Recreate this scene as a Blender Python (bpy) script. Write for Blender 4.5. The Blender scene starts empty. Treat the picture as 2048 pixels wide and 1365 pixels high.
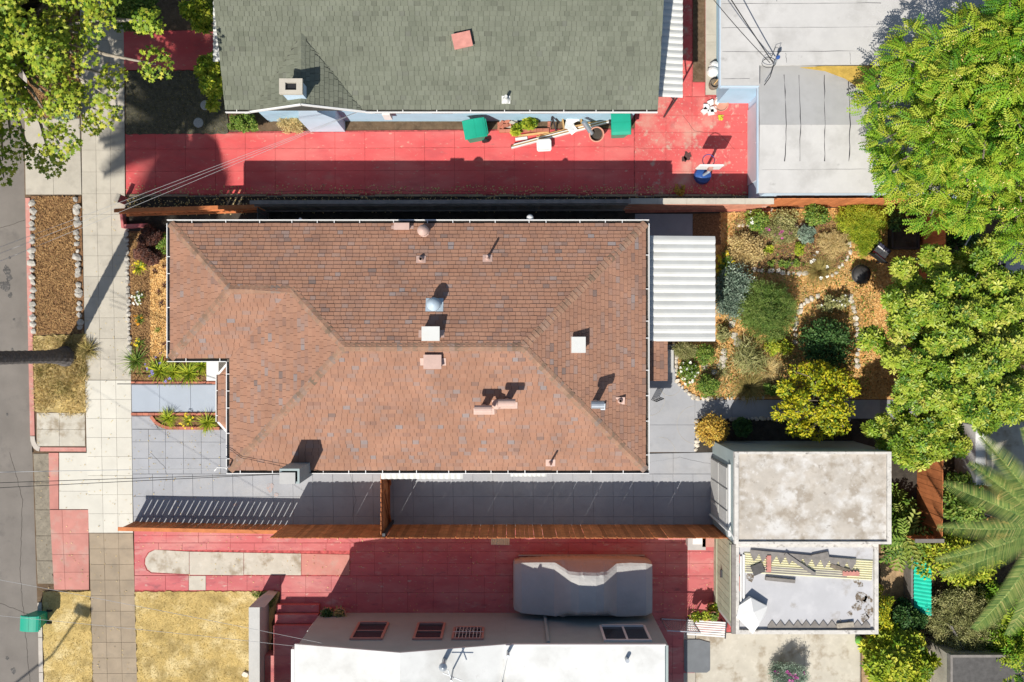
import bpy, math, random
import numpy as np
from mathutils import Vector, Matrix

scene = bpy.context.scene
COL = scene.collection
RAD = math.radians

# ------------------------------------------------------------------ camera
CAM_H = 27.0                       # metres above the ground
PPM = 60.0                         # photo pixels per metre on the ground
cam_data = bpy.data.cameras.new('camera')
cam_data.sensor_width = 36.0
cam_data.lens = CAM_H * 36.0 / (2048.0 / PPM)
cam_data.clip_end = 600.0
cam = bpy.data.objects.new('camera', cam_data)
cam.location = (0, 0, CAM_H)
COL.objects.link(cam)
scene.camera = cam

# ------------------------------------------------------------------ light
SUN = Vector((0.415, 0.784, -1.0))           # way the sunlight travels
SUN_EL = math.atan2(1.0, math.hypot(SUN.x, SUN.y))
world = bpy.data.worlds.new('World')
scene.world = world
world.use_nodes = True
wn = world.node_tree
sky = wn.nodes.new('ShaderNodeTexSky')
sky.sky_type = 'NISHITA'
sky.sun_disc = False
sky.sun_elevation = SUN_EL
sky.sun_rotation = math.atan2(-SUN.x, -SUN.y)
bg = wn.nodes['Background']
bg.inputs['Strength'].default_value = 0.092
wn.links.new(sky.outputs['Color'], bg.inputs['Color'])
sun_data = bpy.data.lights.new('sun', 'SUN')
sun_data.energy = 4.9
sun_data.angle = RAD(0.53)
sun_data.color = (1.0, 0.955, 0.88)
sun = bpy.data.objects.new('sun', sun_data)
sun.rotation_euler = SUN.to_track_quat('-Z', 'Y').to_euler()
sun.location = (-12, -22, 30)
COL.objects.link(sun)
scene.view_settings.view_transform = 'Standard'
scene.view_settings.look = 'None'
scene.view_settings.exposure = 0.2
scene.view_settings.gamma = 1.0
scene.view_settings.use_curve_mapping = False

# ------------------------------------------------------------------ helpers
rng = np.random.default_rng(7)
random.seed(7)


def G(px, py, h=0.0):
    """World point seen at photo pixel (px, py) when it stands h metres up."""
    k = (CAM_H - h) / CAM_H / PPM
    return Vector(((px - 1024.0) * k, (682.5 - py) * k, h))


def link(o, parent=None):
    COL.objects.link(o)
    if parent is not None:
        o.parent = parent
    return o


def tag(o, label, cat, group=None):
    o['label'] = label
    o['category'] = cat
    if group:
        o['group'] = group
    return o


def empty(name, loc=(0, 0, 0), rz=0.0, label=None, cat=None, group=None):
    o = bpy.data.objects.new(name, None)
    o.location = loc
    o.rotation_euler = (0, 0, rz)
    o.empty_display_size = 0.1
    link(o)
    if label:
        tag(o, label, cat, group)
    return o


class MB:
    """Collects faces; build() makes ONE mesh object."""

    def __init__(self):
        self.v, self.f, self.t = [], [], []

    def add(self, vs, fs, tint=0.5):
        b = len(self.v)
        self.v += [tuple(p) for p in vs]
        for f in fs:
            self.f.append(tuple(b + i for i in f))
            self.t.append(tint)
        return self

    def hexa(self, lo, hi, tint=0.5):
        return self.add(list(lo) + list(hi), [(3, 2, 1, 0), (4, 5, 6, 7), (0, 1, 5, 4), (1, 2, 6, 5), (2, 3, 7, 6), (3, 0, 4, 7)], tint)

    def box(self, x0, x1, y0, y1, z0, z1, tint=0.5):
        lo = [(x0, y0, z0), (x1, y0, z0), (x1, y1, z0), (x0, y1, z0)]
        hi = [(x0, y0, z1), (x1, y0, z1), (x1, y1, z1), (x0, y1, z1)]
        return self.hexa(lo, hi, tint)

    def rbox(self, c, s, rz=0.0, tint=0.5, rx=0.0, ry=0.0):
        """Box of size s centred at c, turned rz (and rx, ry)."""
        R = Matrix.Rotation(rz, 3, 'Z') @ Matrix.Rotation(ry, 3, 'Y') @ Matrix.Rotation(rx, 3, 'X')
        P = []
        for z in (-.5, .5):
            for x, y in ((-.5, -.5), (.5, -.5), (.5, .5), (-.5, .5)):
                P.append(Vector(c) + R @ Vector((x * s[0], y * s[1], z * s[2])))
        return self.hexa(P[:4], P[4:], tint)

    def beam(self, a, b, w, h, tint=0.5):
        """Square bar from a to b, w wide and h deep."""
        a, b = Vector(a), Vector(b)
        d = (b - a).normalized()
        up = Vector((0, 0, 1)) if abs(d.z) < 0.95 else Vector((0, 1, 0))
        s = d.cross(up).normalized()
        u = s.cross(d).normalized()
        q = [s * (-w / 2) + u * (-h / 2), s * (w / 2) + u * (-h / 2), s * (w / 2) + u * (h / 2), s * (-w / 2) + u * (h / 2)]
        return self.hexa([a + k for k in q], [b + k for k in q], tint)

    def prism(self, poly, z0, z1, tint=0.5):
        n = len(poly)
        area = sum(poly[i][0] * poly[(i + 1) % n][1] - poly[(i + 1) % n][0] * poly[i][1] for i in range(n))
        if area < 0:
            poly = poly[::-1]
        vs = [(p[0], p[1], z0) for p in poly] + [(p[0], p[1], z1) for p in poly]
        fs = [tuple(range(n - 1, -1, -1)), tuple(range(n, 2 * n))]
        fs += [(i, (i + 1) % n, n + (i + 1) % n, n + i) for i in range(n)]
        return self.add(vs, fs, tint)

    def tube(self, pts, r, n=8, tint=0.5, cap=True):
        pts = [Vector(p) for p in pts]
        if not hasattr(r, '__len__'):
            r = [r] * len(pts)
        vs, fs = [], []
        for i, p in enumerate(pts):
            d = (pts[min(i + 1, len(pts) - 1)] - pts[max(i - 1, 0)]).normalized()
            up = Vector((0, 0, 1)) if abs(d.z) < 0.9 else Vector((1, 0, 0))
            s = d.cross(up).normalized()
            u = s.cross(d)
            for k in range(n):
                a = 2 * math.pi * k / n
                vs.append(p + (s * math.cos(a) + u * math.sin(a)) * r[i])
        for i in range(len(pts) - 1):
            for k in range(n):
                a, b = i * n + k, i * n + (k + 1) % n
                fs.append((a, b, b + n, a + n))
        if cap:
            fs.append(tuple(range(n - 1, -1, -1)))
            fs.append(tuple(range((len(pts) - 1) * n, len(pts) * n)))
        return self.add(vs, fs, tint)

    def lathe(self, c, prof, n=16, tint=0.5):
        """prof: list of (radius, z) from bottom to top, round the upright axis through c."""
        vs, fs = [], []
        for r, z in prof:
            for k in range(n):
                a = 2 * math.pi * k / n
                vs.append((c[0] + r * math.cos(a), c[1] + r * math.sin(a), c[2] + z))
        for i in range(len(prof) - 1):
            for k in range(n):
                a, b = i * n + k, i * n + (k + 1) % n
                fs.append((a, b, b + n, a + n))
        fs.append(tuple(range(n - 1, -1, -1)))
        fs.append(tuple(range((len(prof) - 1) * n, len(prof) * n)))
        return self.add(vs, fs, tint)

    def mesh(self, name, mat, smooth=False):
        me = bpy.data.meshes.new(name)
        me.from_pydata(self.v, [], self.f)
        at = me.attributes.new('tint', 'FLOAT', 'FACE')
        at.data.foreach_set('value', self.t)
        me.materials.append(mat)
        if smooth:
            me.polygons.foreach_set('use_smooth', [True] * len(self.f))
        me.update()
        return me

    def build(self, name, mat, parent=None, smooth=False, kind=None):
        o = bpy.data.objects.new(name, self.mesh(name, mat, smooth))
        if kind:
            o['kind'] = kind
        return link(o, parent)


def child(name, mat, parent, fn, smooth=False):
    """A part: fn fills an MB given in WORLD coordinates; parent sits at its own place."""
    mb = MB()
    fn(mb)
    o = mb.build(name, mat, None, smooth)
    o.parent = parent
    o.matrix_parent_inverse = parent.matrix_basis.inverted()
    return o


def scatter(name, tv, tf, pos, rot, scl, tint, mat, parent=None, kind=None):
    """One mesh of many copies of a small template (numpy; tf = triangles)."""
    tv = np.asarray(tv, float)
    tf = np.asarray(tf, int)
    n, k, m = len(pos), len(tv), len(tf)
    scl = np.asarray(scl, float)
    if scl.ndim == 1:
        scl = scl[:, None]
    V = np.einsum('nij,nkj->nki', rot, tv[None] * scl[:, None, :]) + pos[:, None, :]
    F = (tf[None] + (np.arange(n) * k)[:, None, None]).reshape(-1)
    me = bpy.data.meshes.new(name)
    me.vertices.add(n * k)
    me.vertices.foreach_set('co', V.reshape(-1))
    me.loops.add(n * m * 3)
    me.loops.foreach_set('vertex_index', F)
    me.polygons.add(n * m)
    me.polygons.foreach_set('loop_start', np.arange(0, n * m * 3, 3))
    at = me.attributes.new('tint', 'FLOAT', 'FACE')
    at.data.foreach_set('value', np.repeat(np.asarray(tint, float), m))
    me.materials.append(mat)
    me.update(calc_edges=True)
    o = bpy.data.objects.new(name, me)
    if kind:
        o['kind'] = kind
    return link(o, parent)


def frames(nrm, tip):
    """Rotation matrices whose z is nrm and x is tip made square to it."""
    z = nrm / np.linalg.norm(nrm, axis=1, keepdims=True)
    x = tip - z * np.sum(tip * z, axis=1, keepdims=True)
    x /= np.linalg.norm(x, axis=1, keepdims=True) + 1e-9
    y = np.cross(z, x)
    return np.stack([x, y, z], axis=2)


# ------------------------------------------------------------------ materials
def mat(name, base, var=0.12, scale=2.0, rough=0.85, bump=0.0, bscale=40.0, stains=(), tints=None,
        spec=0.25, metal=0.0, leaf=0.0, rnd=0.0, tvar=1.0, coord='pos', detail=4.0, stretch=None):
    m = bpy.data.materials.new(name)
    m.use_nodes = True
    nt = m.node_tree
    N, L = nt.nodes, nt.links
    bs = N['Principled BSDF']
    out = N['Material Output']
    geo = N.new('ShaderNodeNewGeometry')
    pos = geo.outputs['Position']
    if coord == 'obj':
        tc = N.new('ShaderNodeTexCoord')
        pos = tc.outputs['Object']

    if stretch:
        sm = N.new('ShaderNodeVectorMath')
        sm.operation = 'MULTIPLY'
        sm.inputs[1].default_value = stretch
        L.new(pos, sm.inputs[0])
        pos = sm.outputs[0]

    def noise(sc, det=detail, off=0.0):
        t = N.new('ShaderNodeTexNoise')
        t.inputs['Scale'].default_value = sc
        t.inputs['Detail'].default_value = det
        t.inputs['Roughness'].default_value = 0.6
        if off:
            ad = N.new('ShaderNodeVectorMath')
            ad.inputs[1].default_value = (off, off * 1.7, off * .3)
            L.new(pos, ad.inputs[0])
            L.new(ad.outputs[0], t.inputs['Vector'])
        else:
            L.new(pos, t.inputs['Vector'])
        return t.outputs['Fac']

    def mix(fac, a, b, mode='MIX'):
        x = N.new('ShaderNodeMix')
        x.data_type = 'RGBA'
        x.blend_type = mode
        for key, val in ((0, fac), (6, a), (7, b)):
            if hasattr(val, 'links'):
                L.new(val, x.inputs[key])
            elif key == 0:
                x.inputs[0].default_value = val
            else:
                x.inputs[key].default_value = (*val, 1.0)
        return x.outputs[2]

    def remap(sock, lo, hi, a=0.0, b=1.0):
        r = N.new('ShaderNodeMapRange')
        for i, v in enumerate((lo, hi, a, b)):
            r.inputs[i + 1].default_value = v
        L.new(sock, r.inputs[0])
        return r.outputs[0]

    if tints:
        at = N.new('ShaderNodeAttribute')
        at.attribute_name = 'tint'
        rp = N.new('ShaderNodeValToRGB')
        el = rp.color_ramp.elements
        while len(el) < len(tints):
            el.new(0.5)
        for i, c in enumerate(tints):
            el[i].position = i / (len(tints) - 1)
            el[i].color = (*c, 1.0)
        L.new(at.outputs['Fac'], rp.inputs[0])
        col = rp.outputs['Color']
    else:
        col = base
    nz = noise(scale)
    g = remap(nz, 0.3, 0.7, 1.0 - var, 1.0 + var)
    cc = N.new('ShaderNodeCombineColor')
    for i in range(3):
        L.new(g, cc.inputs[i])
    col = mix(1.0, col, cc.outputs[0], 'MULTIPLY')
    if rnd:
        oi = N.new('ShaderNodeObjectInfo')
        g2 = remap(oi.outputs['Random'], 0, 1, 1 - rnd, 1 + rnd)
        c2 = N.new('ShaderNodeCombineColor')
        for i in range(3):
            L.new(g2, c2.inputs[i])
        col = mix(1.0, col, c2.outputs[0], 'MULTIPLY')
    for i, (sc_col, sc, lo, hi, st) in enumerate(stains):
        fac = remap(noise(sc, 6.0, 3.1 + 5.7 * i), lo, hi, 0.0, st)
        col = mix(fac, col, sc_col)
    if hasattr(col, 'links'):
        L.new(col, bs.inputs['Base Color'])
    else:
        bs.inputs['Base Color'].default_value = (*col, 1)
    bs.inputs['Roughness'].default_value = rough
    bs.inputs['Specular IOR Level'].default_value = spec
    bs.inputs['Metallic'].default_value = metal
    if bump:
        bp = N.new('ShaderNodeBump')
        bp.inputs['Strength'].default_value = bump
        bp.inputs['Distance'].default_value = 0.02
        L.new(noise(bscale, 3.0, 9.0), bp.inputs['Height'])
        L.new(bp.outputs[0], bs.inputs['Normal'])
    if leaf:
        tr = N.new('ShaderNodeBsdfTranslucent')
        L.new(col, tr.inputs['Color'])
        ms = N.new('ShaderNodeMixShader')
        ms.inputs[0].default_value = leaf
        L.new(bs.outputs[0], ms.inputs[1])
        L.new(tr.outputs[0], ms.inputs[2])
        L.new(ms.outputs[0], out.inputs['Surface'])
    return m


GREY = (0.30, 0.30, 0.30)
m_soil = mat('soil', (0.13, 0.085, 0.05), .35, 3, .95, .6, 30, [((.2, .15, .1), 12, .5, .7, .6)])
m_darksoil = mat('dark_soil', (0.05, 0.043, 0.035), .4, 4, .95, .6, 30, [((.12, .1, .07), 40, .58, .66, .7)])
m_asphalt = mat('asphalt', (0.20, 0.178, 0.155), .12, 1.2, .9, .5, 90, [((.08, .075, .07), 1.1, .58, .75, .6), ((.22, .2, .18), 60, .55, .75, .5)])
m_asphalt_old = mat('old_asphalt', (0.26, 0.225, 0.17), .2, 5, .95, .7, 70, [((.1, .09, .07), 14, .55, .7, .6)])
m_conc = mat('concrete', (0.47, 0.43, 0.355), .08, 1.5, .9, .25, 80, [((.33, .30, .25), 2.2, .5, .72, .55), ((.56, .53, .47), 9, .6, .8, .4)], rnd=.06)
m_conc_new = mat('new_concrete', (0.60, 0.57, 0.49), .05, 2, .9, .15, 80, [((.55, .5, .42), 2.5, .55, .75, .4)], rnd=.04)
m_conc_brown = mat('brown_concrete', (0.33, 0.262, 0.185), .1, 2, .92, .3, 80, [((.24, .2, .15), 3, .5, .7, .5)], rnd=.09)
m_conc_stain = mat('stained_concrete', (0.5, 0.46, 0.38), .1, 2, .92, .3, 60, [((.26, .2, .13), 1.8, .52, .66, .75), ((.62, .58, .5), 5, .55, .7, .5)])
m_joint = mat('joint_dirt', (0.22, 0.195, 0.16), .3, 8, .95)
m_joint_red = mat('red_joint_dirt', (0.40, 0.085, 0.08), .5, 8, .95)
m_joint_grey = mat('grey_joint_dirt', (0.25, 0.255, 0.265), .2, 8, .95)
m_kerb_red = mat('red_kerb_paint', (0.52, 0.24, 0.20), .12, 4, .85, .2, 60, [((.45, .38, .33), 7, .56, .7, .6)], rnd=.06)
m_kerb = mat('kerb_concrete', (0.48, 0.43, 0.37), .12, 4, .9, .2, 60)
m_red = mat('red_paint_concrete', (0.64, 0.10, 0.10), .10, 1.0, .75, .2, 60,
            [((.66, .19, .17), 1.0, .45, .7, .8), ((.60, .36, .27), .9, .62, .78, .6), ((.58, .36, .27), 11, .62, .7, .75), ((.40, .07, .08), 1.6, .52, .75, .6), ((.30, .12, .11), 4.5, .62, .74, .55)], rnd=.035, stretch=(.45, 1, 1))
m_red_worn = mat('worn_red_paint_concrete', (0.51, 0.14, 0.14), .1, 1.4, .8, .2, 60,
                 [((.56, .27, .24), 1.3, .45, .68, .75), ((.54, .42, .35), 8, .62, .72, .75), ((.33, .07, .09), 1.5, .52, .7, .65), ((.52, .36, .31), 2.6, .6, .72, .65), ((.2, .08, .09), 5.5, .6, .72, .6)], rnd=.05, stretch=(.4, 1, 1))
m_red_patchy = mat('patchy_red_paint_concrete', (0.62, 0.11, 0.105), .1, 1.0, .8, .25, 60,
                   [((.58, .36, .28), .75, .5, .66, .75), ((.5, .4, .31), 3.2, .58, .7, .8), ((.36, .08, .085), 1.7, .54, .72, .6), ((.58, .4, .32), 12, .6, .68, .7)], rnd=.05)
m_redwash = mat('pink_worn_apron', (0.50, 0.22, 0.18), .12, 2, .85, .2, 60, [((.46, .33, .27), 2.5, .5, .7, .6)], rnd=.06)
m_grey = mat('grey_paint_concrete', (0.345, 0.35, 0.365), .07, 1.2, .7, .12, 60, [((.43, .42, .41), 1.4, .52, .72, .5), ((.25, .25, .25), 2.3, .56, .74, .5), ((.45, .40, .35), 9, .66, .74, .5)], rnd=.03)
m_bluegrey = mat('blue_grey_paint_concrete', (0.37, 0.41, 0.46), .04, 1.5, .7, .1, 60)
m_mulch = mat('brown_mulch', (0.20, 0.105, 0.05), .4, 14, .95, 1.0, 45, [((.36, .22, .11), 30, .52, .66, .8), ((.08, .045, .025), 22, .54, .68, .8)])
m_mulch_o = mat('orange_mulch', (0.64, 0.34, 0.11), .35, 12, .95, 1.0, 45, [((.72, .44, .18), 28, .52, .66, .8), ((.26, .13, .05), 20, .56, .7, .7)])
m_drygrass = mat('dry_lawn', (0.55, 0.40, 0.15), .18, 3, .95, .9, 40, [((.72, .58, .3), 1.6, .48, .62, .8), ((.33, .24, .09), 1.7, .5, .66, .8), ((.2, .17, .09), 25, .58, .68, .6)])
m_deadlawn = mat('dark_dead_lawn', (0.105, 0.098, 0.07), .4, 6, .95, .9, 40, [((.2, .17, .11), 35, .56, .68, .8), ((.045, .05, .03), 9, .5, .65, .6)])
m_rock = mat('edging_rock', (0.43, 0.40, 0.35), .25, 7, .92, .8, 25, [((.25, .23, .2), 11, .55, .7, .6)], rnd=.12)
m_rock_w = mat('pale_garden_rock', (0.58, 0.52, 0.43), .2, 7, .92, .8, 25, [((.36, .3, .22), 11, .55, .7, .6)], rnd=.12)
m_brick = mat('red_brick', (0.46, 0.17, 0.11), .15, 8, .9, .3, 60, rnd=.16)
m_mortar = mat('mortar', (0.5, 0.42, 0.35), .1, 8, .95)
SH_BROWN = [(.20, .145, .125), (.285, .16, .115), (.355, .195, .13), (.335, .178, .118), (.31, .195, .15), (.275, .225, .21)]
m_shingle = mat('brown_shingle', (0, 0, 0), .13, 1.1, .95, .35, 110, tints=SH_BROWN, spec=.1)
m_cap = mat('ridge_shingle', (0, 0, 0), .2, 3, .95, .35, 110, tints=[(.19, .135, .095), (.28, .175, .12), (.33, .19, .125), (.25, .185, .15)], spec=.1)
m_deck = mat('roof_felt', (0.07, 0.045, 0.035), .2, 5, .95)
SH_GREY = [(.125, .13, .10), (.15, .16, .12), (.168, .177, .134), (.18, .19, .145), (.15, .155, .125)]
m_shingle_g = mat('grey_green_shingle', (0, 0, 0), .12, .9, .95, .35, 110, tints=SH_GREY, spec=.1)
m_deck_g = mat('grey_roof_felt', (0.07, 0.07, 0.06), .2, 5, .95)
m_white = mat('white_paint', (0.72, 0.71, 0.68), .04, 3, .6)
m_whitemetal = mat('white_corrugated_metal', (0.60, 0.60, 0.565), .06, 2, .5, stains=[((.6, .57, .48), 3, .56, .75, .4)])
m_stucco = mat('grey_stucco', (0.35, 0.41, 0.40), .06, 2, .95, .3, 120)
m_stucco_l = mat('pale_grey_stucco', (0.50, 0.49, 0.46), .06, 2, .95, .3, 120)
m_blue = mat('light_blue_stucco', (0.36, 0.54, 0.66), .06, 2, .92, .25, 120)
m_bluetrim = mat('pale_blue_trim', (0.50, 0.62, 0.72), .06, 2, .8)
m_lilac = mat('pale_lilac_paint', (0.56, 0.52, 0.55), .05, 2, .75)
m_gr_roof = mat('pale_rolled_roofing', (0.52, 0.505, 0.48), .07, 1.3, .95, .3, 90, [((.38, .365, .34), 1.2, .5, .7, .6), ((.22, .21, .19), 2.3, .64, .78, .6), ((.58, .565, .54), 6, .55, .75, .4)])
m_gr_roof_shaded = mat('shaded_rolled_roofing', (0.40, 0.395, 0.385), .06, 1.5, .95, .3, 90, [((.32, .315, .3), 1.6, .5, .7, .5)])  # pale roofing darkened: dimmer light of the north slope put into the colour
m_yellow = mat('yellow_foam_patch', (0.50, 0.33, 0.07), .2, 6, .9, .5, 30, [((.35, .22, .06), 10, .58, .7, .7)])
m_weather = mat('weathered_white_roofing', (0.47, 0.425, 0.365), .12, 2.5, .95, .4, 60,
                [((.62, .60, .565), 1.3, .47, .6, .85), ((.30, .25, .19), 1.7, .5, .62, .75), ((.68, .66, .63), 5, .58, .7, .6), ((.2, .17, .14), 6, .62, .72, .6)])
m_whiteroof = mat('white_roof_coating', (0.64, 0.64, 0.615), .05, 2, .7, .2, 40, stains=[((.44, .43, .40), .8, .48, .7, .7), ((.42, .4, .36), 3.5, .64, .76, .5)])
m_parapet = mat('weathered_parapet', (0.58, 0.55, 0.5), .15, 4, .95, .4, 40, [((.2, .18, .16), 7, .55, .68, .8)])
m_wood = mat('redwood_board', (0.40, 0.135, 0.05), .2, 5, .8, .25, 60, [((.24, .08, .035), 3, .5, .7, .6)], rnd=.28)
m_wood_o = mat('orange_stained_board', (0.55, 0.19, 0.07), .15, 5, .8, .25, 60, [((.4, .13, .05), 3, .5, .7, .5)], rnd=.16)
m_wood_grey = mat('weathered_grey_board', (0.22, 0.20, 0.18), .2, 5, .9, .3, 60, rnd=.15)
m_wood_pale = mat('pale_lumber', (0.55, 0.35, 0.15), .2, 6, .85, .25, 60, rnd=.2)
m_green_door = mat('sage_green_boards', (0.38, 0.40, 0.29), .1, 3, .85, .2, 60, rnd=.07)
m_dark = mat('dark_metal', (0.035, 0.035, 0.04), .2, 5, .5, spec=.5)
m_black = mat('black_plastic', (0.02, 0.02, 0.022), .1, 5, .6)
m_steel = mat('galvanised_steel', (0.42, 0.45, 0.48), .1, 5, .4, metal=.6, spec=.5)
m_pinkmetal = mat('pinkish_painted_metal', (0.52, 0.36, 0.30), .08, 5, .6)
m_paleblue = mat('pale_blue_metal', (0.42, 0.5, 0.56), .08, 5, .5)
m_glass = mat('dark_window_glass', (0.035, 0.04, 0.05), .1, 3, .12, spec=.5)
m_pinkframe = mat('pink_window_frame', (0.46, 0.24, 0.20), .08, 5, .7)
m_greenbin = mat('green_bin_plastic', (0.012, 0.33, 0.21), .06, 3, .45, spec=.4)
m_terra = mat('terracotta', (0.56, 0.27, 0.19), .1, 6, .85, .2, 60)
m_bin_grey = mat('grey_plastic', (0.42, 0.41, 0.39), .06, 4, .5)
m_tarp = mat('car_cover_fabric', (0.43, 0.42, 0.40), .06, 2.2, .7, .9, 5)
m_bark = mat('bark', (0.20, 0.165, 0.125), .3, 9, .95, 1.0, 25)
m_bark_pale = mat('pale_bark', (0.36, 0.315, 0.25), .25, 9, .95, .8, 25)
m_palmbark = mat('palm_bark', (0.11, 0.10, 0.095), .35, 12, .95, 1.0, 18)
m_wire = mat('wire_black', (0.03, 0.03, 0.03), .1, 5, .6)
m_wire_w = mat('wire_white', (0.45, 0.45, 0.44), .1, 5, .6)
m_bluebase = mat('blue_plastic', (0.03, 0.09, 0.30), .1, 5, .45, spec=.4)
m_greensheet = mat('turquoise_corrugated_plastic', (0.02, 0.52, 0.36), .12, 4, .5)
m_yellowsheet = mat('pale_yellow_corrugated_plastic', (0.72, 0.68, 0.46), .06, 4, .6)
m_red2 = mat('faded_red_tile', (0.5, 0.22, 0.18), .15, 6, .9)
m_darkgrey = mat('dark_roofing_gravel', (0.10, 0.095, 0.09), .2, 8, .95, .5, 60)
m_gunmetal = mat('fire_pit_steel', (0.075, 0.072, 0.07), .15, 6, .55, metal=.4)


# ================================================================== SETTING
def pxpoly(pts, h=0.0):
    return [tuple(G(x, y, h)[:2]) for x, y in pts]


def sheet(name, pts, z1, m, z0=None, kind='structure', parent=None):
    return MB().prism(pxpoly(pts), z1 - 0.05 if z0 is None else z0, z1).build(name, m, parent, kind=kind)


MB().box(-150, 150, -150, 150, -0.6, -0.2).build('ground', m_soil, kind='structure')
# the lots, one level terrain under all paving
sheet('yard_soil', [(40, -500), (3600, -500), (3600, 1900), (90, 1900), (66, 905), (48, 380)], -0.035, m_soil, z0=-0.3)
sheet('street', [(-2600, -900), (44, -900), (47, 240), (50, 395), (55, 620), (60, 905), (72, 1000), (74, 1170), (79, 1365), (92, 2200), (-2600, 2200)], -0.12, m_asphalt, z0=-0.25)


def ragged(pts, step=7.0, amp=1.6):
    """Uneven edge for a bed or lawn outline."""
    out = []
    for (x0, y0), (x1, y1) in zip(pts, pts[1:] + pts[:1]):
        n = max(1, int(math.hypot(x1 - x0, y1 - y0) / step))
        for k in range(n):
            t = k / n
            out.append((x0 + (x1 - x0) * t + random.uniform(-amp, amp), y0 + (y1 - y0) * t + random.uniform(-amp, amp)))
    return out


def lerp2(c, u, v):
    """c = TL, TR, BR, BL in photo pixels."""
    a = (c[0][0] + (c[1][0] - c[0][0]) * u, c[0][1] + (c[1][1] - c[0][1]) * u)
    b = (c[3][0] + (c[2][0] - c[3][0]) * u, c[3][1] + (c[2][1] - c[3][1]) * u)
    return a[0] + (b[0] - a[0]) * v, a[1] + (b[1] - a[1]) * v


def slabs(parent, c, us, vs, m, gap=0.006, top=0.0, name='slab', thick=0.03, skip=()):
    """Paving slabs of their own, laid in the quad c at fractions us (across) and vs (down)."""
    if isinstance(us, int):
        us = [i / us for i in range(us + 1)]
    if isinstance(vs, int):
        vs = [i / vs for i in range(vs + 1)]
    out = []
    for j in range(len(vs) - 1):
        for i in range(len(us) - 1):
            if (i, j) in skip:
                continue
            P = [lerp2(c, us[i], vs[j]), lerp2(c, us[i + 1], vs[j]), lerp2(c, us[i + 1], vs[j + 1]), lerp2(c, us[i], vs[j + 1])]
            W = [G(*p) for p in P]
            cen = sum(W, Vector()) / 4
            z = top + random.uniform(-.003, .003)
            g = gap / 2
            Q = []
            for w in W:
                d = cen - w
                Q.append((w.x + g * (1 if d.x > 0 else -1), w.y + g * (1 if d.y > 0 else -1)))
            b = 0.003
            lo = [(x, y, z - thick) for x, y in Q]
            mid = [(x, y, z - b) for x, y in Q]
            hi = [(x + b * (1 if cen.x > x else -1), y + b * (1 if cen.y > y else -1), z) for x, y in Q]
            mb = MB()
            mb.add(lo[::-1] + mid[::-1] + hi[::-1],
                   [(3, 2, 1, 0), (0, 1, 5, 4), (1, 2, 6, 5), (2, 3, 7, 6), (3, 0, 4, 7),
                    (4, 5, 9, 8), (5, 6, 10, 9), (6, 7, 11, 10), (7, 4, 8, 11), (8, 9, 10, 11)])
            out.append(mb.build(name, m, parent))
    return out


def bed(name, c, z=-0.014, m=None, **k):
    return sheet(name, c, z, m or m_joint, **k)


def fr(a, b, vals):
    return [(v - a) / (b - a) for v in vals]


# ---- sidewalk
sidewalk = bed('sidewalk', [(158, -60), (247, -60), (250, 385), (262, 760), (266, 1067), (276, 1420), (186, 1420), (178, 1067), (170, 761), (164, 388), (160, 60)])
slabs(sidewalk, [(159, -50), (247, -50), (250, 388), (164, 388)], 3, 10, m_conc)
slabs(sidewalk, [(164, 388), (250, 388), (262, 760), (171, 760)], 3, 9, m_conc)
slabs(sidewalk, [(170, 761), (262, 761), (266, 1066), (177, 1066)], 3, 8, m_conc_new)
slabs(sidewalk, [(178, 1067), (266, 1067), (276, 1410), (186, 1410)], 3, 11, m_conc_brown)


def blot(parent, px_, py_, r, z, m, name='oil_stain'):
    n = 14
    MB().prism(pxpoly([(px_ + r * random.uniform(.6, 1.15) * math.cos(6.283 * k / n), py_ + r * random.uniform(.7, 1.4) * math.sin(6.283 * k / n)) for k in range(n)]), z - .002, z).build(name, m, parent)


def crack(parent, pts, r=.004, z=.001, m=None):
    P = []
    for (x0, y0), (x1, y1) in zip(pts[:-1], pts[1:]):
        n = max(2, int(math.hypot(x1 - x0, y1 - y0) / 6))
        for k in range(n):
            P.append(G(x0 + (x1 - x0) * k / n + random.uniform(-1, 1), y0 + (y1 - y0) * k / n + random.uniform(-1, 1), z))
    P.append(G(pts[-1][0], pts[-1][1], z))
    MB().tube(P, r, 4).build('crack', m or m_darksoil, parent)


street_o = bpy.data.objects['street']
m_oil = mat('oil_stain', (.085, .08, .075), .3, 9, .7, stains=[((.19, .17, .15), 16, .5, .62, .9)])
for x, y, r in ((8, 540, 9), (14, 556, 7), (5, 572, 11), (16, 590, 5), (20, 700, 3), (10, 830, 3), (22, 1345, 6), (10, 1320, 4), (15, 515, 3), (24, 640, 3)):
    blot(street_o, x, y, r, -.116, m_oil)
for pts in ([(-40, 470), (52, 440)], [(20, 905), (45, 1000), (40, 1150), (60, 1365)], [(-20, 1200), (60, 1230)]):
    crack(street_o, pts, .006, -.119)
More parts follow.
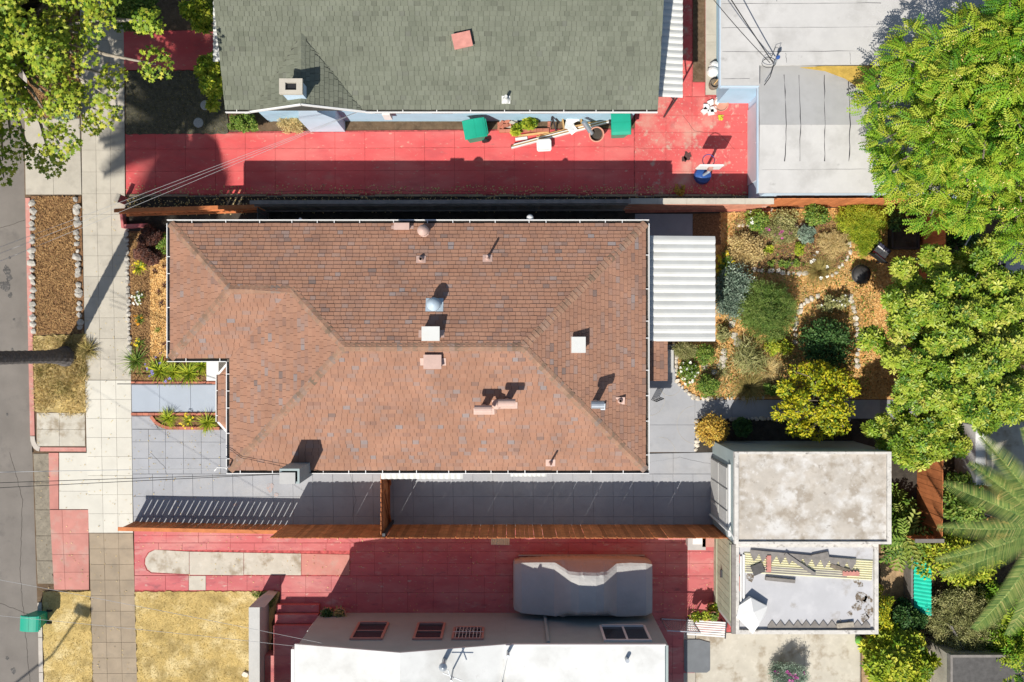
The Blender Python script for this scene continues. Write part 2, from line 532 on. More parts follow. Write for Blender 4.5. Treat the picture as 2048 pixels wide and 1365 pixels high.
# ---- aprons between street and sidewalk
ap1 = bed('driveway_apron', [(49, 236), (160, 236), (163, 390), (51, 390)])
slabs(ap1, [(49, 238), (159, 238), (163, 389), (51, 389)], [0, .5, 1], [0, .35, 1], m_conc)
ap2 = bed('driveway_apron', [(64, 905), (176, 905), (178, 1183), (110, 1183), (72, 1170)], -0.03, m_soil)
slabs(ap2, [(118, 906), (176, 906), (177, 1019), (118, 1019)], 1, [0, .68, 1], m_conc_new)
slabs(ap2, [(97, 906), (117, 906), (117, 1019), (99, 1019)], 1, [0, .5, 1], m_redwash)
slabs(ap2, [(99, 1020), (177, 1020), (178, 1180), (108, 1180)], [0, .32, 1], [0, .3, .56, .78, 1], m_redwash)
for a, b, w0, w1 in ((908, 966, 99, 102), (967, 1020, 101, 105), (1021, 1072, 104, 107), (1073, 1122, 108, 108), (1123, 1168, 107, 104)):
    jag = [(w0 + 3 * math.sin(k * 2.1 + a), a + (b - a) * k / 5) for k in range(6)]
    MB().prism(pxpoly([(66 + (a - 905) * .03, a)] + jag + [(67 + (b - 905) * .03, b)]), -0.09, -0.012).build('asphalt_piece', m_asphalt_old, ap2)

# ---- kerbs, stone by stone
kerb = bed('kerb', [(51, 396), (59, 396), (66, 880), (62, 880)], -0.13, z0=-0.2)
ys = np.linspace(396, 872, 9)
for a, b in zip(ys[:-1], ys[1:]):
    x0, x1 = 50.5 + (a - 396) * .0205, 50.5 + (b - 396) * .0205
    MB().prism(pxpoly([(x0, a + .3), (x0 + 9, a + .3), (x1 + 9, b - .3), (x1, b - .3)]), -0.2, 0.004).build('kerb_stone', m_kerb_red, kerb)
arc = [(60.2 + 18 * (1 - math.cos(t)), 873 + 30 * math.sin(t)) for t in np.linspace(0, math.pi / 2, 6)]
arci = [(69.2 + 11 * (1 - math.cos(t)), 873 + 21 * math.sin(t)) for t in np.linspace(0, math.pi / 2, 6)]
MB().prism(pxpoly(arc + arci[::-1]), -0.2, 0.004).build('kerb_stone', m_kerb, kerb)
MB().prism(pxpoly([(80.5, 895), (172, 895.5), (172, 903.5), (80.5, 903)]), -0.1, 0.006).build('kerb_stone', m_kerb_red, kerb)
kerb2 = bed('kerb', [(75, 1205), (83, 1205), (88, 1420), (79, 1420)], -0.13, z0=-0.2)
for a, b in ((1206, 1275), (1276, 1345), (1346, 1420)):
    MB().prism(pxpoly([(75 + (a - 1206) * .02, a), (83 + (a - 1206) * .022, a), (83 + (b - 1206) * .022, b), (75 + (b - 1206) * .02, b)]), -0.2, 0.004).build('kerb_stone', m_kerb, kerb2)
kerb3 = bed('kerb', [(43, -100), (51, -100), (54, 236), (46, 236)], -0.13, z0=-0.2)
for a, b in ((-100, -20), (-19, 60), (61, 148), (149, 236)):
    MB().prism(pxpoly([(44 + (a + 100) * .008, a), (52 + (a + 100) * .008, a), (52 + (b + 100) * .008, b), (44 + (b + 100) * .008, b)]), -0.2, 0.004).build('kerb_stone', m_kerb, kerb3)

# ---- parkway beds
sheet('mulch_bed', ragged([(61, 393), (162, 393), (169, 667), (66, 671)], 7, 1.0), -0.004, m_mulch)
sheet('mulch_bed', [(53, -80), (157, -80), (158, 235), (55, 235)], -0.004, m_mulch)
sheet('dry_grass_bed', ragged([(67, 673), (170, 669), (171, 826), (71, 824)]), 0.006, m_drygrass)
pad = bed('concrete_pad', [(72, 812), (172, 812), (172, 894), (72, 894)], -0.02, m_soil)
slabs(pad, [(73, 826), (170, 826), (170, 893), (73, 893)], [0, .47, 1], [0, .5, 1], m_conc_stain, top=-0.004)
slabs(pad, [(73, 800), (89, 800), (89, 813), (73, 813)], 1, 1, m_conc, top=0.003)
sheet('dry_lawn', ragged([(85, 1185), (180, 1183), (187, 1420), (90, 1420)]), 0.006, m_drygrass)

# ---- top neighbour: front path, dead lawn, red driveway
path1 = bed('front_path', [(247, 62), (432, 60), (432, 141), (247, 141)], m=m_joint_red)
slabs(path1, [(247, 63), (430, 61), (430, 140), (248, 140)], [0, .43, 1], [0, 1], m_red)
sheet('dead_lawn', [(250, -80), (432, -80), (432, 60), (249, 62)], -0.006, m_soil)
sheet('dead_lawn', ragged([(251, 142), (450, 142), (456, 268), (252, 269)]), 0.006, m_deadlawn)
drive1 = bed('red_driveway', [(250, 268), (540, 263), (1268, 257), (1330, 192), (1330, -60), (1412, -60), (1412, 190), (1500, 190), (1500, 391), (252, 391)], m=m_joint_red)
slabs(drive1, [(251, 269), (1268, 259), (1268, 388), (252, 388)], 17, fr(265, 388, [265, 297, 342, 388]), m_red)
slabs(drive1, [(1270, 194), (1497, 194), (1497, 388), (1270, 388)], fr(1270, 1497, [1270, 1332, 1384, 1426, 1497]), fr(194, 388, [194, 232, 265, 297, 343, 388]), m_red_patchy)
slabs(drive1, [(1331, -50), (1384, -50), (1384, 193), (1331, 193)], 1, 4, m_red_patchy)
slabs(drive1, [(1385, 165), (1410, 165), (1410, 193), (1385, 193)], 1, 1, m_red)
sheet('soil_strip', [(1386, -50), (1410, -50), (1410, 164), (1386, 164)], 0.002, m_soil)
conc_strip = bed('concrete_path', [(1411, -50), (1433, -50), (1433, 190), (1411, 190)])
slabs(conc_strip, [(1411, -50), (1433, -50), (1433, 190), (1411, 190)], 1, [0, .5, .56, 1], m_conc)
sheet('soil_strip', [(545, 240), (1268, 238), (1268, 256), (545, 261)], 0.001, m_soil)
edge1 = bed('driveway_edging', [(252, 389), (1500, 389), (1500, 394), (252, 394)], -0.02)
for i in range(40):
    x = 254 + i * 31
    if random.random() < .82:
        MB().prism(pxpoly([(x, 389.5), (x + 30, 389.5), (x + 30, 393.5 + random.uniform(-.7, .4)), (x, 393.5)]), -0.03, 0.03 + random.uniform(0, .02)).build('edging_stone', m_conc_brown, edge1)
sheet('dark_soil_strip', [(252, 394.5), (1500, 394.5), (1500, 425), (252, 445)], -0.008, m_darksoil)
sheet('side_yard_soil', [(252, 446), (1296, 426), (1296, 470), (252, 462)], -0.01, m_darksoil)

# ---- main lot: front garden, path, grey driveway
sheet('mulch_bed', [(252, 463), (300, 463), (302, 760), (262, 760)], -0.005, m_mulch)
sheet('orange_mulch_bed', ragged([(300, 463), (356, 463), (420, 716), (420, 722), (302.5, 722)], 9, 4), 0.003, m_mulch_o)
front_path = bed('front_path', [(262, 769), (470, 769), (470, 826), (262, 826)], m=m_joint_grey)
slabs(front_path, [(263, 770), (470, 770), (470, 825), (264, 825)], [0, .27, .57, .85, 1], 1, m_bluegrey, gap=.008)
sheet('planter_soil', [(302, 724), (470, 724), (470, 762), (262, 762)], 0.004, m_mulch)
sheet('planter_soil', [(308, 833), (470, 833), (470, 853), (330, 853)], 0.012, m_mulch)


def brick_row(parent, p0, p1, n, w=6.0, z=0.05, m=m_brick):
    """n bricks laid end to end from pixel p0 to p1."""
    a, b = G(*p0), G(*p1)
    d = (b - a) / n
    rz = math.atan2(d.y, d.x)
    L = d.length - 0.008
    me = MB().rbox((0, 0, 0), (L, w / PPM, 0.075)).mesh('brick', m)
    for i in range(n):
        o = bpy.data.objects.new('brick', me)
        c = a + d * (i + .5)
        o.location = (c.x, c.y, z - .0375 + random.uniform(-.004, .004))
        o.rotation_euler = (random.uniform(-.02, .02), random.uniform(-.02, .02), rz + random.uniform(-.02, .02))
        link(o, parent)


edg = bed('brick_edging', [(263, 763), (470, 763), (470, 769), (263, 769)], -0.01)
brick_row(edg, (263, 766), (432, 766), 14, 5)
brick_row(edg, (263, 828.5), (440, 828.5), 15, 5)
brick_row(edg, (330, 720), (412, 722), 7, 5, .07)
brick_row(edg, (397, 724), (397, 760), 3, 5, .07)
pts = [(303, 833), (311, 844), (322, 851), (336, 856), (440, 857)]
for (a, b, n) in ((0, 1, 1), (1, 2, 1), (2, 3, 1), (3, 4, 9)):
    brick_row(edg, pts[a], pts[b], n, 6, .06)
drive2 = bed('grey_driveway', [(262, 832), (306, 832), (322, 856), (470, 859), (470, 944), (1426, 944), (1430, 905), (1430, 1052), (267, 1052)], m=m_joint_grey)
slabs(drive2, [(263, 833), (300, 833), (316, 858), (264, 858)], 1, 1, m_grey, gap=.008)
slabs(drive2, [(264, 859), (470, 860), (470, 948), (265, 948)], fr(263, 470, [263, 296, 330, 366, 402, 441, 470]), fr(859, 948, [859, 884, 917, 948]), m_grey, gap=.008)
slabs(drive2, [(265, 948.5), (1426, 948.5), (1428, 1051), (267, 1051)], 29, fr(949, 1051, [949, 994, 1034, 1051]), m_grey, gap=.008)
slabs(drive2, [(470, 925), (1426, 905), (1426, 948), (470, 948)], 12, 1, m_grey, gap=.008)
back = bed('back_patio', [(1270, 690), (1352, 690), (1352, 765), (1391, 800), (1560, 800), (1860, 800), (1860, 838), (1391, 838), (1391, 905), (1270, 905)], -0.012, m_joint_grey)
MB().prism(pxpoly([(1270, 690), (1350, 690), (1350, 765), (1389.5, 801), (1389.5, 850), (1270, 850)]), -.04, -.0).build('slab', m_grey, back)
MB().prism(pxpoly([(1270, 850.6), (1389.5, 850.6), (1389.5, 904.5), (1270, 904.5)]), -.04, -.001).build('slab', m_grey, back)
slabs(back, [(1390, 800), (1760, 800), (1760, 837), (1390, 837)], 5, 1, m_grey, gap=.008)


def arc_pts(c, r, a0, a1, n=14):
    return [G(c[0] + r * math.cos(RAD(a0 + (a1 - a0) * k / n)), c[1] - r * math.sin(RAD(a0 + (a1 - a0) * k / n)), 0.001) for k in range(n + 1)]


for c, r, a0, a1 in (((1392, 850), 38, 95, 262), ((1297, 800), 32, -85, 80), ((1320, 905), 30, 0, 95), ((1340, 770), 22, 180, 340)):
    MB().tube(arc_pts(c, r, a0, a1), 0.005, 5).build('scored_line', m_conc, back)
side_pad = bed('side_patio', [(1270, 428), (1386, 428), (1386, 482), (1270, 482)])
slabs(side_pad, [(1270, 428), (1385, 428), (1385, 480), (1270, 480)], 1, 1, m_grey)
sheet('mulch_bed', [(1386, 428), (1442, 428), (1442, 490), (1386, 490)], -0.006, m_mulch)
sheet('orange_mulch_bed', [(1300, 484), (1441, 484), (1443, 422), (1836, 412), (1845, 799), (1392, 799), (1353, 764), (1353, 484)], -0.012, m_mulch_o)
sheet('garden_soil', [(1470, 440), (1690, 440), (1700, 520), (1640, 548), (1500, 545), (1470, 500)], 0.02, m_soil)
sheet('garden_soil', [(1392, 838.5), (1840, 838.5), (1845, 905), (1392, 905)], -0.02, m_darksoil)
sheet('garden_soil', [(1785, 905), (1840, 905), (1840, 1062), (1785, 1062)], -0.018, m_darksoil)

for pts in ([(300, 905), (330, 935), (334, 949), (328, 975)], [(1300, 925), (1360, 915), (1425, 930)], [(700, 945), (712, 1000), (700, 1050)]):
    crack(drive2, pts, .003)
for x, y, r in ((540, 975, 8), (470, 1010, 4), (552, 990, 5)):
    blot(drive2, x, y, r, .006, mat('rust_stain', (.42, .33, .3), .1, 9, stains=[((.345, .35, .365), 14, .48, .58, 1.0)]))
for x, y, r in ((1375, 313, 9), (1368, 318, 6)):
    blot(drive1, x, y, r, .006, mat('dark_oil_stain', (.1, .05, .045), .3, 12), 'oil_stain')
for pts in ([(251, 297), (700, 297), (1268, 295)], [(500, 384), (700, 380), (1000, 385), (1300, 382)], [(1365, 232), (1390, 262), (1440, 268), (1470, 300)]):
    crack(drive1, pts, .004, .001, m_joint_red if pts[0][0] < 400 else None)

# ---- lower neighbour: red driveway with bare strip, dry lawn
drive3 = bed('red_driveway', [(268, 1060), (1470, 1056), (1470, 1290), (590, 1290), (560, 1184), (268, 1184)], m=m_joint_red)
slabs(drive3, [(268, 1062), (1428, 1058), (1428, 1086), (268, 1086)], 18, [0, .42, 1], m_red_worn)
slabs(drive3, [(269, 1086.5), (700, 1086.5), (700, 1102), (269, 1100)], 9, 1, m_red_worn)
slabs(drive3, [(269, 1152), (560, 1152), (560, 1182), (269, 1180)], fr(269, 560, [269, 331, 377, 412, 455, 494, 528, 560]), 1, m_red_worn, skip=((2, 0),))
slabs(drive3, [(377.5, 1152), (411.5, 1152), (411.5, 1181), (377.5, 1181)], 1, 1, m_conc_stain)
nose = [(378, 1104), (310, 1100), (298, 1106), (291, 1117), (290, 1128), (295, 1139), (303, 1145), (378, 1149)]
MB().prism(pxpoly(nose), -.04, .001).build('slab', m_conc_stain, drive3)
MB().prism(pxpoly([(269.5, 1100.8), (308, 1099.2), (296, 1105), (289, 1117), (288, 1128), (293, 1141), (303, 1147), (376, 1150.5), (376, 1151), (269.5, 1151)]), -.04, -.001).build('slab', m_red_worn, drive3)
for a, b in ((379, 487), (488, 602), (603, 699)):
    MB().prism(pxpoly([(a, 1104 + (a - 379) * .018), (b, 1104 + (b - 379) * .018), (b, 1151), (a, 1150)]), -.04, .0).build('slab', m_conc_stain if a < 600 else m_redwash, drive3)
slabs(drive3, [(700.5, 1086.5), (1428, 1086.5), (1428, 1152), (700.5, 1152)], 15, [0, .26, .62, 1], m_red_worn)
slabs(drive3, [(560.5, 1152.5), (1428, 1152.5), (1428, 1240), (560.5, 1240)], 17, [0, .38, 1], m_red_worn)
slabs(drive3, [(1300, 1240.5), (1390, 1240.5), (1390, 1400), (1300, 1400)], 2, 3, m_red_worn)
sheet('dry_lawn', ragged([(270, 1184), (560, 1183), (545, 1240), (535, 1420), (277, 1420)], 7, 2.0), 0.006, m_drygrass)
patio = bed('concrete_patio', [(1366, 1265), (1722, 1265), (1722, 1420), (1366, 1420)])
slabs(patio, [(1392, 1266), (1720, 1266), (1720, 1420), (1392, 1420)], [0, .66, 1], 1, m_conc_stain)
slabs(patio, [(1367, 1266), (1391, 1266), (1391, 1420), (1367, 1420)], 1, [0, .65, 1], m_conc)
sheet('back_neighbour_concrete', [(1945, 838), (2300, 838), (2300, 960), (1945, 960)], -0.006, m_conc_stain)
sheet('back_neighbour_concrete', [(1985, 480), (2300, 480), (2300, 640), (1985, 640)], -0.006, m_conc)
sheet('wood_chip_path', [(1905, 965), (2200, 960), (2200, 1100), (1960, 1090)], -0.006, m_mulch_o)
sheet('bare_soil', [(1762, 1095), (1850, 1095), (1850, 1420), (1724, 1420), (1724, 1275), (1762, 1270)], -0.008, mat('tan_soil', (.36, .24, .13), .3, 5, .95, .7, 30, [((.5, .38, .25), 25, .55, .68, .7), ((.16, .11, .07), 8, .56, .7, .7)]))


# ================================================================== BUILDINGS
def interp(poly, v):
    for (v0, u0), (v1, u1) in zip(poly[:-1], poly[1:]):
        if v <= v1:
            return u0 if v1 - v0 < 1e-9 else u0 + (u1 - u0) * max(0, v - v0) / (v1 - v0)
    return poly[-1][1]


def shingle_plane(out, O, U, V, s, left, right, vmax, exposure=0.122, tabw=0.205, butt=0.02, bias=0.5, spread=.5):
    """Rows of shingle tabs on one roof plane; u runs along the eave, v inwards."""
    O, U, V = Vector(O), Vector(U), Vector(V)
    dv = exposure / math.sqrt(1 + s * s)
    rows = int(vmax / dv) + 1

    def pt(u, v, dz):
        p = O + U * u + V * v
        return (p.x, p.y, p.z + s * v + dz)
    for r in range(rows):
        v0, v1 = r * dv, min((r + 1) * dv + .012, vmax)
        if v1 - v0 < .03:
            continue
        vm = min(r * dv + dv * .98, vmax - 1e-6)
        a0, b0, a1, b1 = interp(left, v0 + 1e-6), interp(right, v0 + 1e-6), interp(left, vm), interp(right, vm)
        lo, hi = min(a0, a1), max(b0, b1)
        u = lo - random.uniform(0, tabw)
        while u < hi:
            w = tabw * random.choice((.78, .9, 1.0, 1.0, 1.18))
            x0, x1 = u + .004, u + w - .004
            l0, r0 = max(x0, a0), min(x1, b0)
            l1, r1 = max(x0, a1), min(x1, b1)
            u += w
            if r0 - l0 < .02 and r1 - l1 < .02:
                continue
            r0, r1 = max(r0, l0 + .004), max(r1, l1 + .004)
            t = min(1, max(0, random.gauss(bias, spread * .36)))
            e = random.uniform(0, .004)
            j = random.uniform(-.006, .006)
            lo4 = [pt(l0, v0 + j, 0), pt(r0, v0 + j, 0), pt(r1, v1, 0), pt(l1, v1, 0)]
            hi4 = [pt(l0, v0 + j, butt + e), pt(r0, v0 + j, butt + e), pt(r1, v1, .004 + e), pt(l1, v1, .004 + e)]
            n = (Vector(lo4[1]) - Vector(lo4[0])).cross(Vector(lo4[3]) - Vector(lo4[0]))
            if n.z < 0:
                lo4, hi4 = lo4[::-1], hi4[::-1]
            area = ((r0 - l0) + (r1 - l1)) * (v1 - v0)
            zc = O.z + s * (v0 + v1) / 2
            p = O + U * (l0 + r0) * .5 + V * (v0 + v1) * .5
            k = CAM_H / (CAM_H - zc)
            seen = abs(p.x * k) < 17 and abs(p.y * k) < 11.3
            out.append((area * k * k if seen else 0, lo4, hi4, t))


def finish_shingles(out, roof, m, keep=300):
    out.sort(key=lambda q: -q[0])
    for a, lo, hi, t in out[:keep]:
        MB().hexa(lo, hi, t).build('shingle', m, roof)
    mb = MB()
    for a, lo, hi, t in out[keep:]:
        mb.hexa(lo, hi, t)
    mb.build('shingle_field', m, roof, kind='stuff')


def ridge_caps(roof, a, b, drop, m, step=0.145, half=.12, lift=.012):
    """Folded cap shingles from a (low end) to b, each lapping the one below."""
    a, b = Vector(a), Vector(b)
    d = b - a
    n = max(1, int(d.length / step))
    h = Vector((-d.y, d.x, 0)).normalized() * half
    dz = Vector((0, 0, drop * half))
    for i in range(n):
        p = a + d * (i / n)
        q = a + d * min(1, (i + 1.12) / n)
        e = Vector((0, 0, lift + .016 + random.uniform(0, .004)))
        f = Vector((0, 0, lift))
        t = Vector((0, 0, -.016))
        w = random.uniform(.93, 1.06)
        pts = [p + h * w - dz + e, p + e, p - h * w - dz + e, q + h * w - dz + f, q + f, q - h * w - dz + f]
        low = [x + t for x in pts]
        MB().add(pts + low, [(0, 1, 4, 3), (1, 2, 5, 4), (0, 6, 7, 1), (1, 7, 8, 2), (0, 3, 9, 6), (2, 8, 11, 5), (6, 9, 10, 7), (7, 10, 11, 8), (3, 4, 10, 9), (4, 5, 11, 10)], min(1, max(0, random.gauss(.5, .25)))).build('ridge_cap', m, roof)


def gutter(house, a, b, out, z, w=.11):
    """Open white gutter with strap brackets outside the eave a-b."""
    a, b, out = Vector((a[0], a[1], 0)), Vector((b[0], b[1], 0)), Vector((out[0], out[1], 0))
    mb = MB()
    d = (b - a).normalized()

    def bar(o0, o1, z0, z1, s0=0.0, s1=None):
        L = (b - a).length
        s1 = L if s1 is None else s1
        P = [a + d * s0 + out * o0, a + d * s1 + out * o0, a + d * s1 + out * o1, a + d * s0 + out * o1]
        if (P[1] - P[0]).cross(P[3] - P[0]).z < 0:
            P = P[::-1]
        mb.hexa([(p.x, p.y, z0) for p in P], [(p.x, p.y, z1) for p in P])
    bar(w - .024, w, z - .1, z + .005)
    bar(0.006, w - .025, z - .1, z - .085)
    L = (b - a).length
    k = random.uniform(.3, .8)
    while k < L - .05:
        bar(.0, w - .023, z - .012, z + .004, k, k + .022)
        k += random.choice((.75, .95, 1.0, .5))
    g = mb.build('gutter', m_white, house)
    P = [a + out * .012, b + out * .012, b + out * (w - .038), a + out * (w - .038)]
    MB().prism([(p.x, p.y) for p in P], z - .084, z - .06).build('leaf_litter', m_darksoil, g)


def corrugated(mb, O, U, V, n, wu, lv, drop, depth=.03, thick=.006, per=4):
    """Wavy sheet: ribs repeat along U (n of them, total wu) and run along V for lv, falling by drop."""
    O, U, V = Vector(O), Vector(U), Vector(V)
    m = n * per
    top, bot = [], []
    for i in range(m + 1):
        u = wu * i / m
        ph = (i % per) / per
        z = depth * (0.0 if ph < .2 else (1.0 if ph < .55 else .55 if ph < .8 else 0.1))
        for k in (0, 1):
            p = O + U * u + V * (lv * k)
            top.append((p.x, p.y, p.z + z - drop * k + thick))
            bot.append((p.x, p.y, p.z + z - drop * k))
    fs = []
    N = len(top)
    for i in range(m):
        a = 2 * i
        fs.append((a, a + 2, a + 3, a + 1))
        fs.append((N + a, N + a + 1, N + a + 3, N + a + 2))
        fs.append((a, N + a, N + a + 2, a + 2))
        fs.append((a + 1, a + 3, N + a + 3, N + a + 1))
    fs += [(0, 1, N + 1, N), (N - 2, 2 * N - 2, 2 * N - 1, N - 1)]
    mb.add(top + bot, fs)


# ------------------------------------------------------------------ main house
E, S = 3.1, .345
pA, pC, pF = G(340.5, 447, E), G(1291.5, 941, E), G(459.5, 717, E)
xW, yN, xE_, yS, xM, yW = pA.x, pA.y, pC.x, pC.y, pF.x, pF.y
hw, ww, Wl, Wm, Wt = (yN - yS) / 2, (yN - yW) / 2, xM - xW, xE_ - xM, xE_ - xW
house = empty('bungalow', ((xW + xE_) / 2, (yN + yS) / 2, 0), 0, 'long bungalow with brown hip roof of mottled shingles between grey driveway and side fence', 'house')
IN = .42


def hpart(name, m, fn, smooth=False, parent=None):
    return child(name, m, parent or house, fn, smooth)


hpart('wall', m_stucco_l, lambda b: b.prism([(xW + IN, yN - IN), (xE_ - IN, yN - IN), (xE_ - IN, yS + IN), (xM + IN, yS + IN), (xM + IN, yW + IN), (xW + IN, yW + IN)], -.05, E - .1))
zr, zw = E + S * hw, E + S * ww
P0 = dict(A=(xW, yN, E), B=(xE_, yN, E), C=(xE_, yS, E), D=(xM, yS, E), F=(xM, yW, E), H=(xW, yW, E),
          r0=(xM + hw, yS + hw, zr), r1=(xE_ - hw, yS + hw, zr), w0=(xW + ww, yW + ww, zw), w1=(xM + ww, yW + ww, zw))


def deck(b):
    ks = list(P0)
    vs = [P0[k] for k in ks]
    ix = {k: i for i, k in enumerate(ks)}
    eave = ['A', 'H', 'F', 'D', 'C', 'B']
    low = [(P0[k][0], P0[k][1], E - .12) for k in eave]
    n = len(vs)
    fs = [[ix[k] for k in p] for p in (['A', 'w0', 'w1', 'r0', 'r1', 'B'], ['B', 'r1', 'C'], ['C', 'r1', 'r0', 'D'], ['D', 'r0', 'w1', 'F'], ['F', 'w1', 'w0', 'H'], ['H', 'w0', 'A'])]
    for i in range(6):
        a, c = eave[i], eave[(i + 1) % 6]
        fs.append([ix[a], n + i, n + (i + 1) % 6, ix[c]])
    fs.append([n + i for i in range(6)][::-1])
    b.add(vs + low, fs)


hroof = hpart('roof', m_deck, deck)
hroof_off = hroof.matrix_parent_inverse.copy()
sh = []
X, Y = Vector((1, 0, 0)), Vector((0, 1, 0))
shingle_plane(sh, (xW, yN, E), X, -Y, S, [(0, 0), (ww, ww), (ww + 1e-4, Wl + ww), (hw, Wl + hw)], [(0, Wt), (hw, Wt - hw)], hw, butt=.024)
shingle_plane(sh, (xM, yS, E), X, Y, S, [(0, 0), (hw, hw)], [(0, Wm), (hw, Wm - hw)], hw, bias=.55)
shingle_plane(sh, (xE_, yS, E), Y, -X, S, [(0, 0), (hw, hw)], [(0, 2 * hw), (hw, hw)], hw)
Lw = yW - yS
shingle_plane(sh, (xM, yW, E), -Y, X, S, [(0, -.03), (ww, -ww - .03), (hw, hw - 2 * ww)], [(0, Lw), (hw, Lw - hw)], hw, bias=.52)
shingle_plane(sh, (xW, yW, E), X, Y, S, [(0, 0), (ww, ww)], [(0, Wl + .03), (ww, Wl + ww + .03)], ww, bias=.55)
shingle_plane(sh, (xW, yN, E), -Y, X, S, [(0, 0), (ww, ww)], [(0, 2 * ww), (ww, ww)], ww, bias=.52)


def adopt(fn, parent):
    before = set(bpy.data.objects)
    fn()
    for o in set(bpy.data.objects) - before:
        if o.parent == parent:
            pb = parent.parent
            M = (pb.matrix_basis @ parent.matrix_parent_inverse @ parent.matrix_basis) if pb else parent.matrix_basis
            o.matrix_parent_inverse = M.inverted()


adopt(lambda: finish_shingles(sh, hroof, m_shingle), hroof)
hip = S / math.sqrt(2)


def caps():
    for a, b in (('A', 'w0'), ('H', 'w0'), ('D', 'r0'), ('C', 'r1'), ('B', 'r1'), ('w1', 'r0')):
        ridge_caps(hroof, P0[a], P0[b], hip, m_cap)
    ridge_caps(hroof, P0['w0'], P0['w1'], S, m_cap)
    ridge_caps(hroof, P0['r0'], P0['r1'], S, m_cap)


adopt(caps, hroof)


def gutters():
    gutter(house, (xW - .1, yN), (xE_ + .1, yN), (0, 1), E)
    gutter(house, (xE_, yS), (xE_, yN - .005), (1, 0), E)
    gutter(house, (xM - .1, yS), (xE_ + .1, yS), (0, -1), E)
    gutter(house, (xM, yS + .005), (xM, yW - .1), (-1, 0), E)
    gutter(house, (xW - .1, yW), (xM - .115, yW), (0, -1), E)
    gutter(house, (xW, yW + .005), (xW, yN - .005), (-1, 0), E)


def adopt_all(fn, root):
    """Parts of an Empty built in world space (and their sub-parts) keep their place."""
    before = set(bpy.data.objects)
    fn()
    for o in set(bpy.data.objects) - before:
        if o.parent == root:
            o.matrix_parent_inverse = root.matrix_basis.inverted()
        elif o.parent is not None and o.parent.parent == root:
            o.matrix_parent_inverse = Matrix()


adopt_all(gutters, house)

# entry porch roof (low skirt roof with angled ends) on the street side
ez = 2.75
pk = [G(436, 750, ez), G(436, 844, ez), G(458, 868, ez), G(458, 724, ez)]


def porch(b):
    lo = [Vector((p.x, p.y, ez - .1)) for p in pk]
    inn = [Vector((xM + .35, pk[3].y - .1, ez + .3)), Vector((xM + .35, pk[2].y + .1, ez + .3))]
    b.add([*pk, *lo, *inn], [(0, 1, 5, 4), (1, 2, 6, 5), (3, 0, 4, 7), (2, 3, 7, 6), (4, 5, 6, 7), (0, 9, 1)[::-1], (0, 8, 9)[::-1], (1, 9, 2)[::-1], (0, 3, 8)[::-1], (2, 9, 8, 3)[::-1]], .45)


proof = hpart('porch_roof', m_shingle, porch)
tmp = []
O2 = Vector((pk[1].x, pk[1].y, ez + .01))
shingle_plane(tmp, O2, Y, X, .3 / (xM + .35 - pk[0].x), [(0, 0), (.75, 0)], [(0, pk[0].y - pk[1].y), (.75, pk[0].y - pk[1].y)], .33, bias=.35)
adopt(lambda: finish_shingles(tmp, proof, m_shingle), proof)


def porch_gutters():
    gutter(house, (pk[0].x, pk[0].y), (pk[1].x, pk[1].y), (-1, 0), ez, .07)
    for a, b in ((pk[1], pk[2]), (pk[0], pk[3])):
        mb = MB()
        mb.beam((a.x, a.y, ez - .02), (b.x, b.y, ez - .02), .06, .09)
        mb.build('gutter', m_white, house)


adopt_all(porch_gutters, house)
q0, q1 = G(413, 721, 1.3), G(437, 762, 1.3)
hpart('porch_wall', m_white, lambda b: b.box(q0.x, q1.x, q1.y, q0.y, -.02, 1.3))
hpart('front_door', m_dark, lambda b: b.box(xM + IN - .05, xM + IN - .003, G(0, 800).y, G(0, 780).y - .2, .2, 2.2))
# chimney
ct = [G(559, 968, 4.35), G(599, 968, 4.35), G(599, 938, 4.35), G(559, 938, 4.35)]


def chim(b):
    x0, x1, y0, y1 = ct[0].x, ct[1].x, ct[0].y, ct[2].y
    b.box(x0, x1, y0, y1, -.02, 4.1)
    for (a, c, d, e) in ((x0, x1, y0, y0 + .06), (x0, x1, y1 - .06, y1), (x0, x0 + .06, y0 + .06, y1 - .06), (x1 - .06, x1, y0 + .06, y1 - .06)):
        b.box(a, c, d, e, 4.1, 4.35)


hch = hpart('chimney', m_stucco, chim)
hpart('chimney_flue', m_black, lambda b: b.box(ct[0].x + .065, ct[1].x - .065, ct[0].y + .065, ct[2].y - .065, 4.101, 4.16), parent=hch)
hpart('chimney_cap', m_bin_grey, lambda b: b.rbox(((ct[0].x + ct[1].x) / 2 - .05, (ct[0].y + ct[2].y) / 2 - .05, 4.375), (.44, .32, .035)), parent=hch)

# awnings
for nm, x0, x1, y0, y1, z, n in (('window_awning', 762, 926, 938, 957, 2.35, 14), ('window_awning', 1021, 1093, 938, 952, 2.4, 8)):
    a, b2 = G(x0, y0, z), G(x1, y1, z)

    def aw(b, a=a, b2=b2, z=z, n=n):
        corrugated(b, (a.x, yS + IN - .02, z + .22), X, -Y, n, b2.x - a.x, (yS + IN) - b2.y, .24, .04)
    hpart(nm, m_whitemetal, aw)
# patio cover at the back
pc0, pc1 = G(1292, 473, 2.45), G(1430, 683, 2.45)


def pcover(b):
    corrugated(b, (xE_ - .3, pc1.y, 2.62), Y, X, 13, pc0.y - pc1.y, pc1.x - xE_ + .3, .17, .05)


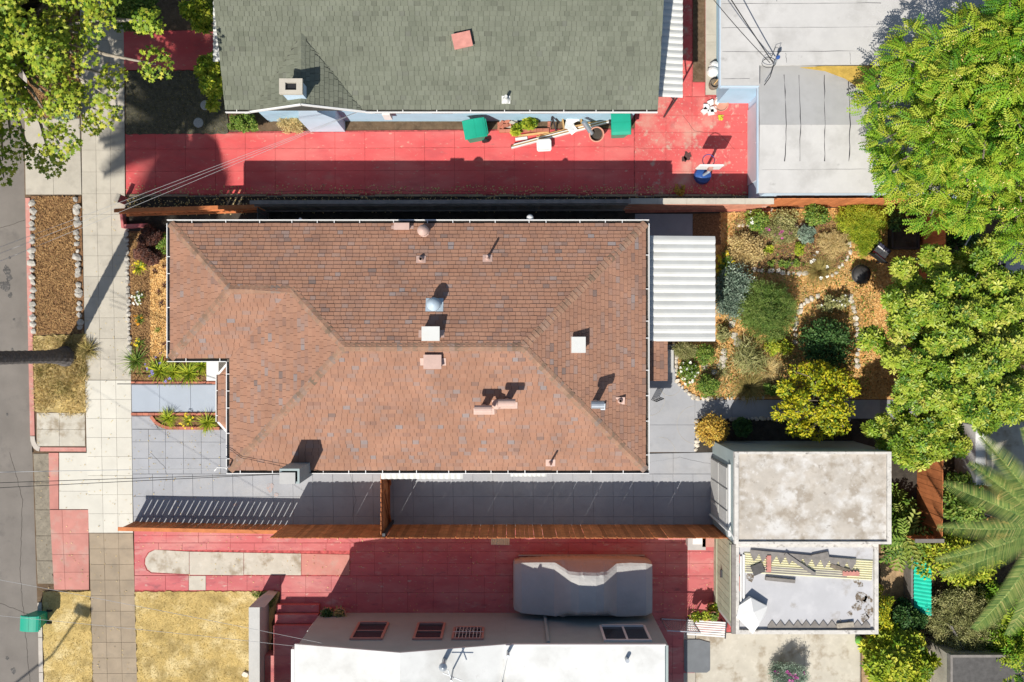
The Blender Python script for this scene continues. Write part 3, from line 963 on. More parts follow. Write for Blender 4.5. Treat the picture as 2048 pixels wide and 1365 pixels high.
pcv = hpart('patio_cover', m_whitemetal, pcover)
for px_, py_ in ((1424, 480), (1424, 576), (1422, 676)):
    q = G(px_, py_, 2.4)
    hpart('patio_post', m_white, lambda b, q=q: b.box(q.x - .05, q.x + .05, q.y - .05, q.y + .05, -.02, 2.43))
b0, b1 = G(1297, 678, 2.5), G(1335, 762, 2.5)
bp = hpart('back_porch_roof', m_deck, lambda b: b.hexa([(xE_ - .35, b1.y, 2.6), (b1.x, b1.y, 2.42), (b1.x, b0.y, 2.42), (xE_ - .35, b0.y, 2.6)], [(xE_ - .35, b1.y, 2.68), (b1.x, b1.y, 2.5), (b1.x, b0.y, 2.5), (xE_ - .35, b0.y, 2.68)]))
tmp2 = []
shingle_plane(tmp2, (b1.x, b1.y, 2.505), Y, -X, .18 / (b1.x - xE_ + .35), [(0, 0), (2, 0)], [(0, b0.y - b1.y), (2, b0.y - b1.y)], b1.x - xE_ + .33, bias=.35)
adopt(lambda: finish_shingles(tmp2, bp, m_shingle, 300), bp)
st0 = G(1297, 690), G(1350, 760)
hpart('back_step', m_stucco_l, lambda b: (b.box(xE_ - IN + .005, G(1330, 0).x, G(0, 745).y, G(0, 700).y, .0, .4), b.box(G(1330, 0).x, G(1345, 0).x, G(0, 745).y, G(0, 700).y, .0, .2)))


def rail(b):
    y = G(0, 800).y
    x0, x1 = G(1303, 0).x, G(1318, 0).x
    for k in range(6):
        xx = x0 + (x1 - x0) * k / 5
        b.tube([(xx, y + .02 * k, 0), (xx, y + .02 * k, .85)], .012, 6)
    b.tube([(x0, y, .86), (x1, y + .1, .86)], .016, 6)
    b.tube([(x0, y, .45), (x1, y + .1, .45)], .012, 6)


hpart('iron_railing', m_dark, rail)


def roof_z(x, y):
    v = min(x - xM, xE_ - x, y - yS, yN - y)
    vw = min(x - xW, y - yW, yN - y)
    return E + S * max(v if x > xM else -1, vw if (y > yW and x < xM + ww + 1) else -1) + .02


def on_roof(px_, py_):
    h = 3.8
    for _ in range(12):
        p = G(px_, py_, h)
        h = roof_z(p.x, p.y)
    return G(px_, py_, h)


# roof vents: each is a part of the house
def pipe_vent(px_, py_, r=.05, h=.4, m=m_pinkmetal, flash=.28, cap=False):
    p = on_roof(px_, py_)
    v = hpart('vent_pipe', m, lambda b: (b.tube([(p.x, p.y, p.z - .1), (p.x, p.y, p.z + h)], r, 12), b.lathe((p.x, p.y, p.z), [(r * 2.1, -.02), (r * 1.9, .05), (r * 1.1, .12)], 12)))
    sl = -S if p.y > (yN + yS) / 2 else S
    hpart('vent_flashing', m, lambda b: b.rbox((p.x, p.y, p.z + .004), (flash, flash * .8, .012), 0, .5, math.atan(sl)), parent=v)
    if cap:
        hpart('vent_cap', m, lambda b: b.lathe((p.x, p.y, p.z + h), [(r * 1.0, -.02), (r * 2.0, .0), (r * 1.9, .06), (r * .7, .13), (.005, .15)], 14), True, v)


def tee_vent(px_, py_, m=m_pinkmetal, along=X, L=.48):
    p = on_roof(px_, py_)
    r = .115
    v = hpart('vent_pipe', m, lambda b: b.tube([(p.x, p.y, p.z - .1), (p.x, p.y, p.z + .62)], r * .85, 12))
    c = Vector((p.x, p.y, p.z + .7))
    hpart('vent_hood', m, lambda b: b.tube([c - along * L / 2, c + along * L / 2], r, 14), parent=v)
    hpart('vent_flashing', m, lambda b: b.rbox((p.x, p.y - .12, p.z - .04), (.6, .2, .012), 0, .5, math.atan(S)), parent=v)


def box_vent(px_, py_, m, w=.46, d=.4, h=.2, ax='y', flash=m_pinkmetal):
    p = on_roof(px_, py_)
    hpart('vent_flashing', flash, lambda b: b.rbox((p.x, p.y, p.z + .003), (w * 1.45 if ax == 'y' else d, d * .55 if ax == 'y' else w * 1.2, .012), 0, .5, math.atan(-S if p.y > (yN + yS) / 2 else S) if ax == 'y' else 0, math.atan(S) if ax == 'x' else 0))
    hpart('box_vent', m, lambda b: (b.rbox((p.x, p.y, p.z + h * .45), (w * .9, d * .85, h * .9)), b.rbox((p.x, p.y, p.z + h), (w, d, .045))))


pipe_vent(848, 464, .085, .28, cap=True)
box_vent(805, 455, m_pinkmetal, .45, .2, .2)
pipe_vent(842, 519, .04, .12)
pipe_vent(975, 517, .035, .55)
pipe_vent(869, 610, .1, .3, m_paleblue, .5, True)
box_vent(863, 668, m_whitemetal, .5, .4, .24)
box_vent(866, 724, m_pinkmetal, .5, .4, .16)
box_vent(1156, 690, m_whitemetal, .4, .45, .2, 'x')
tee_vent(968, 815)
tee_vent(1014, 803)
pipe_vent(994, 808, .07, .3, cap=True)
tee_vent(1190, 806, m_steel, X, .36)
pipe_vent(1240, 802, .04, .12)
pipe_vent(1101, 926, .03, .6)
p = G(1060, 436, 3.0)
hpart('wall_lamp', m_white, lambda b: (b.lathe((p.x, p.y, 2.88), [(.02, 0), (.08, .03), (.105, .09), (.09, .14), (.03, .18)], 16), b.beam((p.x, p.y, 2.86), (p.x, yN - IN, 2.86), .03, .03)), True)
p2 = G(598, 438, 2.9)
hpart('flood_lamp', m_white, lambda b: (b.tube([(p2.x, p2.y, 2.9), (p2.x + .16, p2.y - .14, 2.86)], [.05, .06], 10), b.beam((p2.x + .12, p2.y - .1, 2.86), (p2.x + .2, yN - IN, 2.8), .03, .03)))
mast = G(446, 936, 3.4)
hpart('service_mast', m_white, lambda b: (b.tube([(mast.x + .1, mast.y, E - .2), (mast.x + .1, mast.y, E + .3)], .03, 8), b.tube([(mast.x + .1, mast.y, E + .3), (mast.x - .15, mast.y + .02, E + .34), (mast.x - .32, mast.y - .12, E + .1)], .018, 6)))

# ------------------------------------------------------------------ top neighbour
E2, S2 = 3.1, .333
gx0, gx1, gy0 = G(450.5, 0, E2).x, G(1315.5, 0, E2).x, G(0, 220, E2).y
rid = 4.7
nb = empty('blue_house', ((gx0 + gx1) / 2, gy0 + rid, 0), 0, 'light blue house with grey green shingle roof beside red driveway', 'house')


def npart(name, m, fn, smooth=False):
    return child(name, m, nb, fn, smooth)


npart('wall', m_blue, lambda b: b.box(gx0 + .35, gx1 - .35, gy0 + .5, gy0 + 2 * rid - .5, -.05, E2 - .05))
z2 = E2 + S2 * rid
nroof = npart('roof', m_deck_g, lambda b: b.add(
    [(gx0, gy0, E2), (gx1, gy0, E2), (gx1, gy0 + rid, z2), (gx0, gy0 + rid, z2), (gx1, gy0 + 2 * rid, E2), (gx0, gy0 + 2 * rid, E2),
     (gx0, gy0, E2 - .1), (gx1, gy0, E2 - .1), (gx1, gy0 + rid, z2 - .1), (gx0, gy0 + rid, z2 - .1), (gx1, gy0 + 2 * rid, E2 - .1), (gx0, gy0 + 2 * rid, E2 - .1)],
    [(0, 1, 2, 3), (3, 2, 4, 5), (0, 6, 7, 1), (1, 7, 8, 2), (2, 8, 10, 4), (4, 10, 11, 5), (5, 11, 9, 3), (3, 9, 6, 0), (6, 9, 8, 7), (9, 11, 10, 8)]))
npart('gable_wall', m_blue, lambda b: (b.add([(gx0 + .35, gy0 + .5, E2 - .05), (gx0 + .35, gy0 + 2 * rid - .5, E2 - .05), (gx0 + .35, gy0 + rid, z2 - .12)], [(0, 2, 1)]), b.add([(gx1 - .35, gy0 + .5, E2 - .05), (gx1 - .35, gy0 + 2 * rid - .5, E2 - .05), (gx1 - .35, gy0 + rid, z2 - .12)], [(0, 1, 2)])))
xr, gw_, gr = -6.04, 1.6, .66
gl = gr / S2
cross = npart('cross_gable', m_deck_g, lambda b: b.add(
    [(xr - gw_, gy0 - .03, E2 + .02), (xr + gw_, gy0 - .03, E2 + .02), (xr, gy0 - .03, E2 + gr + .02), (xr, gy0 + gl, E2 + gr + .02), (xr - gw_, gy0 + .02, E2 - .05), (xr + gw_, gy0 + .02, E2 - .05)],
    [(0, 2, 3), (1, 3, 2), (0, 1, 2), (0, 3, 4), (1, 5, 3), (0, 4, 5, 1)]))
g1 = []
shingle_plane(g1, (gx0, gy0, E2), X, Y, S2, [(0, 0), (rid, 0)], [(0, gx1 - gx0), (rid, gx1 - gx0)], rid, .135, .175, .02, .5, .5)
adopt(lambda: finish_shingles(g1, nroof, m_shingle_g, 300), nroof)
g2 = []
sg = gr / gw_
shingle_plane(g2, (xr + gw_, gy0 - .03, E2 + .025), Y, -X, sg, [(0, 0), (gw_, 0)], [(0, .06), (gw_, gl)], gw_, .135, .175, .02, .4, .5)
shingle_plane(g2, (xr - gw_, gy0 - .03, E2 + .025), Y, X, sg, [(0, 0), (gw_, 0)], [(0, .06), (gw_, gl)], gw_, .135, .175, .02, .4, .5)
adopt(lambda: finish_shingles(g2, cross, m_shingle_g, 300), cross)
adopt(lambda: ridge_caps(cross, (xr, gy0 - .03, E2 + gr + .02), (xr, gy0 + gl, E2 + gr + .02), sg, m_shingle_g, .17), cross)
for s in (-1, 1):
    npart('rake_board', m_white, lambda b, s=s: b.beam((xr + s * (gw_ + .3), gy0 - .05, E2 - .02 - .3 * sg), (xr, gy0 - .05, E2 + gr + .03), .04, .09))
npart('front_gable_wall', m_blue, lambda b: b.add([(xr - gw_, gy0 + .45, E2 - .06), (xr + gw_, gy0 + .45, E2 - .06), (xr, gy0 + .45, E2 + gr - .08), (xr - gw_, gy0 + .5, E2 - .06), (xr + gw_, gy0 + .5, E2 - .06)], [(0, 1, 2), (0, 3, 4, 1)]))
cx0, cx1, cy0, cy1 = -6.47, -5.9, 6.78, 7.25


def nchim(b):
    base = [(-6.72, 6.98), (-5.56, 6.98), (-5.56, 7.35), (-6.72, 7.35)]
    sh_ = [(cx0, 6.95), (cx1, 6.95), (cx1, 7.3), (cx0, 7.3)]
    b.hexa([(x, y, -.02) for x, y in base], [(x, y, 1.5) for x, y in base])
    b.hexa([(x, y, 1.501) for x, y in base], [(x, y, 2.4) for x, y in sh_])
    b.hexa([(x, y, 2.401) for x, y in sh_], [(x, y, 4.25) for x, y in sh_])


nch = npart('chimney', m_bluetrim, nchim)
nc = child('chimney_crown', m_conc, nch, lambda b: [b.box(*q, 4.251, 4.36) for q in ((cx0 - .04, cx1 + .04, 6.91, 7.02), (cx0 - .04, cx1 + .04, 7.23, 7.34), (cx0 - .04, cx0 + .13, 7.021, 7.229), (cx1 - .13, cx1 + .04, 7.021, 7.229))])
child('chimney_flue', m_black, nch, lambda b: b.box(cx0 + .135, cx1 - .135, 7.025, 7.225, 4.252, 4.27))


def ngutters():
    gutter(nb, (xr + gw_ + .1, gy0), (gx1, gy0), (0, -1), E2, .08)
    gutter(nb, (gx0, gy0), (xr - gw_ - .1, gy0), (0, -1), E2, .08)


adopt_all(ngutters, nb)
for x0, x1 in ((735, 948), (1018, 1132)):
    a, b2 = G(x0, 0, 2.3), G(x1, 0, 2.3)
    npart('window_awning', m_whitemetal, lambda b, a=a, b2=b2: corrugated(b, (a.x, gy0 + .49, 2.5), X, -Y, int((b2.x - a.x) / .17), b2.x - a.x, .34, .2, .035))
a, b2 = G(1325, -60, 2.45), G(1365, 196, 2.45)
npart('side_awning', m_whitemetal, lambda b: corrugated(b, (gx1 - .34, b2.y, 2.65), Y, X, 19, a.y - b2.y, b2.x - gx1 + .34, .2, .045))
npart('awning_post', m_dark, lambda b: (b.tube([(b2.x - .1, b2.y + .1, -.02), (b2.x - .1, b2.y + .1, 2.45)], .03, 8), b.tube([(b2.x - .1, b2.y + .1, 1.8), (b2.x - .45, b2.y + .12, 2.5)], .02, 6)))
a, b2 = G(427, -60, 2.3), G(443, 124, 2.3)
npart('side_awning', m_whitemetal, lambda b: corrugated(b, (gx0 + .36, b2.y, 2.5), Y, -X, 18, a.y - b2.y, gx0 + .36 - a.x, .2, .04))


def nz(px_, py_):
    h = 3.5
    for _ in range(12):
        p = G(px_, py_, h)
        h = E2 + S2 * (p.y - gy0) + .02
    return G(px_, py_, h)


p = nz(925, 85)
npart('roof_vent', m_red2, lambda b: (b.rbox((p.x, p.y, p.z + .07), (.46, .36, .18), .22, .5, math.atan(S2)), b.rbox((p.x, p.y, p.z + .17), (.54, .42, .03), .22, .5, math.atan(S2))))
p = nz(1012, 200)
npart('vent_pipe', m_whitemetal, lambda b: (b.tube([(p.x, p.y, p.z - .05), (p.x, p.y, p.z + .35)], .045, 10), b.lathe((p.x, p.y, p.z), [(.12, -.02), (.1, .06), (.05, .14)], 12), b.rbox((p.x, p.y, p.z + .004), (.25, .22, .012), 0, .5, math.atan(S2))))
for x0, x1 in ((760, 830), (1040, 1110), (870, 910)):
    npart('window', m_glass, lambda b, x0=x0, x1=x1: b.box(G(x0, 0).x, G(x1, 0).x, gy0 + .475, gy0 + .497, 1.0, 2.2))
npart('meter_box', m_white, lambda b: (b.box(G(778, 0).x, G(793, 0).x, gy0 + .3, gy0 + .497, .9, 1.5), b.tube([(G(786, 0).x, gy0 + .4, 1.5), (G(786, 0).x, gy0 + .4, 2.9)], .03, 8)))

# ------------------------------------------------------------------ top right garages
gar = empty('blue_garage', (G(1660, 260).x, G(1660, 260).y, 0), 0, 'low blue garage with pale folded rolled roofing and lilac door at end of red driveway', 'garage')


def gpart(o, name, m, fn, smooth=False):
    return child(name, m, o, fn, smooth)


HG = 2.5
wl, wt, wb = G(1497, 0).x, G(0, 212).y, G(0, 384).y
rl, rr, rt_, rb_ = G(1517, 0, HG).x, G(2000, 0, HG).x, G(0, 137, HG).y, G(0, 386, HG).y
rm = G(0, 250, HG + .12).y
gpart(gar, 'wall', m_bluetrim, lambda b: b.box(wl, rr - .2, rb_ + .12, rt_ - .1, -.02, HG - .06))
rfa = gpart(gar, 'roof', m_gr_roof_shaded, lambda b: b.hexa([(rl, rm, HG + .02), (rr, rm, HG + .02), (rr, rt_ + .4, HG - .12), (rl, rt_ + .4, HG - .12)], [(rl, rm, HG + .14), (rr, rm, HG + .14), (rr, rt_ + .4, HG - .03), (rl, rt_ + .4, HG - .03)]))
rfb = gpart(gar, 'roof', m_gr_roof, lambda b: b.hexa([(rl, rb_, HG - .08), (rr, rb_, HG - .08), (rr, rm - .003, HG + .02), (rl, rm - .003, HG + .02)], [(rl, rb_, HG - .0), (rr, rb_, HG - .0), (rr, rm - .003, HG + .14), (rl, rm - .003, HG + .14)]))


def wobble_seam(o, pts, h, r=.011, m=m_dark):
    P = []
    for (x0, y0), (x1, y1) in zip(pts[:-1], pts[1:]):
        for k in range(6):
            P.append(G(x0 + (x1 - x0) * k / 6 + random.uniform(-.8, .8), y0 + (y1 - y0) * k / 6 + random.uniform(-.5, .5), h(x0 + (x1 - x0) * k / 6, y0 + (y1 - y0) * k / 6)))
    child('roof_seam', m, o, lambda b: b.tube(P, [r * random.uniform(.3, 1.6) for _ in P], 5))


def gz(x, y):
    yy = G(x, y, HG).y
    return HG + .14 * max(0, 1 - (abs(yy - rm) / ((rm - rb_) if yy < rm else (rt_ - rm)))) - .001


for x0, x1 in ((1568, 1573), (1598, 1601), (1648, 1650), (1697, 1700), (1745, 1745), (1792, 1790)):
    wobble_seam(gar, [(x0, 150), (x1, 250), (x0 + 1, 338)], gz)
wobble_seam(gar, [(1524, 340), (1700, 339), (1820, 337)], gz, .004)
gdl = gpart(gar, 'garage_door', m_lilac, lambda b: b.box(wl - .04, wl - .002, G(0, 372).y, G(0, 222).y, .02, 2.1))
gpart(gdl, 'door_panel', m_lilac, lambda b: (b.box(wl - .06, wl - .041, G(0, 300).y, G(0, 275).y, .9, 1.5),))
gpart(gar, 'fascia', m_bluetrim, lambda b: b.box(rl - .03, rl - .002, rb_, rt_, HG - .14, HG + .0))
st = empty('blue_workshop', (G(1600, 60).x, G(1600, 60).y, 0), 0, 'blue walled outbuilding with flat pale roof and window openings facing concrete strip', 'outbuilding')
HU = 2.75
ul, ub = G(1441, 0, HU).x, G(0, 172, HU).y
wx = G(1433, 0).x
gpart(st, 'wall', m_blue, lambda b: b.prism([(wx, ub + .28), (rl - .25, ub + .28), (rl - .25, rt_ + .32), (14, rt_ + .32), (14, 14), (wx, 14)], -.02, HU - .1))
gpart(st, 'low_wall', m_blue, lambda b: b.box(rl - .249, wl - .002, ub + .28, rt_ + .31, -.02, HG - .13))
ro = gpart(st, 'roof', m_gr_roof, lambda b: b.prism([(ul, ub), (rl - .05, ub), (rl - .05, rt_ + .02), (14.2, rt_ + .02), (14.2, 14.2), (ul, 14.2)], HU - .1, HU))
for yy in (8, 56, 104):
    wobble_seam(st, [(1444, yy), (1620, yy - 1), (1790, yy - 2)], lambda x, y: HU + .001, .005)
wobble_seam(st, [(1444, 158), (1510, 157)], lambda x, y: HU + .001, .005)
for xx, y0, y1 in ((1572, 106, 130), (1552, -20, 8), (1700, 104, 134)):
    wobble_seam(st, [(xx, y0), (xx + 1, y1)], lambda x, y: HU + .001, .004)
gpart(st, 'yellow_patch', m_yellow, lambda b: b.prism([tuple(G(x, y, HU)[:2]) for x, y in ((1600, 136), (1650, 133), (1735, 133), (1760, 140), (1745, 190), (1722, 180), (1690, 158), (1650, 143))], HU + .002, HU + .03))
gpart(st, 'fascia', m_bluetrim, lambda b: (b.box(ul - .03, ul - .002, ub, 14, HU - .16, HU + .01), b.box(ul, rl - .06, ub - .03, ub - .002, HU - .16, HU + .01)))
for y0, y1 in ((-15, 35), (45, 85), (95, 140)):
    gpart(st, 'window', m_glass, lambda b, y0=y0, y1=y1: b.box(wx - .02, wx - .003, G(0, y1).y, G(0, y0).y, 1.0, 2.0))
gpart(st, 'wall_vent', m_bin_grey, lambda b: [b.box(wx + .35 + k * .42, wx + .7 + k * .42, ub + .255, ub + .277, 2.1, 2.35) for k in range(3)])

# ------------------------------------------------------------------ own garage (weathered flat roof)
ga = empty('weathered_garage', (G(1600, 990).x, G(1600, 990).y, 0), 0, 'garage with weathered blotchy flat roof and grey paneled door facing grey driveway', 'garage')
HA = 2.7
ax0, ax1, ay1, ay0 = G(1469, 0, HA).x, G(1783, 0, HA).x, G(0, 904, HA).y, G(0, 1089, HA).y
gpart(ga, 'wall', m_stucco, lambda b: b.box(ax0 + .01, ax1 - .01, ay0 + .01, ay1 - .01, -.03, HA - .13))
gpart(ga, 'roof', m_weather, lambda b: b.box(ax0 + .13, ax1 - .13, ay0 + .08, ay1 - .08, HA - .129, HA - .07))
for q in ((ax0, ax1, ay1 - .075, ay1), (ax0, ax1, ay0, ay0 + .075), (ax0, ax0 + .125, ay0 + .076, ay1 - .076), (ax1 - .125, ax1, ay0 + .076, ay1 - .076)):
    gpart(ga, 'parapet', m_parapet, lambda b, q=q: b.box(*q, HA - .128, HA))
dz0, dz1 = G(0, 1035, 0).y, G(0, 915, 0).y
gdo = gpart(ga, 'garage_door', m_bin_grey, lambda b: b.box(ax0 - .05, ax0 + .005, dz0, dz1, .02, 2.15))
for j in range(2):
    for i in range(3):
        ya, yb = dz0 + (dz1 - dz0) * (i / 3) + .03, dz0 + (dz1 - dz0) * ((i + 1) / 3) - .03
        gpart(gdo, 'door_panel', m_stucco_l, lambda b, ya=ya, yb=yb, j=j: b.box(ax0 - .075, ax0 - .051, ya, yb, .1 + j * 1.02, 1.05 + j * 1.02))
gpart(ga, 'downspout', m_white, lambda b: b.tube([(ax0 - .1, G(0, 1028).y, .1), (ax0 - .1, G(0, 1028).y, 2.5), (ax0 + .02, G(0, 1040).y, 2.62)], .04, 8))
gpart(ga, 'door_frame', m_white, lambda b: b.box(ax0 - .06, ax0 + .003, dz0 - .1, dz1 + .1, 2.16, 2.26))

# ------------------------------------------------------------------ neighbour's shed with junk roof
gs = empty('cluttered_shed', (G(1615, 1180).x, G(1615, 1180).y, 0), 0, 'shed with sage green plank doors and flat roof cluttered with sheets', 'shed')
HS = 2.6
sx0, sx1, sy1, sy0 = G(1472, 0, HS).x, G(1757, 0, HS).x, ay0 - .02, G(0, 1269, HS).y
gpart(gs, 'wall', m_stucco_l, lambda b: b.box(sx0 + .01, sx1 - .01, sy0 + .01, sy1 - .003, -.03, HS - .13))
gpart(gs, 'roof', mat('silver_grey_roofing', (.46, .455, .46), .06, 1.2, .9, .2, 60, [((.28, .24, .19), 1.4, .6, .7, .7), ((.55, .54, .54), 2.5, .5, .7, .6)]), lambda b: b.box(sx0 + .1, sx1 - .12, sy0 + .13, sy1 - .11, HS - .129, HS - .1))
for q in ((sx0, sx1, sy1 - .1, sy1 - .004), (sx0, sx1, sy0, sy0 + .12), (sx0, sx0 + .095, sy0 + .121, sy1 - .105), (sx1 - .115, sx1, sy0 + .121, sy1 - .105)):
    gpart(gs, 'parapet', m_parapet, lambda b, q=q: b.box(*q, HS - .128, HS))
wy0, wy1 = sy0 + .15, sy1 - .05
for i in range(11):
    ya, yb = wy0 + (wy1 - wy0) * i / 11, wy0 + (wy1 - wy0) * (i + 1) / 11 - .012
    gpart(gs, 'door_board', m_green_door, lambda b, ya=ya, yb=yb: b.box(sx0 - .03, sx0 + .008, ya, yb, .02, 2.3))
for z in (.35, 2.0):
    gpart(gs, 'door_rail', m_green_door, lambda b, z=z: b.box(sx0 - .055, sx0 - .031, wy0 + .1, wy1 - .1, z, z + .13))
gpart(gs, 'door_latch', m_dark, lambda b: b.box(sx0 - .1, sx0 - .032, (wy0 + wy1) / 2 - .12, (wy0 + wy1) / 2 + .12, 1.1, 1.16))
gpart(gs, 'eave_board', m_wood_grey, lambda b: b.box(sx0 - .12, sx0 - .002, sy0, sy1 - .02, HS - .12, HS - .02))

# ------------------------------------------------------------------ bottom neighbour
hb = empty('grey_house', (G(960, 1330).x, G(960, 1330).y - 2.2, 0), 0, 'grey stucco house with bright white flat roof and pink framed windows', 'house')
HB = 3.0
bx0, bx1, byw = G(640, 0, 0).x, G(1303, 0, 0).x, G(0, 1226, 0).y
PKX, PKZ, E3 = -3.235, 3.55, 2.88
gx_a, gx_b = G(590, 0, E3).x, G(1010, 0, E3).x
gpart(hb, 'wall', m_stucco, lambda b: (b.box(gx_b + .001, bx1, -16, byw, -.03, HB - .1), b.add(
    [(bx0 + .02, byw, -.03), (gx_b, byw, -.03), (gx_b, byw, E3 - .03), (PKX, byw, PKZ - .03), (bx0 + .02, byw, E3 - .02),
     (bx0 + .02, -16, -.03), (gx_b, -16, -.03), (gx_b, -16, E3 - .03), (PKX, -16, PKZ - .03), (bx0 + .02, -16, E3 - .02)],
    [(4, 3, 2, 1, 0), (5, 6, 7, 8, 9), (0, 5, 9, 4), (4, 9, 8, 3), (3, 8, 7, 2)])))
rw = gpart(hb, 'roof', m_whiteroof, lambda b: b.box(gx_b + .02, G(1330, 0, HB).x, -16.5, byw + .04, HB - .099, HB))
for xa, za, xb, zb in ((gx_a, E3, PKX, PKZ), (PKX + .001, PKZ, gx_b + .15, E3)):
    gpart(hb, 'gable_roof', m_whiteroof, lambda b: b.hexa([(xa, -16.5, za - .03), (xb, -16.5, zb - .03), (xb, byw + .05, zb - .03), (xa, byw + .05, za - .03)], [(xa, -16.5, za + .05), (xb, -16.5, zb + .05), (xb, byw + .05, zb + .05), (xa, byw + .05, za + .05)]))
gpart(hb, 'roof_edge', m_white, lambda b: b.box(gx_a - .1, gx_a - .002, -16.4, byw - .1, E3 - .12, E3 + .06))
gpart(hb, 'roof_edge', m_white, lambda b: b.box(gx_b + .2, G(1330, 0, HB).x + .03, byw + .041, byw + .07, HB - .1, HB + .02))
gpart(hb, 'roof_seam', m_whiteroof, lambda b: b.tube([(gx_b + .12, byw - .05, HB + .01), (gx_b - .1, byw - 1.0, HB + .03), (gx_b - .1, -16, HB + .03)], .025, 6))


def wall_win(x0, x1, y0, y1, frame, grille=False, split=True):
    """Window on the wall facing the driveway; y0 (lower sill) and y1 in photo pixels give heights."""
    h0 = CAM_H * (1 - (byw / ((682.5 - y0) / PPM)))
    h1 = CAM_H * (1 - (byw / ((682.5 - y1) / PPM)))
    k = (CAM_H - (h0 + h1) / 2) / CAM_H / PPM
    a, b2 = (x0 - 1024) * k, (x1 - 1024) * k
    w = gpart(hb, 'window', m_glass, lambda b: b.box(a + .07, b2 - .07, byw + .003, byw + .02, h0 + .07, h1 - .07))

    def fr_(b):
        b.box(a, a + .07, byw + .003, byw + .06, h0, h1)
        b.box(b2 - .07, b2, byw + .003, byw + .06, h0, h1)
        b.box(a + .071, b2 - .071, byw + .003, byw + .08, h0, h0 + .07)
        b.box(a + .071, b2 - .071, byw + .003, byw + .06, h1 - .07, h1)
        if split == 'v':
            b.box((a + b2) / 2 - .03, (a + b2) / 2 + .03, byw + .021, byw + .05, h0 + .071, h1 - .071)
        elif split:
            b.box(a + .071, b2 - .071, byw + .021, byw + .05, (h0 + h1) / 2 - .02, (h0 + h1) / 2 + .02)
    gpart(w, 'window_frame', frame, fr_)
    if grille:
        gpart(w, 'window_grille', m_white, lambda b: ([b.box(a + (b2 - a) * t / 9 - .008, a + (b2 - a) * t / 9 + .008, byw + .061, byw + .077, h0 + .02, h1 - .02) for t in range(1, 9)], b.box(a + .02, b2 - .02, byw + .078, byw + .09, (h0 + h1) / 2 - .01, (h0 + h1) / 2 + .01), [b.beam((a + (b2 - a) * (t + .5) / 9, byw + .07, h0 + .25), (a + (b2 - a) * (t + 1.0) / 9, byw + .07, h0 + .5), .012, .012) for t in range(2, 6)]))


wall_win(708, 772, 1248, 1281, m_pinkframe)
wall_win(830, 888, 1249, 1281, m_pinkframe)
wall_win(905, 968, 1258, 1281, m_pinkframe, True)
wall_win(1203, 1297, 1254, 1284, m_white, False, 'v')
gpart(hb, 'downspout', m_stucco, lambda b: b.tube([(G(1089, 0).x, byw + .06, 0), (G(1089, 0).x, byw + .06, 2.8)], .05, 8))
v = G(1016, 1310, HB + .2)
gpart(hb, 'vent_pipe', m_steel, lambda b: b.tube([(v.x, v.y, HB - .02), (v.x, v.y, HB + .35)], .05, 10))
v2 = G(888, 1325, HB + .5)
gpart(hb, 'vent_pipe', m_steel, lambda b: (b.tube([(v2.x, v2.y, HB - .02), (v2.x, v2.y, HB + .8)], .07, 10), b.lathe((v2.x, v2.y, HB + .8), [(.07, 0), (.12, .03), (.12, .08), (.02, .16)], 12)))
v3 = G(905, 1345, HB + .5)
gpart(hb, 'antenna', m_steel, lambda b: (b.tube([(v3.x, v3.y, HB - .02), (v3.x, v3.y, HB + 1.1)], .025, 8), b.tube([(v3.x - .25, v3.y + .1, HB + .8), (v3.x + .3, v3.y - .1, HB + .85)], .015, 6), b.tube([(v3.x - .1, v3.y + .25, HB + .95), (v3.x + .1, v3.y - .3, HB + .9)], .015, 6)))
v4 = G(1254, 1320, HB + .1)
gpart(hb, 'vent_pipe', m_steel, lambda b: b.tube([(v4.x, v4.y, HB - .02), (v4.x, v4.y, HB + .2)], .06, 10))
# front steps, wing wall and out-of-view porch
for i, (y0, y1, z) in enumerate(((1207, 1222, .17), (1223, 1240, .34), (1241, 1300, .5))):
    gpart(hb, 'step', m_red_worn, lambda b, y0=y0, y1=y1, z=z: b.box(G(556, 0).x, G(640, 0).x if i < 1 else bx0 + .01, G(0, y1).y, G(0, y0).y, -.02, z))
gpart(hb, 'wing_wall', m_stucco_l, lambda b: (b.hexa([(-8.45, -8.55, -.03), (-7.95, -8.55, -.03), (-7.8, -8.35, -.03), (-8.1, -8.3, -.03)], [(-8.45, -8.55, 1.0), (-7.95, -8.55, 1.0), (-7.8, -8.35, .45), (-8.1, -8.3, .45)]), b.box(-8.45, -8.1, -11.6, -8.551, -.03, 1.0), b.hexa([(-8.45, -13, -.03), (-8.1, -13, -.03), (-8.1, -11.601, -.03), (-8.45, -11.601, -.03)], [(-8.45, -13, 1.6), (-8.1, -13, 1.6), (-8.1, -11.601, 1.0), (-8.45, -11.601, 1.0)])))
gpart(hb, 'porch_roof', m_whiteroof, lambda b: b.box(-8.7, gx_a - .12, -16.5, -10.75, 2.7, 2.85))  # added out of view, reach set so its shadow covers the steps
gpart(hb, 'porch_pier', m_stucco_l, lambda b: b.box(-8.44, -8.1, -13.4, -13.001, -.03, 2.699))
gpart(hb, 'porch_floor', m_red_worn, lambda b: b.box(-8.09, gx_a + .01, -16, G(0, 1300).y - .003, -.02, .5))
gpart(hb, 'hand_rail', m_white, lambda b: b.tube([(G(633, 0).x, G(0, 1240).y, .3), (G(633, 0).x, G(0, 1240).y, 1.1)], .04, 8))


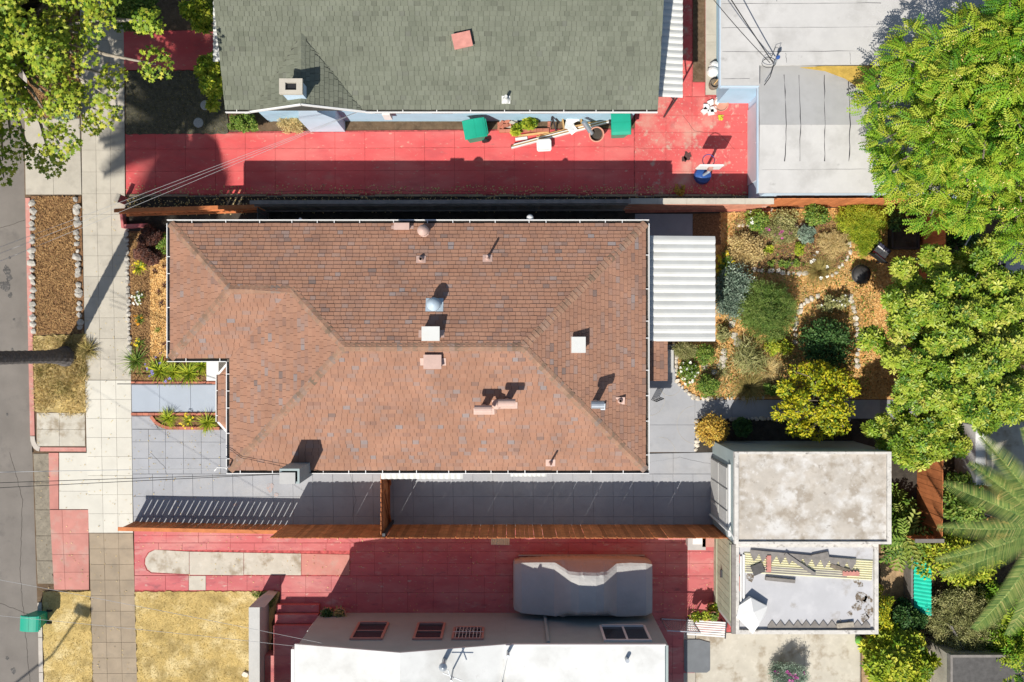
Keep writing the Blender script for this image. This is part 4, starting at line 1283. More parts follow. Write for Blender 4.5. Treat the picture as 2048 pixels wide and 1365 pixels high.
# ================================================================== FENCES
def fence(name, label, a, b, h, bw, gap, m, thick=.022, dog=True, rails=(), rail_side=1, group=None, jit=.004, cap=None, postm=None, cat='fence', lean=0.0):
    """Board fence from a to b (world x, y): every board is a part."""
    a, b = Vector((a[0], a[1], 0)), Vector((b[0], b[1], 0))
    d = (b - a)
    L = d.length
    d.normalize()
    n_ = Vector((-d.y, d.x, 0))
    rz = math.atan2(d.y, d.x)
    root = empty(name, a, rz, label, cat, group)
    n = max(1, int(L / (bw + gap)))
    pitch = L / n
    w = pitch - gap

    def board_mesh(w, hh):
        c = .03 if dog else 0.0
        t = thick / 2
        prof = [(-w / 2, 0), (w / 2, 0), (w / 2, hh - c), (w / 2 - c, hh), (-w / 2 + c, hh), (-w / 2, hh - c)] if dog else [(-w / 2, 0), (w / 2, 0), (w / 2, hh), (-w / 2, hh)]
        k = len(prof)
        vs = [(x, -t, z) for x, z in prof] + [(x, t, z) for x, z in prof]
        fs = [tuple(range(k)), tuple(range(2 * k - 1, k - 1, -1))] + [(i, k + i, k + (i + 1) % k, (i + 1) % k) for i in range(k)]
        return MB().add(vs, fs).mesh('board', m)
    meshes = [board_mesh(w * s, h + e) for s, e in ((1, 0), (.985, .012), (1, -.012), (.97, .0))]
    for i in range(n):
        o = bpy.data.objects.new('board', meshes[random.randrange(4)])
        o.location = ((i + .5) * pitch + random.uniform(-jit, jit), random.uniform(-.003, .003), -.02)
        o.rotation_euler = (lean, random.uniform(-.006, .006), random.uniform(-.01, .01))
        link(o, root)
    for z in rails:
        MB().box(0, L, (.014 if rail_side > 0 else -.06), (.06 if rail_side > 0 else -.014), z, z + .09).build('rail', m, root)
    if cap:
        MB().box(-.03, L + .03, -.06, .06, h + .016, h + .05).build('cap_rail', cap, root)
    k = 0.0
    if postm:
        while k <= L + .01:
            MB().box(k - .045, k + .045, (.062 if rail_side > 0 else -.152), (.152 if rail_side > 0 else -.062), -.05, h - .08).build('post', postm, root)
            k += max(2.3, L / max(1, round(L / 2.4)))
    return root


m_wood_f = mat('rust_orange_board', (0.52, 0.185, 0.07), .22, 5, .8, .3, 60, [((.36, .11, .04), 3, .5, .7, .6)], rnd=.24)
yF = G(0, 1050).y
fence('tall_fence', 'tall rust brown plank fence with dog eared tops between grey and red driveways', (G(572, 0).x, yF), (G(1446, 0).x, yF), 1.85, .139, .004, m_wood_f, rails=(.3, 1.45), rail_side=-1, jit=.004)
fence('low_fence', 'low spaced slat fence with cap rail beside grey driveway near sidewalk', (G(268, 0).x, G(0, 1044).y), (G(571, 0).x, yF), 1.0, .165, .035, m_wood_f, dog=False, cap=m_wood_o, rails=(.25,), rail_side=-1)
gate = fence('driveway_gate', 'wooden driveway gate with diagonal brace across the grey driveway', (G(779, 0).x, yF + .09), (G(779, 0).x, yS + IN - .02), 1.8, .139, .005, m_wood_f, rails=(.25, 1.5), rail_side=-1, cat='gate')
Lg = (yS + IN - .02) - (yF + .09)
MB().beam((.1, -.085, .3), (Lg * .5, -.085, 1.5), .04, .09).build('brace', m_wood, gate)
MB().beam((Lg * .5, -.085, .3), (Lg - .1, -.085, 1.5), .04, .09).build('brace', m_wood, gate)
MB().box(-.02, .07, -.15, -.062, -.02, 1.9).build('post', m_dark, gate)
MB().box(Lg - .08, Lg, -.15, -.062, -.02, 1.86).build('post', m_wood, gate)
fence('picket_fence', 'low reddish picket fence beside the front garden and red driveway', (G(262, 0).x, G(0, 432).y), (G(536, 0).x, G(0, 424).y), 1.05, .11, .075, m_wood_o, dog=False, cap=m_wood_o, rails=(.25, .75), rail_side=-1)
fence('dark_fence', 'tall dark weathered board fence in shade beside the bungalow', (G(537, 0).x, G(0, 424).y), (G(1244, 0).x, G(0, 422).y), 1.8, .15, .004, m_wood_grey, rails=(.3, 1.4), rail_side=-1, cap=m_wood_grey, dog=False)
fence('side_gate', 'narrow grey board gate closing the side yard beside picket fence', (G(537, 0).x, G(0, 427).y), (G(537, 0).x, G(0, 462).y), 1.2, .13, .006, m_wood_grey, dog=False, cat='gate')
fence('orange_fence', 'orange stained board fence behind garden beds along the blue garage', (G(1524, 0).x, G(0, 414).y), (G(1840, 0).x, G(0, 413).y), 1.55, .14, .003, m_wood_o, dog=False, rails=(.3, 1.2), rail_side=1)
fence('back_fence', 'orange board fence along the back of the garden under the trees', (G(1841, 0).x, G(0, 414).y), (G(1834, 0).x, G(0, 1058).y), 1.6, .14, .003, m_wood_o, dog=False, rails=(.3, 1.2), rail_side=1)
fence('corner_fence', 'short board fence closing the yard behind weathered garage', (G(1783, 0).x, G(0, 1058).y), (G(1834, 0).x, G(0, 1058).y), 1.6, .14, .003, m_wood_o, dog=False, rails=(.3, 1.2), rail_side=1, cap=m_wood_grey)
fence('weathered_fence', 'leaning grey board fence behind shrubs by the turquoise sheet', (G(1862, 0).x, G(0, 1225).y), (G(1905, 0).x, G(0, 1310).y), 1.3, .14, .02, m_wood_grey, dog=False, rails=(.3,))

# ---- block wall
bwx0, bwx1, bwy, bwh = G(1246, 0).x, G(1522, 0).x, G(0, 421).y, 1.3
bwall = empty('block_wall', (bwx0, bwy, 0), 0, 'low salmon block wall with pale concrete cap behind side patio', 'wall')
child('wall_core', m_mortar, bwall, lambda b: b.box(bwx0, bwx1, bwy + .02, bwy + .13, -.03, bwh - .002))
nb_ = 12
bme = MB().box(0, (bwx1 - bwx0) / nb_ - .012, -.0, .018, 0, bwh / 6 - .012).mesh('block', mat('salmon_block', (.60, .26, .17), .12, 5, .9, .3, 50, rnd=.1))
for j in range(6):
    for i in range(nb_ + (j % 2)):
        o = bpy.data.objects.new('block', bme)
        x = i * (bwx1 - bwx0) / nb_ - (j % 2) * (bwx1 - bwx0) / nb_ / 2
        if x < 0 or x > bwx1 - bwx0 - .3:
            continue
        o.location = (x, .001, j * bwh / 6 - .02)
        link(o, bwall)
for i in range(5):
    a, b2 = bwx0 + (bwx1 - bwx0) * i / 5, bwx0 + (bwx1 - bwx0) * (i + 1) / 5 - .006
    child('cap_slab', m_conc, bwall, lambda b: b.box(a, b2, bwy - .02, bwy + .16, bwh, bwh + .06))
foot = bed('brick_footing', [(1246, 420), (1545, 416), (1545, 424), (1246, 428)], -0.01, m_mortar)
brick_row(foot, (1250, 423.5), (1540, 419.5), 24, 6, .03)
post = empty('entry_pillar', G(249, 402), 0, 'short red painted pillar at the end of the picket fence', 'pillar')
child('pillar_body', m_red_worn, post, lambda b: b.prism(pxpoly([(244, 407), (250, 393), (256, 396), (250, 410)]), -.02, .5))
child('pillar_cap', m_conc, post, lambda b: b.prism(pxpoly([(243, 408), (249.5, 392), (257, 395), (250.5, 411)]), .5, .55))
child('low_wall', m_red_worn, post, lambda b: b.prism(pxpoly([(245, 424), (250, 424), (254, 458), (249, 458)]), -.02, .22))
child('low_wall', m_red_worn, post, lambda b: b.prism(pxpoly([(254.5, 451), (300, 449), (300, 455), (254.5, 458)]), -.02, .2))


# ================================================================== ROCKS
def rock_mesh(seed, m):
    r = np.random.default_rng(seed)
    import bmesh
    bm = bmesh.new()
    bmesh.ops.create_icosphere(bm, subdivisions=1, radius=.5)
    for v_ in bm.verts:
        k = 1 + r.uniform(-.28, .22)
        v_.co = Vector((v_.co.x * k, v_.co.y * (1 + r.uniform(-.25, .2)), max(-.2, v_.co.z * .75 * k)))
    me = bpy.data.meshes.new('rock')
    bm.to_mesh(me)
    bm.free()
    me.materials.append(m)
    return me


ROCKS = [rock_mesh(s, m_rock) for s in range(8)]
ROCKS_W = [rock_mesh(s + 20, m_rock_w) for s in range(8)]


def rocks_along(parent, path, size, spread=1.5, rocks=ROCKS, z=.02, step=None, flat=.7):
    """Edging stones one by one along a pixel path."""
    for (x0, y0), (x1, y1) in zip(path[:-1], path[1:]):
        L = math.hypot(x1 - x0, y1 - y0)
        n = max(1, int(L / (step or size * .92)))
        for i in range(n):
            t = (i + random.uniform(.3, .7)) / n
            p = G(x0 + (x1 - x0) * t + random.uniform(-spread, spread), y0 + (y1 - y0) * t + random.uniform(-spread, spread))
            s = size / PPM * random.uniform(.75, 1.35)
            o = bpy.data.objects.new('rock', random.choice(rocks))
            o.location = (p.x, p.y, z)
            o.scale = (s, s * random.uniform(.75, 1.3), s * flat)
            o.rotation_euler = (random.uniform(-.3, .3), random.uniform(-.3, .3), random.uniform(0, 6.28))
            link(o, parent)


def rock_border(label, paths, size, **k):
    e = empty('rock_edging', G(*paths[0][0]), 0, label, 'rock edging')
    before = set(bpy.data.objects)
    for p in paths:
        rocks_along(e, p, size, **k)
    for o in set(bpy.data.objects) - before:
        o.matrix_parent_inverse = e.matrix_basis.inverted()
    return e


rock_border('row of grey rocks along the street side of the mulch strip', [[(66, 400), (65, 520), (66, 600), (68, 670)]], 14, spread=1.2)
rock_border('row of pale rocks along the sidewalk side of the mulch strip', [[(153, 393), (155, 520), (158, 600), (161, 665)]], 13, spread=1.2)
rock_border('row of small pale rocks between sidewalk and front garden', [[(254, 455), (256, 560), (259, 690), (262, 745)]], 10, spread=1.0)
rock_border('pale rocks round the raised flower bed behind the patio cover', [[(1503, 538), (1560, 544), (1612, 549)], [(1650, 555), (1668, 548), (1690, 525), (1702, 500), (1697, 480)], [(1470, 452), (1520, 455)], [(1590, 455), (1612, 448)]], 10, rocks=ROCKS_W, spread=2)
rock_border('pale stepping stones winding past the rosemary bush', [[(1462, 640), (1470, 680), (1478, 700)], [(1440, 690), (1452, 712), (1435, 740), (1420, 745)], [(1405, 738), (1425, 730)]], 17, rocks=ROCKS_W, flat=.3, spread=3)
rock_border('pale rocks edging the lower garden bed along the patio', [[(1352, 700), (1353, 765), (1390, 798), (1450, 797), (1530, 797)]], 10, rocks=ROCKS_W, spread=1.3)
rock_border('pale rocks along the path beside the dark green bush', [[(1588, 690), (1592, 640), (1602, 610), (1640, 592)], [(1700, 590), (1712, 640), (1718, 690), (1712, 740)]], 11, rocks=ROCKS_W, spread=2.5)
rock_border('rocks edging the bed beside the weathered garage wall', [[(1392, 838), (1395, 870), (1392, 903)], [(1440, 838), (1560, 838), (1700, 839)]], 9, rocks=ROCKS_W, spread=1.5)
rock_border('loose pale rocks at the corner of the dry lawn', [[(500, 1330), (505, 1355)], [(485, 1355), (497, 1340)]], 14, rocks=ROCKS_W, spread=2, flat=.4)


# ================================================================== BINS
def cart(loc, rz, label, s=1.0, m=m_greenbin, group='wheeled green bins'):
    o = empty('wheeled_bin', loc, rz, label, 'bin', group)
    b = MB()
    b.hexa([(-.21, -.24, .06), (.21, -.24, .06), (.21, .22, .06), (-.21, .22, .06)], [(-.28, -.33, .98), (.28, -.33, .98), (.28, .33, .98), (-.28, .33, .98)])
    b.box(-.3, .3, -.35, .35, .94, 1.0)
    b.build('body', m, o)
    l = MB()
    n = 9
    prof = [(-.37 + .74 * k / (n - 1), 1.005 + .075 * math.sin(math.pi * k / (n - 1)) ** .6) for k in range(n)]
    vs = [(x * (1 - .1 * (abs(y) > .33)), y, z) for y, z in prof for x in (-.32, -.3, .3, .32)]
    vs = []
    for y, z in prof:
        vs += [(-.32, y, z - .035), (-.295, y, z), (.295, y, z), (.32, y, z - .035)]
    fs = []
    for i in range(n - 1):
        for k in range(3):
            a = i * 4 + k
            fs.append((a, a + 1, a + 5, a + 4))
    fs += [(0, 3, 2, 1), (4 * n - 4, 4 * n - 3, 4 * n - 2, 4 * n - 1)]
    base = len(vs)
    l.add(vs, [f[::-1] for f in fs])
    l.box(-.31, .31, -.36, .36, 1.002, 1.012)
    l.box(-.29, .29, -.012, .012, 1.06, 1.088)
    ld = l.build('lid', m, o)
    h = MB()
    h.tube([(-.26, .4, .96), (.26, .4, .96)], .02, 8)
    for x in (-.24, -.08, .08, .24):
        h.beam((x, .34, .95), (x, .41, .96), .03, .03)
    h.build('handle', m, o)
    for x in (-.25, .25):
        w = MB()
        w.tube([(x - .03, .3, .12), (x + .03, .3, .12)], .13, 14)
        w.build('wheel', m_black, o)
    o.scale = (s, s, s)
    return o


c0 = G(952, 268, .0)
cart((c0.x, c0.y - .08, 0), -RAD(80), 'green wheeled bin with two tone lid beside stacked bricks on red driveway', .98)
c1 = G(1234, 262, .0)
cart((c1.x, c1.y - .02, 0), RAD(2), 'green wheeled bin with scuffed lid beside long lumber on red driveway', 1.0)
c2 = G(84, 1233, .0)
cart((c2.x, c2.y, -.12), -RAD(92), 'small green wheeled bin standing at the kerb in the street', .82)

# ================================================================== BITS BY THE BLUE HOUSE
def prop(name, label, cat, loc, parts, rz=0.0, group=None):
    """parts: list of (name, material, fn(MB) in local metres, smooth)."""
    o = empty(name, loc, rz, label, cat, group)
    for q in parts:
        mb = MB()
        q[2](mb)
        mb.build(q[0], q[1], o, q[3] if len(q) > 3 else False)
    return o


a, b2 = G(1022, 293, .14), G(1222, 240, .14)
dv_ = b2 - a
prop('lumber_bundle', 'long white edged lumber boards lying on red driveway', 'lumber', (a.x, a.y, 0), [
    ('board', m_white, lambda b: b.box(0, dv_.length, -.07, -.03, 0, .14)), ('board', m_wood_pale, lambda b: b.box(.02, dv_.length, -.028, .02, 0, .1)),
    ('board', m_white, lambda b: b.box(.1, dv_.length - .2, .022, .05, 0, .13)), ('board', m_wood_pale, lambda b: b.box(.9, dv_.length - .1, .055, .12, 0, .06)),
    ('end_cap', m_dark, lambda b: b.box(-.004, -.0005, -.06, .04, .02, .1))], math.atan2(dv_.y, dv_.x))
a, b2 = G(1036, 275, .08), G(1097, 262, .08)
dv2 = b2 - a
prop('scrap_timber', 'short scrap timber with white end beside potted plants', 'lumber', (a.x, a.y + .05, 0), [
    ('board', m_wood_pale, lambda b: b.box(0, dv2.length, -.03, .03, 0, .07)), ('board', m_white, lambda b: b.box(-.1, .3, -.14, -.05, 0, .05))], math.atan2(dv2.y, dv2.x) * .6)
p = G(1088, 291, .3)
prop('white_board', 'white rounded plastic seat board leaning on lumber', 'board', (p.x, p.y, 0), [
    ('seat', m_white, lambda b: (b.prism([(-.2, -.2), (.2, -.2), (.24, -.15), (.24, .15), (.2, .2), (-.2, .2), (-.24, .15), (-.24, -.15)], .28, .32),)),
    ('rim', m_white, lambda b: (b.box(-.2, .2, -.185, -.155, .321, .332), b.box(-.2, .2, .155, .185, .321, .332), b.box(-.22, -.19, -.15, .15, .321, .332), b.box(.19, .22, -.15, .15, .321, .332))),
    ('leg', m_bin_grey, lambda b: b.box(-.15, -.1, -.1, .1, 0, .279)), ('leg', m_bin_grey, lambda b: b.box(.1, .15, -.1, .1, 0, .279))], RAD(3))
p = G(1190, 266, .0)


def flowerpot(b, r0=.13, r1=.22, h=.42, n=18):
    b.lathe((0, 0, 0), [(r0, 0), (r1 * .93, h * .82), (r1 * .94, h * .82), (r1, h * .83), (r1, h), (r1 * .86, h), (r1 * .8, h * .7), (.01, h * .7)], n)


pt_ = prop('large_pot', 'large empty pale terracotta pot tilted by the lumber with a grey roll in it', 'pot', (p.x, p.y, .05), [('pot', m_terra, lambda b: flowerpot(b, .15, .25, .5), False), ('soil', m_darksoil, lambda b: b.lathe((0, 0, .34), [(.2, 0), (.2, .012)], 16))], 0)
pt_.rotation_euler = (RAD(22), 0, 0)
p = G(1177, 252, .6)
prop('pipe_roll', 'grey metal duct roll leaning inside the large pot', 'duct', (p.x + .05, p.y - .1, .42), [('duct', m_steel, lambda b: b.tube([(.08, -.12, 0), (-.22, .2, .3)], .085, 14)), ('end_ring', m_dark, lambda b: b.tube([(.081, -.121, -.001), (.07, -.109, .01)], .088, 14))])
p = G(1143, 246, .0)
prop('wood_frame', 'broken wooden crate frame with torn white sheet beside the pot', 'crate', (p.x, p.y, 0), [
    ('side', m_wood_pale, lambda b: b.box(-.32, .32, .2, .24, 0, .3)), ('side', m_wood_pale, lambda b: b.box(-.32, -.28, -.2, .199, 0, .3)), ('side', m_wood_pale, lambda b: b.box(.28, .32, -.2, .199, 0, .3)),
    ('side', m_wood_pale, lambda b: b.box(-.279, .279, -.2, -.16, 0, .22)), ('sheet', m_white, lambda b: (b.rbox((.02, .02, .27), (.4, .22, .012), .3, .5, .2), b.rbox((-.12, -.16, .26), (.3, .26, .012), -.4, .5, -.25, .2), b.rbox((-.02, -.3, .2), (.26, .2, .012), .5, .5, .3, -.2)))], RAD(10))
p = G(1108, 250, .0)
prop('iron_stand', 'black iron tripod stand leaning by wooden crate', 'stand', (p.x, p.y, 0), [('leg', m_dark, lambda b: b.beam((-.12, .2, .75), (.08, -.25, 0), .04, .04)), ('leg', m_dark, lambda b: b.beam((-.05, .2, .75), (.16, .05, 0), .035, .035)), ('leg', m_dark, lambda b: b.beam((-.1, .2, .75), (-.12, -.1, 0), .03, .03)), ('crossbar', m_dark, lambda b: b.box(-.3, .15, .18, .24, .74, .78))])
p = G(1258, 242, .0)
prop('iron_bracket', 'dark iron plant stand between green bin and blue wall', 'stand', (p.x, p.y, 0), [('leg', m_dark, lambda b: b.beam((-.05, -.1, 0), (0, .1, .9), .05, .05)), ('leg', m_dark, lambda b: b.beam((.12, -.1, 0), (.02, .1, .9), .04, .04)), ('crossbar', m_dark, lambda b: b.box(-.2, .2, .07, .13, .9, .94))])
# brick planter beside it
bp_ = empty('brick_planter', G(1030, 258), 0, 'long low brick planter against the blue wall with stacked bricks', 'planter')
before = set(bpy.data.objects)
brick_row(bp_, (998, 264), (1098, 262), 8, 6, .06)
brick_row(bp_, (998, 264), (1098, 262), 8, 6, .135)
brick_row(bp_, (998, 262), (998, 244), 2, 6, .06)
brick_row(bp_, (1098, 262), (1098, 244), 2, 6, .06)
for i in range(16):
    q = G(1003 + (i % 5) * 7 + random.uniform(-2, 2), 244 + (i // 5) * 5 + random.uniform(-1, 1))
    o = bpy.data.objects.new('brick', MB().rbox((0, 0, 0), (.2, .1, .06)).mesh('brick', m_brick if i % 4 else m_conc))
    o.location = (q.x, q.y, .04 + .05 * (i % 3))
    o.rotation_euler = (0, 0, random.uniform(0, 3))
    link(o, bp_)
for o in set(bpy.data.objects) - before:
    o.matrix_parent_inverse = bp_.matrix_basis.inverted()
# paver blocks, dish and bags near the garage
pv = [(1412, 215, 0), (1421, 207, .4), (1426, 220, .1), (1409, 223, .7), (1421, 226, .2), (1433, 204, 1.0)]
for i, (x, y, r) in enumerate(pv):
    q = G(x, y)
    prop('paver_block', 'white paver block in the loose pile on red concrete by blue garage', 'block', (q.x, q.y, 0), [('block', m_white, lambda b: b.box(-.1, .1, -.09, .09, 0, .08))], r, 'loose white paver blocks')
q = G(1441, 210)
prop('saucer', 'wide terracotta saucer on red concrete by blue garage', 'saucer', (q.x, q.y, 0), [('dish', m_terra, lambda b: b.lathe((0, 0, 0), [(.18, 0), (.24, .03), (.25, .09), (.225, .09), (.2, .04), (.01, .035)], 22))])
q = G(1441, 236)
prop('weed_tuft', 'small yellow flowering weed in driveway crack', 'weed', (q.x, q.y, 0), [('leaves', mat('weed_yellow', (.5, .5, .04), .2, 20), lambda b: [b.rbox((random.uniform(-.07, .07), random.uniform(-.07, .07), .03), (.07, .03, .01), random.uniform(0, 6), .5, random.uniform(-.6, .6)) for _ in range(22)])])
q = G(1425, 173)
prop('barrel_planter', 'brown wooden tub with a stick on concrete strip', 'planter', (q.x, q.y, 0), [('tub', m_bark, lambda b: b.lathe((0, 0, 0), [(.13, 0), (.17, .15), (.15, .3), (.13, .3), (.13, .2), (.01, .2)], 16)), ('stick', m_wood_pale, lambda b: b.tube([(0, 0, .2), (.25, .3, .6)], .015, 6))])
q = G(1424, 146)


def bag(b):
    prof = [(.16, 0), (.2, .1), (.17, .22), (.09, .3), (.02, .33)]
    b.lathe((0, 0, 0), prof, 12)
    b.lathe((.05, .2, 0), [(.13, 0), (.17, .08), (.12, .2), (.02, .24)], 10)


prop('white_sack', 'crumpled white sack on concrete strip beside blue workshop wall', 'sack', (q.x, q.y, 0), [('sack', m_white, bag)])

# toy basketball hoop
q = G(1404, 353)
tp = G(1421, 333, 1.55)
t0 = Vector((tp.x - q.x, tp.y - q.y, 0))
prop('basketball_hoop', 'toy basketball hoop with blue base and white backboard on red driveway', 'basketball hoop', (q.x, q.y, 0), [
    ('base', m_bluebase, lambda b: b.lathe((0, 0, 0), [(.27, 0), (.29, .06), (.26, .2), (.12, .26), (.02, .27)], 20)),
    ('pole', m_paleblue, lambda b: b.tube([(0, 0, .2), (t0.x * .7, t0.y - .1, 1.2), (t0.x, t0.y - .05, 1.5)], .045, 10)),
    ('backboard', m_white, lambda b: b.prism([(t0.x - .36, t0.y - .03), (t0.x + .36, t0.y - .03), (t0.x + .4, t0.y), (t0.x + .36, t0.y + .03), (t0.x - .36, t0.y + .03), (t0.x - .4, t0.y)], 1.2, 1.7)),
    ('bracket', m_pinkframe, lambda b: b.box(t0.x - .06, t0.x + .06, t0.y - .12, t0.y - .031, 1.35, 1.62)),
    ('rim', m_bluebase, lambda b: b.tube([(t0.x + .19 * math.cos(k * math.pi / 10), t0.y + .24 + .19 * math.sin(k * math.pi / 10), 1.3) for k in range(21)], .012, 6))])

# ================================================================== COVERED CAR
def car_cover(b):
    st_ = [(-2.27, .45, .72), (-2.23, .66, .8), (-2.0, .8, .87), (-1.3, .88, .9), (-.95, .95, .92), (-.45, 1.3, .93), (-.2, 1.4, .93), (.35, 1.42, .93), (.6, 1.36, .93), (1.05, 1.02, .93), (1.5, .98, .92), (2.0, .95, .89), (2.22, .86, .83), (2.27, .5, .74)]
    sec, N = [], 32
    X_ = np.interp(np.linspace(0, 1, 105), np.linspace(0, 1, len(st_)), [s[0] for s in st_])
    H_ = np.interp(X_, [s[0] for s in st_], [s[1] for s in st_])
    W_ = np.interp(X_, [s[0] for s in st_], [s[2] for s in st_])
    rr_ = np.random.default_rng(3)
    vs, fs = [], []
    for i, (x, H, w) in enumerate(zip(X_, H_, W_)):
        cab = max(0, H - .98) / .42
        belt = min(.74, H * .82)
        tw = w * (1 - .26 * min(1, cab * 1.5)) - .05
        prof = [(0, H + .005), (tw * .7, H - .006), (tw, H - .05), (w - .07, belt + .07), (w, belt - .03), (w - .015, .4), (w - .05, .05)]
        ts = [0, .28, .42, .58, .66, .82, 1.0]
        for k in range(N + 1):
            t = -1 + 2 * k / N
            s = math.copysign(1, t)
            a_ = abs(t)
            y = s * np.interp(a_, ts, [q[0] for q in prof])
            z = np.interp(a_, ts, [q[1] for q in prof])
            fold = max(0, math.sin(11 * x + 2.2 * math.sin(4 * t + x))) ** 5
            wr = .004 * math.sin(5 * x + 7 * t) + .016 * fold * (.35 < a_ < .62) * (.2 + cab) + .007 * math.sin(26 * x + 3 * t) * (a_ > .7) * a_
            wr += .05 * math.exp(-((x + .66) / .09) ** 2 - ((a_ - .6) / .06) ** 2)
            vs.append((x, y + s * wr, max(.02, z + wr * (a_ < .7))))
    M_ = N + 1
    for i in range(len(X_) - 1):
        for k in range(N):
            a_ = i * M_ + k
            fs.append((a_, a_ + 1, a_ + M_ + 1, a_ + M_)[::-1])
    fs.append(tuple(range(N, -1, -1))[::-1])
    fs.append(tuple(range((len(X_) - 1) * M_, len(X_) * M_))[::-1])
    b.add(vs, fs)


cc_ = G(1165, 1171, .45)
prop('covered_car', 'sedan under a grey fabric cover parked on the red driveway', 'car', (cc_.x, cc_.y, 0), [('car_cover', m_tarp, car_cover, False), ('hem', m_bin_grey, lambda b: (b.box(-2.1, 2.1, -.9, -.86, .02, .08), b.box(-2.1, 2.1, .86, .9, .02, .08)))]
     + [('tyre', m_black, lambda b, x=x, y=y: b.tube([(x, y - .1, .31), (x, y + .1, .31)], .3, 16)) for x in (-1.35, 1.35) for y in (-.72, .72)], 0)

# ================================================================== LOWER DRIVEWAY BITS
for x, y, lb, mm in ((1394, 1087, 'grey lidded plastic bin at the end of the tall fence', m_bin_grey), (1417, 1084, 'faded pink plastic bin beside the sage green shed doors', m_pinkframe)):
    q = G(x, y, .7)
    w, d = (.26, .2) if mm is m_bin_grey else (.16, .15)
    prop('storage_bin', lb, 'bin', (q.x, q.y, 0), [('body', mm, lambda b: b.hexa([(-w * .85, -d * .85, 0), (w * .85, -d * .85, 0), (w * .85, d * .85, 0), (-w * .85, d * .85, 0)], [(-w, -d, .62), (w, -d, .62), (w, d, .62), (-w, d, .62)])), ('lid', mm, lambda b: b.box(-w - .03, w + .03, -d - .03, d + .03, .621, .67)), ('lid_panel', m_white if mm is m_bin_grey else mm, lambda b: b.box(-w * .5, w * .7, -d * .2, d * .8, .671, .68))])
q0, q1 = G(1322, 1237), G(1384, 1262)


def mesh_gate(b):
    n = 14
    w, h = q1.x - q0.x, 1.15
    for k in range(n):
        b.beam((w * k / n, 0, 0.08), (w * min(1, (k + 3) / n), 0, h if k + 3 <= n else h * (n - k) / 3), .008, .008)
        b.beam((w * min(1, (k + 3) / n), 0, .08), (w * k / n, 0, h), .008, .008)
    for z in (.05, h):
        b.beam((0, 0, z), (w, 0, z), .03, .03)
    for x in (0, w):
        b.beam((x, 0, -.02), (x, 0, h + .03), .035, .035)


prop('mesh_gate', 'low diamond mesh metal gate beside the grey house corner', 'gate', (q0.x, q0.y, 0), [('mesh', m_steel, mesh_gate)], -RAD(3))
q0, q1 = G(1368, 1236), G(1450, 1272)
prop('bench_rack', 'low slatted metal rack with pots standing on it by the shed', 'rack', (G(1408, 1250).x, G(1408, 1250).y, 0),
     [('slat', m_white, lambda b, k=k: b.box(-.62, .62, -.26 + k * .075, -.21 + k * .075, .3, .33)) for k in range(7)] + [('leg', m_dark, lambda b, x=x, y=y: b.box(x - .02, x + .02, y - .02, y + .02, 0, .299)) for x in (-.55, .55) for y in (-.22, .22)] + [('frame', m_dark, lambda b: (b.box(-.66, -.63, -.3, .3, .28, .34), b.box(.63, .66, -.3, .3, .28, .34)))], -RAD(4))

q = G(982, 1082)
prop('corrugated_sheet', 'short white corrugated sheet lying at the foot of the tall fence', 'sheet', (q.x, q.y - .1, .004), [('sheet', m_yellowsheet, lambda b: corrugated(b, (0, -.02, .0), X, Y, 9, .62, .26, 0, .03))], -.03)
q = G(262, 767)
prop('path_railing', 'low black iron railing along the brick edged front path', 'railing', (q.x, q.y, 0), [('rail', m_dark, lambda b: b.tube([(-.25, 0, .42), (2.85, 0, .42)], .014, 6))] + [('post', m_dark, lambda b, x=x: b.tube([(x, 0, .03), (x, 0, .42)], .012, 6)) for x in (.15, .9, 1.7, 2.5)])

# ================================================================== JUNK ON THE SHED ROOF
ZR = HS - .099


def roof_thing(name, label, cat, px_, py_, z, parts, rz=0.0, group=None):
    q = G(px_, py_, z)
    return prop(name, label, cat, (q.x, q.y, z), parts, rz, group)


k66 = 1 / PPM * (CAM_H - HS) / CAM_H
ca, cb = G(1488, 1104, ZR), G(1745, 1120, ZR)
dd = cb - ca
prop('corrugated_sheet', 'long pale yellow corrugated sheet lying across the shed roof', 'sheet', (ca.x, ca.y, ZR + .002), [('sheet', m_yellowsheet, lambda b: corrugated(b, (0, -.62, .0), Y, X, 9, .62, dd.length, 0, .035))], math.atan2(dd.y, dd.x))
q = G(1620, 1127, ZR + .1)


def zigzag(b, L=2.6, n=12, w=.16):
    P = []
    for k in range(2 * n + 1):
        P.append((-L / 2 + L * k / (2 * n), (w if k % 2 else .02)))
    e = -.12 if w > 0 else .12
    b.prism([(-L / 2, e)] + P + [(L / 2, e)], 0, .03)


prop('sawtooth_strip', 'grey sawtooth edged strip lying on the yellow sheet', 'strip', (q.x - .2, q.y + .13, ZR + .05), [('strip', m_wood_grey, lambda b: zigzag(b, 3.2, 12, -.22))], math.atan2(dd.y, dd.x) - .03)
q = G(1600, 1144, ZR + .1)
prop('grey_plank', 'wide grey plank lying on silver roofing below the yellow sheet', 'plank', (q.x, q.y, ZR + .002), [('plank', m_wood_grey, lambda b: b.box(-1.6, 1.45, -.1, .1, 0, .04))], -.06)
q = G(1600, 1129, ZR + .1)
prop('grey_plank', 'short grey plank lying crosswise over the yellow sheet', 'plank', (q.x, q.y, ZR + .085), [('plank', m_wood_grey, lambda b: b.box(-.55, .55, -.05, .05, 0, .03))], -.6)
for x, y, rz, lb in ((1538, 1128, 1.57, 'short pink ridge tile standing across the yellow sheet'), (1702, 1148, 0, 'wide pink ridge tile on the end of the grey plank')):
    q = G(x, y, ZR + .1)
    prop('ridge_tile', lb, 'tile', (q.x, q.y, ZR + .085), [('tile', m_red2, lambda b: (b.box(-.25, .25, -.06, .06, 0, .03), [b.box(-.24 + k * .1, -.2 + k * .1, .06, .09, 0, .03) for k in range(5)]))], rz)
q = G(1640, 1255, ZR + .1)
